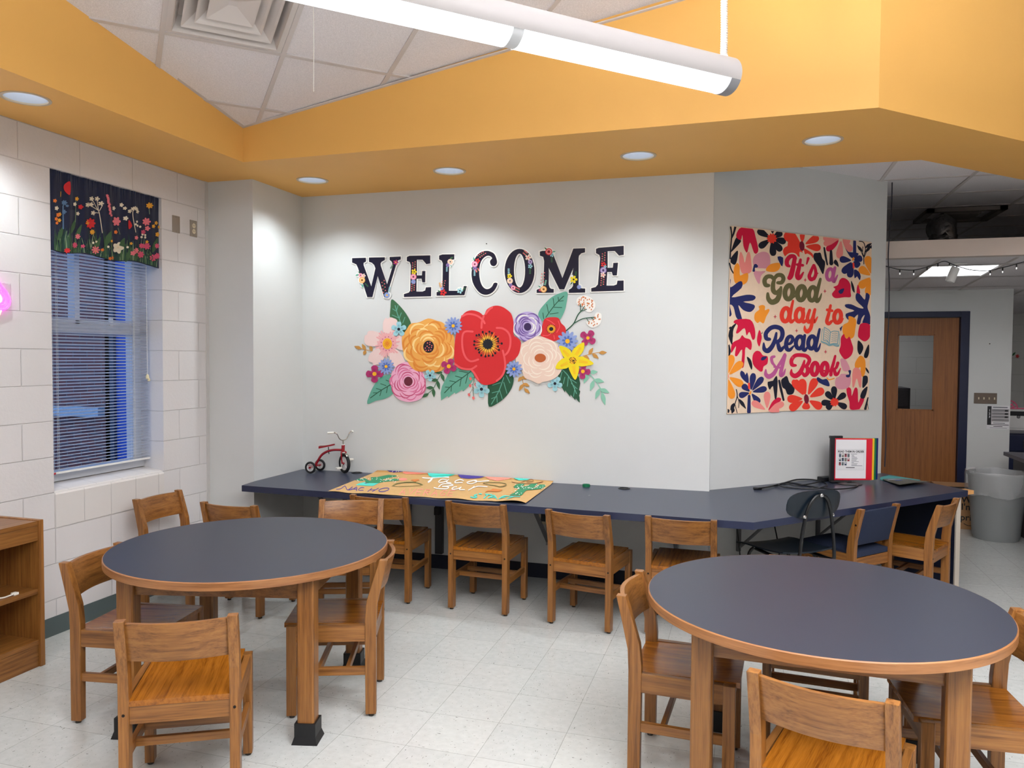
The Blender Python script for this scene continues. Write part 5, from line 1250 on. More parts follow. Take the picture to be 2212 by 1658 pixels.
cut('paper_berry_twig', 'paper twig with two white dotted flower heads at the upper right', TD, .004, twig)
def simple(x, y, r, k, m, mc, ml=None, rc=.2, rot=0, inner=.45, second=None):
    def f(a, b):
        a.flower(x, y, r, k, m, b, inner=inner, rot=rot, skirt=.002, pw=1.0)
        if second: a.flower(x, y, r*.52, 8, second, b+.0005, inner=.45, rot=.2)
        if ml:
            for i in range(k):
                an = rot+2*PI*i/k
                for da in (-.22, 0, .22): a.stroke([(x+r*.3*math.cos(an+da), y+r*.3*math.sin(an+da)), (x+r*.62*math.cos(an+da*.8), y+r*.62*math.sin(an+da*.8))], r*.03, ml, b+.0005, sm=0, ends=False)
        a.ell(x, y, r*rc, r*rc, mc, b+.001)
    return f
def cosmos(a, b):
    for pts in ([(500, 720), (445, 600), (432, 440), (470, 360), (500, 372), (530, 352), (575, 362), (630, 400), (625, 540), (560, 680)], [(470, 700), (380, 745), (230, 745), (178, 690), (185, 600), (210, 595), (235, 540), (330, 545), (430, 600)], [(520, 690), (610, 620), (720, 600), (760, 700), (720, 800), (620, 780)], [(480, 740), (490, 830), (400, 990), (340, 1000), (310, 1020), (285, 975), (235, 950), (240, 880), (300, 810), (400, 760)], [(500, 740), (510, 850), (560, 1010), (620, 1040), (640, 1065), (740, 1010), (710, 900), (620, 790)]):
        a.fill(pts, C('blush', 238, 208, 202), b, sm=3, skirt=.002)
    for i in range(34):
        an = 2*PI*i/34; r1 = rnd.uniform(110, 195); a.stroke([(495+60*math.cos(an), 715+70*math.sin(an)), (495+r1*math.cos(an), 715+r1*math.sin(an))], 20, C('ray_pink', 240, 172, 172), b+.0004, sm=0)
    a.ell(495, 715, 65, 76, cGOLD, b+.001)
    for i in range(10): an = 2*PI*i/10; a.stroke([(495+10*math.cos(an), 715+10*math.sin(an)), (495+40*math.cos(an), 715+46*math.sin(an))], 8, C('stamen_orange', 232, 120, 40), b+.0014, sm=0)
    for i in range(12): an = 2*PI*i/12+.2; a.ell(495+84*math.cos(an), 715+96*math.sin(an), 7, 7, cMAG, b+.001, n=8)
cut('paper_flower', 'large pale pink cosmos paper flower at the left of the garland', TC, .006, cosmos)
def rose(cx, cy, outl, m, lines, mc, rc, rnds, lw, extra=None):
    def f(a, b):
        a.fill(outl, m, b, sm=4, skirt=.002)
        k = 0
        for R_ in rnds:
            n = max(3, int(R_/42)+1)
            for i in range(n):
                a0 = rnd.uniform(0, .5)+2*PI*i/n+R_*.011; ln = 2*PI/n*rnd.uniform(.75, 1.1)
                pts = [(cx+R_*(.90+.17*math.sin(PI*t))*math.cos(a0+ln*t), cy+R_*(.90+.17*math.sin(PI*t))*math.sin(a0+ln*t)) for t in [j/7 for j in range(8)]]
                a.stroke(pts, [lw*.3, lw, lw*1.1, lw*.3], lines[k % len(lines)], b+.0004+.00005*(k % 4), sm=2, ends=False); k += 1
        a.ell(cx, cy, rc[0], rc[1], mc, b+.001)
        if extra: extra(a, b+.0014)
    return f
oo = [(1060, 368), (1180, 400), (1250, 420), (1300, 470), (1380, 560), (1415, 640), (1420, 760), (1410, 900), (1340, 960), (1250, 1080), (1130, 1105), (1000, 1090), (900, 1090), (820, 1030), (760, 930), (720, 840), (700, 740), (700, 620), (760, 520), (820, 440), (930, 420)]
def odots(a, b):
    for x, y in ((1050, 705), (1085, 695), (1110, 740), (1080, 725), (1045, 750), (1020, 775), (1070, 770), (1095, 800), (1030, 805), (1065, 805), (1105, 765)): a.ell(x, y, 9, 9, cCORAL, b, n=8)
cut('paper_flower', 'big orange rose shaped paper flower left of the red poppy', TC, .009, rose(1065, 755, oo, cORG, [C('rose_orange', 226, 138, 52), C('rose_cream', 250, 212, 140), C('rose_orange', 226, 138, 52)], cBLK, (74, 84), (115, 155, 200, 245, 290, 330), 26, odots))
po = [(740, 965), (830, 990), (900, 1020), (970, 1100), (1010, 1170), (1025, 1280), (1000, 1400), (940, 1480), (820, 1515), (720, 1505), (640, 1470), (580, 1400), (545, 1280), (545, 1180), (570, 1090), (640, 1010)]
cut('paper_flower', 'pink rose shaped paper flower at the lower left of the garland', TC, .008, rose(785, 1232, po, C('pale_pink', 240, 176, 204), [cROSE, C('rose_line_two', 222, 110, 152)], C('maroon', 106, 34, 52), (60, 64), (85, 118, 152, 186, 218, 240), 15))
# big red poppy, outline in photo pixels
def poppy(a, b):
    out = [(995, 690), (1005, 675), (1020, 670), (1036, 674), (1046, 681), (1052, 669), (1063, 662), (1075, 660), (1087, 663), (1100, 672), (1106, 680), (1110, 696), (1110, 722), (1119, 730), (1126, 740), (1122, 763), (1112, 776), (1097, 785), (1092, 802), (1085, 815), (1071, 826), (1054, 831), (1042, 829), (1027, 815), (1020, 799), (998, 798), (984, 786), (982, 770), (983, 745), (986, 722), (994, 708)]
    a.fill(out, cRED, b, sm=3, skirt=.002)
    lp = C('poppy_edge', 236, 88, 92)
    for s in ([(999, 683), (1012, 678), (1030, 681), (1043, 690), (1048, 698)], [(1046, 682), (1042, 695), (1041, 708)], [(1050, 678), (1058, 668), (1064, 664)], [(1022, 716), (1006, 716), (1000, 726), (1000, 750), (1006, 770), (1018, 780), (1034, 776)], [(1074, 708), (1086, 709), (1097, 716), (1103, 728), (1103, 746), (1098, 760), (1090, 768)], [(1087, 757), (1091, 775), (1092, 795), (1085, 812), (1074, 822)], [(1020, 799), (1026, 806), (1034, 820)], [(984, 786), (998, 795), (1018, 797), (1030, 790)]): a.stroke(s, 4.2, lp, b+.0004, sm=4)
    for i in range(30):
        an = 2*PI*i/30; r1 = rnd.uniform(24, 30); a.stroke([(1055+8*math.cos(an), 743+8*math.sin(an)), (1055+r1*math.cos(an), 743+r1*math.sin(an))], [6, 5, .5], C('poppy_glow', 238, 142, 46), b+.0006, sm=0, ends=False)
    a.ell(1055, 743, 17, 17, C('poppy_glow2', 246, 186, 60), b+.0008)
    for i in range(22):
        an = 2*PI*i/22+rnd.uniform(-.1, .1); r1 = rnd.uniform(22, 31); a.stroke([(1055+9*math.cos(an), 743+9*math.sin(an)), (1055+r1*math.cos(an), 743+r1*math.sin(an))], .9, cBLK, b+.001, sm=0); a.ell(1055+r1*math.cos(an), 743+r1*math.sin(an), 2.3, 2.7, cBLK, b+.001, n=8)
    a.flower(1055, 743, 11.8, 12, cBLK, b+.0012, inner=.9)
cut('paper_flower', 'huge red poppy paper flower in the middle of the garland', (0, 0, 1), .010, poppy)
cut('paper_flower', 'purple rose shaped paper flower right of the big poppy', TD, .008, rose(640, 482, [(640+198*math.cos(2*PI*k/14)*(1+.02*(k % 3)), 478+205*math.sin(2*PI*k/14)) for k in range(14)], C('lilac', 190, 172, 216), [C('violet_line', 116, 88, 158), C('violet_line', 116, 88, 158), cWHT], C('dark_violet', 58, 36, 84), (52, 54), (78, 104, 132, 160, 185), 18))
def rp(a, b):
    a.fill([(850, 430), (880, 370), (960, 350), (1060, 360), (1100, 430), (1150, 480), (1165, 540), (1130, 620), (1000, 680), (900, 650), (820, 600)], cRED, b, sm=4, skirt=.002)
    for s in ([(900, 380), (960, 410), (1010, 450)], [(1060, 400), (1080, 480), (1040, 560)], [(850, 600), (920, 600), (980, 560)], [(1010, 650), (1000, 600)]): a.stroke(s, 10, C('poppy_edge', 236, 88, 92), b+.0004)
    for i in range(18): an = 2*PI*i/18; a.stroke([(965, 512), (965+56*math.cos(an), 512+56*math.sin(an))], 10, cGOLD, b+.0006, sm=0)
    for i in range(16): an = 2*PI*i/16; a.ell(965+66*math.cos(an), 512+60*math.sin(an), 6, 6, cBLK, b+.0008, n=7)
    a.ell(965, 512, 30, 28, cBLK, b+.001)
cut('paper_flower', 'small red poppy paper flower beside the purple rose', TD, .007, rp)
pe = [(800, 610), (900, 640), (1010, 690), (1080, 760), (1120, 880), (1130, 960), (1110, 1070), (1050, 1160), (950, 1220), (850, 1240), (790, 1265), (690, 1220), (600, 1180), (560, 1080), (490, 990), (480, 900), (520, 830), (530, 750), (600, 690), (700, 640)]
cut('paper_flower', 'large peach paper flower right of the big poppy', TD, .009, rose(815, 910, pe, cPEACH, [C('peach_cream', 246, 230, 214)], C('brown', 186, 92, 42), (78, 60), (110, 160, 212, 262), 17))
dk = C('centre_dark', 26, 30, 44)
cut('paper_flower', 'light blue paper flower beside the top left leaf', TC, .010, simple(655, 515, 104, 5, cLBLUE, dk, C('line_blue', 70, 130, 150), rot=-PI/2))
cut('paper_flower', 'light blue paper flower under the orange rose', TC, .010, simple(1085, 1150, 82, 5, cLBLUE, dk, C('line_blue', 70, 130, 150), rot=PI/2))
cut('paper_flower', 'light blue paper flower peeping out below the big poppy', TC, .006, simple(1790, 1340, 112, 5, cLBLUE, dk, C('line_blue', 70, 130, 150), rot=PI/2))
cut('paper_flower', 'light blue paper flower below the peach flower', TD, .006, simple(1015, 1262, 104, 5, cLBLUE, dk, C('line_blue', 70, 130, 150), rot=PI/2))
b2 = C('inner_blue', 84, 110, 180)
cut('paper_flower', 'blue daisy paper flower between the orange rose and big poppy', TC, .012, simple(1405, 470, 122, 14, cBLUE, cGOLD, None, .19, 0, .68, b2))
cut('paper_flower', 'blue daisy paper flower above the lower left leaf', TC, .010, simple(480, 1028, 112, 14, cBLUE, cGOLD, None, .19, 0, .68, b2))
cut('paper_flower', 'blue daisy paper flower at the big poppy\'s lower right edge', TD, .012, simple(455, 1062, 116, 12, cBLUE, cGOLD, None, .19, 0, .68, b2))
cut('paper_flower', 'largest blue daisy paper flower above the yellow flower', TD, .010, simple(1190, 680, 145, 12, cBLUE, cGOLD, None, .22, 0, .68, b2))
ml = C('line_magenta', 110, 24, 66)
cut('paper_flower', 'magenta four petal paper flower at the far lower left', TC, .009, simple(320, 1130, 118, 4, cMAG, cGOLD, ml, .24, 0))
cut('paper_flower', 'magenta four petal paper flower between orange rose and teal leaf', TC, .013, simple(1345, 1025, 108, 4, cMAG, cGOLD, ml, .26, .4))
cut('paper_flower', 'magenta four petal paper flower under the dotted twig', TD, .009, simple(1470, 635, 116, 4, cMAG, cGOLD, ml, .2, .6))
cut('paper_flower', 'magenta four petal paper flower touching the yellow flower', TD, .008, simple(1400, 1095, 104, 4, cMAG, cGOLD, ml, .25, .1))
def star(a, b):
    for pts in ([(1265, 945), (1160, 915), (1110, 850), (1078, 745), (1180, 770), (1240, 830)], [(1265, 945), (1245, 850), (1290, 770), (1410, 695), (1415, 790), (1365, 870)], [(1265, 945), (1360, 890), (1430, 905), (1550, 985), (1450, 1020), (1340, 1020)], [(1265, 945), (1340, 1010), (1345, 1090), (1300, 1210), (1240, 1130), (1205, 1020)], [(1265, 945), (1200, 1040), (1120, 1062), (1028, 1055), (1060, 970), (1150, 910)]):
        a.fill(pts, cYEL, b, sm=4, skirt=.002)
        d = Vector(pts[3])-Vector(pts[0]); n = Vector((-d.y, d.x)).normalized()
        for s in (-16, 0, 16): p = Vector(pts[0])+d*.3+n*s; q = Vector(pts[0])+d*.7+n*s*.6; a.stroke([tuple(p), tuple(q)], 7, cGOLD, b+.0004, sm=0)
    a.ell(1265, 945, 50, 50, cGOLD, b+.001)
    for k in range(30): an = rnd.uniform(0, 2*PI); r_ = 52*rnd.random()**.5; a.ell(1265+r_*math.cos(an), 945+r_*math.sin(an), 6, 6, cBLK, b+.0014, n=7)
cut('paper_flower', 'yellow five petal star shaped paper flower at the right', TD, .012, star)
mb = MB().lathe([(.004, 0), (.003, .006), (0, .007)], 10, wallmap(1051, 526, 0), M=Matrix.Rotation(PI/2, 3, 'X'))
tag(obj('nail', mb, M_BOLT), 'single nail in the wall above the letter C', 'nail')

# ============================================================ tapestry on the angled wall
def tmap(px, py, h): return on45(px, py)+N45*(.008+h)
TAP = mat('tapestry_cloth', rgb(240, 212, 184), .9, noise=.03, nscale=30, bump=.08, bscale=18, sheen=.1)
def K(n, r, g, b): return mat('dye_'+n, rgb(min(255, r*1.1), g*1.08, b*1.06), .9, bump=.03, bscale=18)
kC, kN, kD, kO, kR, kP, kL, kPU, kOL, kM = K('crimson', 196, 14, 60), K('navy', 32, 38, 94), K('ink', 20, 22, 38), K('ochre', 228, 142, 40), K('vermilion', 222, 58, 42), K('salmon', 222, 132, 128), K('lilac_pink', 204, 142, 158), K('orchid', 176, 84, 140), K('olive', 98, 94, 60), K('maroon', 112, 14, 44)
kS, kB, kT = K('star', 190, 74, 84), K('book_blue', 120, 160, 172), TAP
tp = Art(tmap, (0, 0, 1), 5e-6)
cor = [(1577, 488), (1640, 494), (1700, 503), (1780, 511), (1881, 523), (1879, 700), (1874, 885), (1800, 885), (1720, 886), (1660, 889), (1569, 894), (1571, 700)]
tp.fill(cor, TAP, 0, skirt=.005)
tp.clip = [(1577.5, 489), (1881, 524), (1874, 884.5), (1569.5, 893)]
T1, T2, T3, T4 = (1560, 480, .13265), (1720, 480, .13265), (1560, 690, .12667), (1720, 690, .12667)
h1, h2, h3 = .0004, .0004, .0004
def sh(T, m, pts, h=h1, sm=4): tp.T = T; tp.fill(pts, m, h, sm=sm)
def sk(T, m, pts, w, h=h1, sm=5, closed=False): tp.T = T; tp.stroke(pts, w, m, h, sm=sm, closed=closed)
def el(T, m, x, y, rx, ry, rot=0, h=h1): tp.T = T; tp.ell(x, y, rx, ry, m, h, rot)
def pet(T, m, c, tips, w, h=h1, base=.12):
    tp.T = T
    for x, y in tips:
        A = Vector(c)+(Vector((x, y))-Vector(c))*base; B = Vector((x, y)); d = B-A; n = Vector((-d.y, d.x)).normalized()*w/2
        P = [A, A+d*.4+n*.75, A+d*.75+n, A+d*.97+n*.5, A+d*.97-n*.5, A+d*.75-n, A+d*.4-n*.75]
        tp.fill([(p.x, p.y) for p in P], m, h, sm=3)
# upper left
sk(T1, kD, [(125, 75), (140, 210), (125, 420), (115, 600)], 22); sk(T1, kD, [(200, 75), (170, 190), (130, 280)], [38, 30, 16])
sh(T1, kD, [(215, 250), (285, 290), (275, 340), (130, 490), (140, 440)]); sh(T1, kD, [(235, 460), (232, 600), (195, 690), (140, 670), (110, 610)]); sk(T1, kD, [(105, 660), (130, 760), (170, 830)], 22)
sh(T1, kC, [(300, 85), (480, 105), (530, 240), (575, 440), (545, 510), (500, 490), (440, 330), (400, 480), (370, 480), (330, 380), (315, 210), (290, 290), (220, 250), (225, 170)], h2, 3)
pet(T1, kD, (790, 265), [(560, 130), (585, 410), (820, 550), (950, 470), (1025, 320), (960, 160)], 110); tp.T = T1; sh(T1, kD, [(775, 140), (835, 145), (805, 190)], h1, 0); tp.T = T1; tp.flower(795, 265, 85, 10, kR, h2, inner=.75)
sh(T1, kP, [(285, 480), (330, 560), (355, 660), (390, 510), (430, 485), (455, 600), (460, 805), (330, 840), (280, 760), (260, 600)], h2, 3)
sh(T1, kO, [(235, 665), (270, 720), (275, 860), (330, 845), (405, 830), (400, 950), (330, 1015), (200, 990), (170, 850), (185, 720)])
sh(T1, kL, [(640, 480), (740, 510), (770, 620), (750, 740), (640, 750), (520, 735), (485, 640), (520, 540)]); sh(T1, kL, [(500, 800), (600, 800), (690, 800), (620, 870), (590, 1005), (530, 920)])
sh(T1, kN, [(480, 800), (490, 740), (505, 690), (540, 680), (570, 715), (550, 740), (520, 745), (518, 800)], h2); sh(T1, kO, [(705, 750), (770, 685), (900, 660), (935, 710), (900, 780), (820, 810), (710, 795)]); sh(T1, kN, [(885, 560), (978, 575), (965, 720), (915, 650)], h1, 2)
sh(T1, kN, [(88, 940), (125, 935), (120, 1060), (250, 970), (310, 970), (300, 1070), (140, 1220), (380, 1180), (500, 1190), (530, 1230), (480, 1275), (330, 1295), (500, 1340), (510, 1400), (440, 1460), (330, 1430), (250, 1350), (290, 1500), (310, 1590), (270, 1600), (210, 1540), (170, 1380), (110, 1345), (140, 1500), (90, 1510), (82, 1200)], h2, 3)
sh(T1, kO, [(590, 1420), (580, 1370), (640, 1345), (685, 1370), (680, 1430), (740, 1410), (755, 1440), (700, 1540), (660, 1645), (600, 1615), (560, 1640), (510, 1580), (520, 1480)], h1, 3)
# top middle and right
pet(T1, kR, (1285, 385), [(1010, 170), (985, 520)], 190, h1, .1); pet(T2, kR, (78, 385), [(350, 240), (385, 420), (240, 600), (20, 560)], 118, h1, .2); sh(T2, kR, [(40, 205), (125, 208), (95, 320), (70, 320)], h1, 2)
sh(T2, kR, [(-120, 260), (60, 330), (60, 400), (-90, 470), (-180, 560), (-160, 400)], h1, 2); sh(T2, kT, [(40, 480), (130, 520), (170, 510), (240, 560), (260, 640), (180, 600), (60, 600)], h2, 3)
el(T2, kM, 78, 388, 42, 80, -.1, h2)
pet(T2, kP, (720, 265), [(430, 360), (680, 590), (885, 470), (860, 330), (420, 260)], 110); sh(T2, kC, [(672, 290), (640, 380), (550, 470), (480, 465), (475, 400), (560, 360)], h2, 3)
sh(T2, kD, [(275, 510), (330, 500), (380, 500), (410, 590), (455, 650), (440, 780), (415, 845), (350, 720), (270, 600)]); sk(T2, kD, [(440, 415), (460, 540), (490, 690)], [26, 36, 26]); sk(T2, kD, [(550, 470), (555, 670)], [40, 66]); sh(T2, kD, [(590, 660), (625, 605), (665, 660), (672, 730)], h1, 2)
pet(T2, kN, (905, 625), [(690, 600), (740, 830), (850, 900), (1060, 580), (1010, 720)], 110); sk(T2, kN, [(935, 310), (935, 510)], [46, 56]); sh(T2, kN, [(780, 420), (830, 480), (900, 490), (1000, 510), (940, 590), (860, 560)], h1, 3); sh(T2, kN, [(925, 770), (1000, 800), (1035, 880), (1015, 945), (975, 880), (935, 915)], h1, 2); el(T2, kO, 912, 598, 16, 32, .4, h2); sk(T2, kR, [(915, 670), (920, 740)], 28, h2)
for L, w in (([(1010, 310), (1080, 330), (1110, 440), (1085, 560), (1085, 680)], 14), ([(1070, 400), (1065, 500), (1085, 560)], 12), ([(1210, 345), (1150, 430), (1090, 570)], 12), ([(1000, 400), (1050, 500), (1075, 560)], 12)): sk(T2, kD, L, w)
tp.T = T2
for a_, b_ in (((1060, 480), (975, 375)), ((1110, 420), (1200, 340)), ((1110, 490), (1205, 380)), ((1200, 430), (1215, 370))): tp.leaf(a_, b_, 46, kD, h1)
pet(T2, kO, (1215, 880), [(1140, 550), (1010, 740), (1010, 1060), (1150, 1190)], 130); el(T2, kR, 1212, 890, 10, 55, 0, h2)
sh(T2, kC, [(740, 905), (810, 930), (865, 1010), (870, 1130), (870, 1215), (770, 1220), (620, 1235), (565, 1170), (620, 1090), (590, 1055), (660, 1020), (690, 940)]); sh(T2, kN, [(765, 1080), (740, 1150), (700, 1165), (670, 1125), (710, 1090)], h2)
sh(T2, kD, [(880, 950), (925, 1050), (935, 1145), (900, 1110), (880, 1030)]); sh(T2, kC, [(985, 1010), (1020, 1100), (1020, 1170), (965, 1150)], h1, 2)
sh(T2, kN, [(960, 1160), (1020, 1170), (1100, 1260), (1120, 1150), (1180, 1190), (1160, 1300), (1145, 1390), (1185, 1510), (1190, 1658), (1060, 1658), (1100, 1510), (1050, 1560), (1020, 1658), (970, 1640), (990, 1500), (900, 1580), (820, 1580), (790, 1490), (930, 1440), (800, 1390), (780, 1340), (880, 1335), (1000, 1390), (1080, 1395), (960, 1270)], h2, 3)
# lower left
sh(T3, kC, [(230, 0), (460, 0), (540, 150), (545, 310), (500, 340), (450, 210), (400, 270), (365, 145), (260, 230), (220, 220), (250, 100), (180, 50)], h1, 3)
sh(T3, kC, [(325, 265), (370, 310), (460, 340), (490, 420), (470, 520), (385, 470), (370, 650), (350, 805), (310, 790), (325, 510), (240, 620), (200, 600), (220, 450), (140, 570), (140, 450), (180, 380), (280, 330)], h1, 3)
sk(T3, kD, [(215, 75), (150, 160), (130, 280), (150, 420)], [20, 60, 80, 14]); sk(T3, kD, [(108, 150), (125, 130)], 24); sk(T3, kD, [(100, 430), (112, 540), (100, 620)], [20, 40, 20])
sh(T3, kC, [(620, 175), (660, 290), (640, 400), (615, 460), (580, 380), (585, 280)], h1, 3); sh(T3, kD, [(650, 240), (675, 200), (665, 245)], h1, 0)
sh(T3, kC, [(560, 535), (630, 545), (680, 610), (760, 630), (755, 750), (690, 800), (670, 880), (610, 870), (510, 760), (505, 610)], h1, 3); sh(T3, kN, [(750, 630), (700, 690), (645, 690), (665, 635)], h2, 2); sh(T3, kD, [(405, 635), (470, 680), (498, 780), (485, 855), (440, 760)])
pet(T3, kO, (75, 965), [(150, 600), (330, 720), (340, 1120), (160, 1350)], 130); el(T3, kR, 78, 965, 16, 70, 0, h2)
pet(T3, kN, (470, 1240), [(270, 1300), (520, 910), (680, 980), (745, 1170), (620, 1420), (330, 1110)], 105); sk(T3, kN, [(445, 1300), (440, 1570)], [46, 66]); sh(T3, kN, [(310, 870), (360, 900), (380, 940), (410, 900), (435, 1000), (425, 1085), (330, 1010), (290, 930)], h1, 3); sk(T3, kR, [(440, 1090), (445, 1170)], 34, h2); el(T3, kO, 462, 1250, 16, 36, .4, h2)
for L, w in (([(225, 1190), (240, 1300), (200, 1440), (150, 1590)], 16), ([(240, 1300), (270, 1400), (265, 1500)], 12), ([(200, 1440), (240, 1590)], 12)): sk(T3, kD, L, w)
tp.T = T3
for a_, b_ in (((270, 1350), (390, 1520)), ((190, 1420), (125, 1545)), ((180, 1500), (150, 1600)), ((70, 1520), (95, 1590))): tp.leaf(a_, b_, 60, kD, h1)
pet(T3, kP, (750, 1550), [(490, 1400), (750, 1225), (1035, 1420), (960, 1555)], 115); sh(T3, kC, [(770, 1550), (830, 1410), (920, 1330), (985, 1340), (975, 1390), (880, 1440)], h2, 3)
sh(T3, kD, [(760, 1060), (850, 1040), (905, 950), (930, 1050), (915, 1320), (880, 1345), (850, 1130), (800, 1195), (770, 1150)], h1, 2); sk(T3, kD, [(955, 1040), (985, 1180), (1030, 1370)], [34, 44, 34]); sh(T3, kD, [(990, 1030), (1085, 960), (1130, 1070), (1215, 1150), (1195, 1260), (1100, 1275), (1060, 1190), (1010, 1150)], h1, 3)
# lower right
pet(T4, kR, (155, 1350), [(-70, 1020), (70, 1010), (320, 1000), (455, 1190), (420, 1500), (-170, 1350), (-130, 1530), (150, 1530)], 138, h1, .2); el(T4, kM, 157, 1352, 42, 82, -.1, h2)
pet(T4, kD, (635, 1400), [(410, 1420), (490, 1230), (625, 1135), (825, 1260), (845, 1500), (500, 1520)], 105); tp.T = T4; tp.flower(635, 1405, 78, 10, kR, h2, inner=.75)
sh(T4, kC, [(840, 1170), (880, 1150), (920, 1190), (930, 1300), (980, 1165), (1030, 1190), (1040, 1410), (1080, 1330), (1140, 1330), (1130, 1400), (1070, 1510), (1040, 1528), (905, 1528), (890, 1400), (850, 1280)], h2, 3)
sh(T4, kO, [(780, 100), (870, 40), (880, -60), (1000, 0), (990, 160), (970, 280), (920, 325), (840, 320), (780, 240)]); sh(T4, kC, [(795, 245), (815, 300), (850, 325), (890, 292), (930, 400), (955, 500), (920, 610), (830, 675), (780, 650), (715, 540), (740, 440), (745, 310)], h2)
sh(T4, kC, [(1110, 60), (1210, 70), (1260, 150), (1230, 310), (1150, 372), (1060, 320), (1035, 260), (1060, 110)]); sh(T4, kN, [(775, 100), (745, 205), (722, 150)], h1, 0)
sh(T4, kD, [(1040, 355), (1110, 420), (1125, 500), (1070, 598), (1030, 540), (1025, 450)]); sh(T4, kD, [(1218, 420), (1225, 560), (1190, 650), (1140, 640), (1150, 560)])
sh(T4, kO, [(1070, 615), (1150, 670), (1165, 800), (1150, 930), (1105, 975), (1080, 880), (1075, 810), (1000, 850), (985, 740)]); sh(T4, kP, [(950, 850), (1050, 830), (1095, 950), (1090, 1130), (1060, 1150), (1015, 1000), (970, 1140), (940, 1130)], h2, 3); sh(T4, kL, [(735, 680), (800, 670), (850, 720), (900, 860), (780, 865)]); sh(T4, kL, [(720, 930), (890, 940), (915, 1030), (880, 1150), (750, 1190), (660, 1150), (650, 1030)])
sh(T4, kN, [(870, 870), (915, 865), (910, 930), (890, 980), (840, 980), (830, 945), (885, 930)], h2); sh(T4, kD, [(1170, 815), (1215, 870), (1218, 920), (1170, 860)]); sh(T4, kD, [(1130, 960), (1190, 960), (1205, 1020), (1190, 1090), (1115, 1165), (1115, 1010)]); sh(T4, kD, [(1200, 1140), (1150, 1335), (1075, 1320), (1110, 1210)], h1, 3); sk(T4, kD, [(1205, 1330), (1160, 1520)], [20, 44]); sk(T4, kD, [(1190, 1400), (1215, 1525)], 8)
sh(T4, kN, [(355, 980), (430, 1020), (500, 1010), (545, 1080), (545, 1135), (470, 1120), (370, 1070), (330, 1010)], h1, 3); sk(T4, kO, [(505, 990), (545, 1025), (630, 1000)], 18)
# lettering
TXT = []
def S(T, m, pts, w): TXT.append((T, m, pts, w))
def Rg(T, m, x, y, rx, ry, w): c, s_ = math.cos(.12), math.sin(.12); TXT.append((T, m, [(x+c*rx*math.cos(a)-s_*ry*math.sin(a), y+s_*rx*math.cos(a)+c*ry*math.sin(a)) for a in [2*PI*k/22 for k in range(22)]], -w))
S(T1, kC, [(1075, 715), (1040, 690), (1040, 620), (1090, 560), (1150, 555), (1175, 590)], [40, 62, 66, 64, 56, 50]); S(T1, kC, [(1165, 580), (1140, 720), (1105, 860), (1080, 905)], [60, 70, 78, 70])
S(T1, kC, [(1258, 610), (1232, 740), (1205, 860), (1222, 910), (1260, 890), (1305, 815)], [40, 62, 72, 66, 50, 20]); S(T1, kC, [(1205, 690), (1295, 702)], 42)
S(T2, kC, [(178, 590), (152, 680)], [44, 20]); S(T2, kC, [(265, 700), (222, 800), (195, 880), (225, 930), (275, 905), (300, 850), (335, 830)], [40, 50, 56, 60, 50, 36, 16]); S(T2, kC, [(268, 705), (292, 760), (300, 850), (270, 920)], [50, 44, 52, 50])
Rg(T2, kPU, 530, 850, 52, 92, 52); S(T2, kPU, [(612, 740), (582, 880), (590, 960), (620, 930), (655, 860)], [44, 52, 56, 40, 16])
S(T1, kOL, [(740, 1030), (690, 1020), (672, 950), (710, 890), (780, 885), (825, 930)], [50, 66, 66, 64, 60, 50]); S(T1, kOL, [(830, 930), (810, 1020), (815, 1110), (860, 1150), (905, 1110), (940, 1060)], [50, 66, 72, 66, 46, 24])
S(T1, kOL, [(830, 920), (880, 865), (950, 865), (980, 920), (950, 980), (885, 985)], [50, 60, 62, 62, 60, 46]); S(T1, kOL, [(940, 1060), (915, 1180), (870, 1270), (790, 1300), (735, 1245), (725, 1160)], [40, 70, 84, 80, 66, 40])
Rg(T1, kOL, 1068, 1140, 64, 112, 74); Rg(T1, kOL, 1270, 1155, 62, 112, 74); S(T1, kOL, [(1110, 1240), (1170, 1200)], 30); S(T2, kOL, [(80, 1260), (160, 1200)], 30)
Rg(T2, kOL, 245, 1165, 58, 110, 66); S(T2, kOL, [(375, 925), (340, 1060), (305, 1210), (320, 1285), (365, 1240), (395, 1160)], [40, 54, 62, 62, 40, 14])
Rg(T1, kR, 1015, 1505, 62, 108, 66); S(T1, kR, [(1135, 1280), (1105, 1420), (1085, 1550), (1105, 1620), (1150, 1590)], [36, 48, 54, 56, 36]); Rg(T1, kR, 1240, 1510, 60, 104, 64); S(T2, kR, [(105, 1410), (85, 1540), (95, 1620), (140, 1600), (170, 1540)], [40, 50, 52, 44, 30])
S(T2, kR, [(200, 1430), (165, 1550), (180, 1620), (225, 1600), (265, 1500)], [44, 54, 56, 50, 40]); S(T2, kR, [(285, 1420), (255, 1560), (275, 1620), (330, 1540)], [44, 54, 54, 16]); S(T4, kR, [(255, 40), (225, 150), (170, 205), (130, 170), (125, 110)], [50, 60, 66, 50, 20])
S(T2, kR, [(540, 1355), (510, 1490), (480, 1610), (510, 1650), (560, 1610)], [40, 50, 56, 56, 40]); S(T2, kR, [(485, 1425), (565, 1440)], 42); Rg(T2, kR, 655, 1535, 56, 100, 62); S(T4, kR, [(700, 60), (745, 40), (785, -20)], [50, 36, 14])
S(T3, kN, [(790, 335), (735, 320), (728, 235), (800, 150), (890, 125), (985, 160), (1010, 250), (975, 345), (900, 385)], [50, 66, 66, 68, 70, 70, 70, 66, 50]); S(T3, kN, [(905, 230), (880, 350), (830, 460), (760, 530), (700, 500), (690, 400)], [36, 60, 70, 80, 66, 24]); S(T3, kN, [(925, 380), (950, 480), (975, 520), (1020, 480), (1060, 440)], [50, 66, 66, 46, 30])
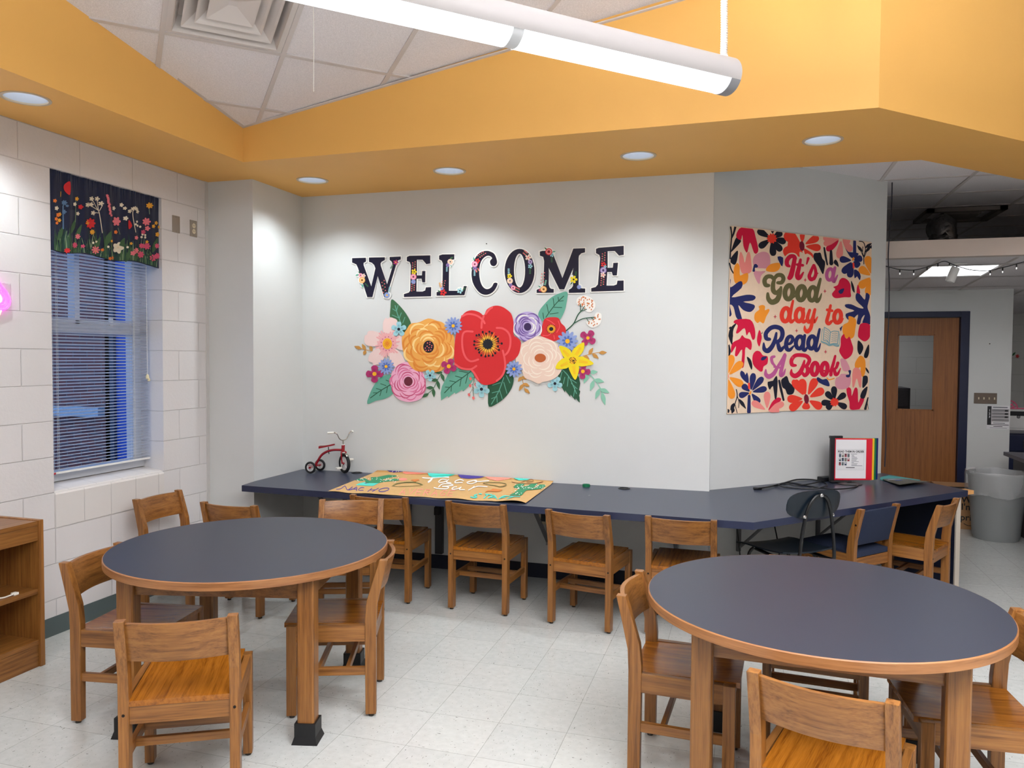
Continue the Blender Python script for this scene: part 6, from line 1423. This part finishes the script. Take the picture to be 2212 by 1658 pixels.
S(T3, kN, [(1080, 420), (1150, 400), (1185, 330), (1150, 285), (1095, 320), (1070, 420), (1085, 500), (1135, 515), (1200, 450)], [40, 46, 56, 56, 62, 66, 66, 56, 24]); Rg(T3, kN, 1300, 390, 62, 104, 66); S(T4, kN, [(45+80, 270), (105, 400), (100, 500), (135, 520), (180, 450)], [46, 54, 60, 50, 20])
Rg(T4, kN, 245, 390, 60, 106, 66); S(T4, kN, [(378, 165), (345, 320), (310, 460), (325, 525), (365, 490), (395, 405)], [38, 50, 60, 60, 40, 14])
S(T3, kPU, [(870, 630), (825, 650), (835, 730), (890, 800)], [40, 50, 46, 30]); S(T3, kPU, [(1050, 595), (1000, 690), (930, 800), (860, 920), (780, 970), (725, 930), (725, 850)], [46, 46, 46, 66, 76, 60, 20]); S(T3, kPU, [(1050, 610), (1020, 740), (985, 880), (985, 950), (1030, 920), (1060, 840)], [56, 54, 60, 62, 44, 14]); S(T3, kPU, [(870, 805), (1010, 825)], 32)
S(T4, kC, [(-30, 780), (-90, 770), (-100, 690), (-40, 615), (60, 605), (160, 625), (205, 690), (170, 770), (120, 800)], [40, 60, 62, 60, 60, 62, 62, 58, 40]); S(T4, kC, [(120, 700), (90, 810), (40, 910), (-40, 960), (-100, 920), (-100, 850)], [30, 60, 76, 76, 60, 20]); S(T4, kC, [(120, 790), (170, 820), (175, 900), (125, 950), (80, 900)], [40, 62, 66, 60, 40])
Rg(T4, kC, 295, 840, 54, 104, 68); Rg(T4, kC, 462, 840, 52, 104, 68); S(T4, kC, [(340, 900), (410, 870), (550, 880)], 26); S(T4, kC, [(645, 620), (615, 740), (580, 860), (570, 940)], [36, 48, 56, 56]); S(T4, kC, [(690, 740), (660, 820), (600, 855)], [52, 46, 36]); S(T4, kC, [(630, 850), (650, 930), (690, 920), (735, 830)], [46, 60, 46, 14])
for hl in (1, 0):                                  # cream outline first, then the letters
    for T, m, pts, w in TXT:
        g_ = 44*hl; mm = kT if hl else m
        if isinstance(w, list): sk(T, mm, pts, [q_*1.1+g_ for q_ in w], h2)
        elif w > 0: sk(T, mm, pts, w*1.1+g_, h2)
        else: tp.T = T; tp.stroke(pts, g_-w*1.08, mm, h2, sm=0, closed=True)
def st4(T, x, y, r=38): sh(T, kS, [(x, y-r), (x+r*.22, y-r*.22), (x+r*.75, y), (x+r*.22, y+r*.22), (x, y+r), (x-r*.22, y+r*.22), (x-r*.75, y), (x-r*.22, y-r*.22)], h3, 0)
for T, x, y in ((T2, 128, 940), (T2, 448, 1122), (T1, 845, 1535), (T3, 1250, 190), (T3, 1180, 645), (T4, 480, 548)): st4(T, x, y)
tp.T = T4
for L, w in (([(460, 130), (440, 350)], 14), ([(460, 130), (540, 180), (565, 220)], 14), ([(565, 220), (620, 195), (705, 205)], 14), ([(705, 205), (685, 410)], 14), ([(562, 220), (545, 420)], 14), ([(440, 350), (510, 370), (545, 420), (620, 405), (685, 410)], 14), ([(425, 160), (405, 370), (500, 400), (545, 445), (600, 430), (705, 455), (720, 240)], 10)): sk(T4, kB, L, w, h3, 3)
sk(T4, kB, [(410, 375), (490, 405), (545, 440), (610, 425), (700, 440)], 24, h3, 3)
for k in range(5):
    sk(T4, kB, [(475-4*k, 180+36*k), (520-4*k, 205+36*k), (545-3*k, 245+36*k)], 8, h3, 3); sk(T4, kB, [(590-3*k, 245+32*k), (630-3*k, 232+32*k), (680-3*k, 240+32*k)], 8, h3, 3)
tag(tp.build('wall_tapestry'), 'cloth tapestry of bold flowers reading Its a Good day to Read A Book', 'tapestry')

# ============================================================ beyond the angled wall
YD = 8.75; XE = 2.476
def dz(px, py): p = ony(px, py, YD); return p
mb = MB()
DX0, DX1, DZ1 = 1.06, 2.02, 2.026
mb.box(.4, DX0-.02, YD, YD+.14, 0, 2.5).box(DX1+.02, XE, YD, YD+.14, 0, 2.5).box(DX0-.02, DX1+.02, YD, YD+.14, DZ1+.01, 2.5)
struct('wall_office', mb, M_WALL)
struct('wall_office_side', MB().box(XE-.14, XE, YD+.14, 10.9, 0, 2.5), M_WALL)
mb = MB()
mb.box(DX0-.08, DX0, YD-.02, YD+.16, 0, DZ1+.058).box(DX1, DX1+.08, YD-.02, YD+.16, 0, DZ1+.058).box(DX0, DX1, YD-.02, YD+.16, DZ1, DZ1+.058)
struct('trim_6', mb, NAVY, bevel=.004)
DOORW = wood('door_birch', 'z', (126, 72, 26), (164, 100, 44), .45)
g0, g1 = dz(1941, 722), dz(2017, 887)
mb = MB(); a, b, c, d = DX0+.004, DX1-.004, g0.x, g1.x; y0, y1 = YD+.03, YD+.075
mb.box(a, c, y0, y1, .008, DZ1-.004).box(d, b, y0, y1, .008, DZ1-.004).box(c, d, y0, y1, .008, g1.z).box(c, d, y0, y1, g0.z, DZ1-.004)
dr = struct('door_1', mb, DOORW)
def under(o, p): o.location = -p.location; return o
under(struct('door_glass', MB().box(c, d, YD+.05, YD+.055, g1.z, g0.z), M_GLASS, dr, keep=True), dr)
mb = MB(); 
for q_ in ((c, c+.012, g1.z, g0.z), (d-.012, d, g1.z, g0.z), (c, d, g1.z, g1.z+.012), (c, d, g0.z-.012, g0.z)): mb.box(q_[0], q_[1], YD+.026, YD+.032, q_[2], q_[3])
under(struct('glazing_bead', mb, DOORW, dr, keep=True), dr)
hz = dz(1915, 893)
mb = MB().box(DX0+.05, DX0+.09, YD+.022, YD+.03, hz.z-.1, hz.z+.1); mb.tube([(DX0+.07, YD+.03, hz.z), (DX0+.07, YD-.03, hz.z), (DX0+.21, YD-.03, hz.z)], .009, 10)
under(struct('door_handle', mb, M_CHR, dr, keep=True), dr)
# office seen through the door glass
struct('wall_office_back', MB().box(.6, 2.34, 10.9, 11.0, 0, 2.5), M_FARB)
OC = mat('black_drawer_unit', rgb(52, 50, 54), .5)
t = thing('drawer_cabinet', 'black drawer cabinet seen through the door glass in the office', 'cabinet', (1.62, 10.2, 0))
obj('body', MB().box(-.3, .18, -.25, .3, 0, 1.27), OC, t, bevel=.004)
for z in (.62, .84, 1.06): dq = obj('drawer', MB().box(-.28, .16, -.268, -.25, z, z+.19), OC, t, bevel=.004); obj('drawer_handle', MB().box(-.12, .02, -.285, -.268, z+.13, z+.145), M_BLACK, dq)
PB = mat('pink_plastic', rgb(222, 90, 130), .4)
mb = MB().lathe([(.07, 0), (.08, .05), (.075, .05), (.065, .006), (0, .006)], 20, (1.6, 10.1, 1.27)); mb.tube([(1.55+.07*math.cos(a_), 10.1, 1.36+.07*math.sin(a_)) for a_ in [2*PI*k/20 for k in range(20)]], .006, 6, closed=True)
tag(obj('pink_basket', mb, PB, smooth=True), 'pink basket on top of the office drawer cabinet behind the door glass', 'basket')

# switch plate and notice on the office wall
s0, s1 = dz(2104, 848), dz(2153, 872)
t = thing('switch_plate', 'brown metal plate with four light switches right of the door', 'light switch', ((s0.x+s1.x)/2, YD, (s0.z+s1.z)/2))
w_, h_ = (s1.x-s0.x)/2, (s0.z-s1.z)/2
obj('plate', MB().box(-w_, w_, -.006, 0, -h_, h_), mat('bronze_plate', rgb(112, 98, 86), .45, metal=.3), t, bevel=.002)
for k in range(4): obj('toggle', MB().box(-.066+.046*k, -.056+.046*k, -.018, -.006, -.011, .011), M_IVORY, t, bevel=.002)
n0, n1 = dz(2132, 875), dz(2180, 927)
t = thing('wall_notice', 'printed notice numbered one to three on the office wall below the switches', 'notice', ((n0.x+n1.x)/2, YD, n1.z))
w_, h_ = (n1.x-n0.x)/2, n0.z-n1.z
mb = MB(); mb.box(-w_, w_, -.003, 0, 0, h_)
def nr(u0, u1, v0, v1, mi, d=.0036): mb.add([(-w_+2*w_*u, -d, h_*v) for u, v in ((u0, v0), (u1, v0), (u1, v1), (u0, v1))], [(0, 1, 2, 3)], mi)
nr(.02, .2, .19, .97, 1); nr(.02, .97, .17, .195, 1)
for k in range(4): nr(.22, .97, .73-.135*k, .845-.135*k, 2); nr(.30, .75, .80-.135*k, .82-.135*k, 3, .004); nr(.78, .92, .75-.135*k, .82-.135*k, 1, .004) if k < 3 else None
nr(.26, .9, .90, .945, 3); nr(.28, .8, .24, .27, 3); nr(.3, .7, .10, .125, 1); nr(.15, .9, .04, .055, 3)
for k, ch in enumerate('123'): text_mb(mb, ch, lambda u, v: Vector((-w_+2*w_*.08+u, -.0042, h_*(.745-.135*k)+v)), h_*.13, 0, .0005)
obj('sheet', mb, [PAPER, INKB, pm('row_grey', 150, 146, 148), INKG], t, fixn=False)
tag(obj('nail', MB().lathe([(.006, 0), (.004, .008), (0, .009)], 8, dz(2138, 742), M=Matrix.Rotation(PI/2, 3, 'X')), M_BOLT), 'dark hook in the office wall right of the door frame', 'nail')

# low ceiling over the entry, bulkhead, panel light
HY = 6.95; hz0 = ony(1912, 561, HY).z; hz1 = ony(1912, 525, HY).z; lz = dz(1910, 628).z
def low(x, y, d=0): f = (y-HY)/(YD-HY); return Vector((x, y, hz0+(lz-hz0)*f+d))
PX0, PX1, PY0, PY1 = 1.46, 1.985, 7.30, 7.93
mb = MB()
def lq(x0, x1, y0, y1): 
    for d in (0, .05): mb.add([low(x0, y0, d), low(x1, y0, d), low(x1, y1, d), low(x0, y1, d)], [(0, 1, 2, 3)])
lq(.6, PX0, HY, YD+1); lq(PX1, 4.9, HY, YD+2.2); lq(PX0, PX1, HY, PY0); lq(PX0, PX1, PY1, YD+1)
mb2 = MB(); lc = struct('ceiling', mb, M_CEIL, keep=True, fixn=False)
mb = MB()
for x in (.85, PX0-.01, PX1+.01, 2.59): mb.add([low(x-.012, HY+.02, -.004), low(x+.012, HY+.02, -.004), low(x+.012, YD+1.5, -.004), low(x-.012, YD+1.5, -.004)], [(0, 1, 2, 3)])
for y in (7.28, 7.94, 8.55, 9.2): mb.add([low(.8, y-.012, -.0045), low(4.8, y-.012, -.0045), low(4.8, y+.012, -.0045), low(.8, y+.012, -.0045)], [(0, 1, 2, 3)])
struct('grid', mb, M_TBAR, lc, keep=True, fixn=False)
struct('trim_7', MB().box(1.02, 4.95, HY-.1, HY, hz0, hz1), mat('bulkhead_paint', rgb(206, 192, 182), .5))
t = thing('ceiling_panel_light', 'square lit panel light in the low ceiling by the office door', 'ceiling light', low((PX0+PX1)/2, (PY0+PY1)/2))
L0 = t.location
obj('diffuser', loc_(MB().add([low(PX0, PY0, .012), low(PX1, PY0, .012), low(PX1, PY1, .012), low(PX0, PY1, .012)], [(0, 1, 2, 3)]), L0), mat('panel_glow', (1, 1, 1, 1), .4, emit=(.95, .97, 1, 1), estr=4), t, fixn=False)
mb = MB()
for x0, x1, y0, y1 in ((PX0, PX0+.015, PY0, PY1), (PX1-.015, PX1, PY0, PY1), (PX0, PX1, PY0, PY0+.015), (PX0, PX1, PY1-.015, PY1)): mb.add([low(x0, y0, .004), low(x1, y0, .004), low(x1, y1, .004), low(x0, y1, .004)], [(0, 1, 2, 3)])
obj('frame', loc_(mb, L0), M_WHITE, t, fixn=False)
obj('housing', loc_(MB().box(PX0-.01, PX1+.01, PY0-.01, PY1+.01, low(PX0, PY0).z+.005, low(PX0, PY0).z+.12), L0), M_WHITE, t)  # unseen box added to block the panel's upward light
c_ = onz(2068, 568, hz0-.01); c_ = low(c_.x, c_.y)
t = thing('spot_fixture', 'white cylinder spotlight under the low ceiling in front of the panel light', 'spotlight', c_)
obj('canopy', MB().lathe([(.07, 0), (.07, -.006), (.02, -.016), (0, -.016)], 24), M_WHITE, t, smooth=True)
Mx = Matrix.Rotation(.35, 3, 'Y')
obj('head', MB().lathe([(.0, -.03), (.030, -.03), (.034, -.04), (.036, -.155), (.030, -.155), (.028, -.10), (0, -.10)], 24, M=Mx), M_WHITE, t, smooth=True)
obj('stem', MB().tube([(0, 0, -.012), (-.012, 0, -.05)], .008, 8), M_WHITE, t)
# string lights under the bulkhead
mb = MB(); pts = [(1912, 574), (1930, 579), (1945, 582), (1975, 583), (2000, 577), (2022, 570), (2040, 564), (2056, 570), (2076, 577), (2100, 583), (2135, 584), (2160, 579), (2185, 573), (2205, 567), (2240, 560)]
P3 = [ony(x, y, HY-.11) for x, y in pts]
sl = thing('string_lights', 'dark string light cable draped along the bulkhead above the door', 'string lights', P3[0])
obj('wire', loc_(MB().tube(cat(P3, 5, False), .0035, 6), P3[0]), M_BLACK, sl, smooth=True)
gb = mat('clear_bulb', rgb(240, 240, 236), .1, emit=(1, 1, 1, 1), estr=.5)
for x, y in ((1920, 576), (1944, 582), (1974, 583), (2003, 577), (2026, 569), (2051, 567), (2139, 583), (2166, 578), (2196, 570)):
    p = ony(x, y, HY-.11)-P3[0]
    b_ = obj('lamp_holder', MB().tube([p, p-Vector((0, 0, .024))], .005, 8), M_BLACK, sl); obj('bulb', MB().lathe([(.003, -.024), (.0055, -.034), (0, -.043)], 8, p), gb, b_)
# flexible duct and dark return box in the space above
p_ = ony(2038, 505, 7.6)
mb = MB(); n = 40; zt_ = ony(2038, 490, 7.6).z; zb_ = p_.z-.16
mb.tube([(p_.x+.01*math.sin(k*.9), 7.6+.9*max(0, k/n-.6)**2, zb_+(zt_-zb_)*min(1, k/n*1.3)) for k in range(n+1)], [.105+.010*math.sin(k*2.1)+rnd.uniform(-.006, .006) for k in range(n+1)], 20)
tag(obj('flexible_duct', mb, mat('duct_foil', rgb(110, 108, 108), .3, metal=1, bump=.6, bscale=60), smooth=True), 'crinkled silver flexible duct standing above the bulkhead in the dark', 'duct')
mb = MB(); 
for x0, x1, y0, y1, z0, z1 in ((1.55, 2.2, 8.0, 8.06, 2.95, 2.985), (1.55, 2.2, 8.59, 8.65, 2.95, 2.985), (1.55, 1.61, 8.0, 8.65, 2.95, 2.985), (2.14, 2.2, 8.0, 8.65, 2.95, 2.985), (1.72, 2.03, 8.15, 8.5, 2.95, 2.985)): mb.box(x0, x1, y0, y1, z0, z1)
tag(obj('return_air_frame', mb, mat('dark_metal_frame', rgb(128, 120, 114), .5)), 'dark square frame on the shadowed ceiling behind the bulkhead', 'air vent')
# black cable down the end of the angled wall
e0 = w45(E45-.01, .012)
mb = MB(); pz = [2.985, 2.8, 2.6, 2.4, 2.2, 1.9, 1.6, 1.3, 1.0, .75]
mb.tube(cat([(e0[0]+.008*math.sin(k*1.7)+(.03 if k == 0 else .022), e0[1]+.012, z) for k, z in enumerate(pz)], 6, False), .0045, 6)
tag(obj('hanging_cable', mb, mat('cable_dark', rgb(46, 44, 56), .4), smooth=True), 'thin dark cable hanging down the end edge of the angled wall', 'cable')

# grey bin with a clear liner
BIN = mat('grey_bin_plastic', rgb(138, 140, 140), .5)
bn = thing('trash_bin', 'round grey bin with a clear plastic liner beyond the counter end', 'trash bin', (2.155, 7.92, 0))
obj('body', MB().lathe([(.0, .004), (.175, .0), (.182, .02), (.188, .035), (.232, .565), (.244, .57), (.246, .592), (.236, .596), (.225, .56), (.172, .02), (0, .02)], 48), BIN, bn, smooth=True)
LIN = mat('bin_liner', rgb(236, 236, 238), .25, alpha=.3, spec=.6, bump=.8, bscale=26)
mb = MB(); n = 56; prof = [(.16, .40), (.20, .52), (.228, .606), (.250, .606), (.258, .58), (.252, .48), (.247, .405), (.243, .40)]
vs = []
for j, (r_, z_) in enumerate(prof):
    for k in range(n):
        a_ = 2*PI*k/n; w_ = (.006*math.sin(a_*9+j)+.005*math.sin(a_*17+j*2))*(1 if j not in (2,) else .3)
        vs.append(((r_+w_)*math.cos(a_), (r_+w_)*math.sin(a_), z_+(.012*math.sin(a_*5) if j in (0, 6, 7) else .004*math.sin(a_*6))))
mb.add(vs, [(j*n+k, j*n+(k+1) % n, (j+1)*n+(k+1) % n, (j+1)*n+k) for j in range(len(prof)-1) for k in range(n)])
obj('liner', mb, LIN, bn, smooth=True, fixn=False)
# cardboard box behind it
CB = mat('cardboard', rgb(176, 132, 90), .8, noise=.05)
t = thing('cardboard_box', 'brown cardboard delivery box on the floor between counter and bin', 'box', (1.98, 8.36, 0), 0)
obj('carton', MB().box(-.24, .2, -.11, .16, .0, .40), CB, t, bevel=.003)
mb = MB()
for a_, b_ in ((-.01, .002),): mb.box(-.24, .2, -.1105, -.1102, .385, .40)
def bx_(u, v): return Vector((u, -.1115, v))
text_mb(mb, 'With', lambda u, v: bx_(u-.03, v+.255), .085, 0, .0016); text_mb(mb, "I'm", lambda u, v: bx_(u-.03, v+.185), .085, 0, .0016); text_mb(mb, 'prime', lambda u, v: bx_(u-.035, v+.085), .085, 0, .0012)
mb.tube([bx_(-.005+.012*k, .055-.02*math.sin(PI*k/9)) for k in range(10)], .003, 6)
obj('printing', mb, INKB, t, fixn=False)
obj('flap', MB().box(-.238, .198, -.108, .158, .40, .404), CB, t)

# dark desk end at the right edge, navy cabinet, printer
DK = mat('desk_dark', rgb(44, 42, 52), .45)
t = thing('service_desk', 'dark desk end cut off by the right picture edge, beside the grey bin', 'desk', (2.95, 7.6, 0))
d0 = ony(2168, 975, 8.4).z
obj('top', MB().box(-.62, .9, -.9, .8, d0-.035, d0), mat('desk_top', rgb(92, 90, 100), .4), t, bevel=.003)
obj('body', MB().box(-.55, .9, -.85, .75, 0, d0-.035), DK, t)
cz_top = ony(2190, 929, 9.5).z
t = thing('base_cabinet', 'navy cabinet under the printer at the right edge', 'cabinet', (2.95, 9.8, 0))
obj('body', MB().box(-.35, .9, -.3, .4, 0, cz_top-.03), NAVY, t)
obj('worktop', MB().box(-.36, .9, -.32, .4, cz_top-.03, cz_top), mat('grey_worktop', rgb(120, 118, 122), .4), t)
for x in (-.34, .13): 
    dq = obj('drawer', MB().box(x, x+.45, -.316, -.3, cz_top-.22, cz_top-.05), NAVY, t, bevel=.003); obj('drawer_handle', MB().box(x+.2, x+.215, -.335, -.316, cz_top-.19, cz_top-.10), M_CHR, dq)
t = thing('printer', 'white office printer on the navy cabinet at the right edge', 'printer', (2.98, 9.72, cz_top))
pt = ony(2195, 885, 9.5).z-cz_top
PWH = mat('printer_white', rgb(214, 212, 210), .4)
obj('body', MB().box(-.30, .3, -.2, .22, .0, pt*.70), PWH, t, bevel=.008)
obj('paper_slot', MB().box(-.29, .29, -.17, .2, pt*.70, pt*.92), M_BLACK, t)
obj('lid', MB().box(-.30, .3, -.2, .22, pt*.92, pt), PWH, t, bevel=.006)
pl = ony(2200, 900, 9.52)
mb = MB().lathe([(.010, 0), (.017, 0), (.017, .002), (.010, .002), (.010, 0)], 24, (pl.x-2.98, -.2, pl.z-cz_top), M=Matrix.Rotation(PI/2, 3, 'X')); mb.box(pl.x-2.98-.004, pl.x-2.98-.001, -.202, -.2, pl.z-cz_top-.008, pl.z-cz_top+.009); mb.box(pl.x-2.98+.002, pl.x-2.98+.005, -.202, -.2, pl.z-cz_top-.009, pl.z-cz_top+.006)
obj('emblem', mb, INKB, t)
obj('seam', MB().box(-.298, .298, -.2015, -.2, pt*.10, pt*.112), mat('seam_grey', rgb(140, 138, 138), .5), t)
mb = MB(); pk = ony(2184, 866, 9.6)
bc = Vector((pk.x, 9.68, cz_top+pt))
for r_ in (.05, .085): mb.tube([bc+Vector((r_*math.cos(a_), 0, max(0, r_*math.sin(a_))+.006)) for a_ in [PI*k/18 for k in range(19)]], .006, 6)
for k in range(5): a_ = PI*(k+.5)/5; mb.tube([bc+Vector((.02*math.cos(a_), 0, .02*math.sin(a_)+.006)), bc+Vector((.085*math.cos(a_), 0, .085*math.sin(a_)+.006))], .004, 6)
mb.tube([bc+Vector((-.09, 0, .006)), bc+Vector((.3, 0, .006))], .006, 6)
tag(obj('wire_basket', mb, PB, smooth=True), 'pink wire holder standing on the printer at the right edge', 'holder')
wd = ony(2191, 766, 10.98); ad = Art(lambda x, y, h: (lambda p: Vector((p.x, 10.995-h, p.z)))(ony(x, y, 10.99)))
ad.leaf((2187, 768), (2194, 760), 4, cGRN, .002); tag(ad.build('wall_decal'), 'small green leaf decal on the far block wall', 'wall decal')
ad = Art(lambda x, y, h: (lambda p: Vector((p.x, 10.995-h, p.z)))(ony(x, y, 10.99)))
ad.flower(2198, 769, 4.2, 5, cRED, .002); tag(ad.build('wall_decal'), 'small red flower decal on the far block wall', 'wall decal')
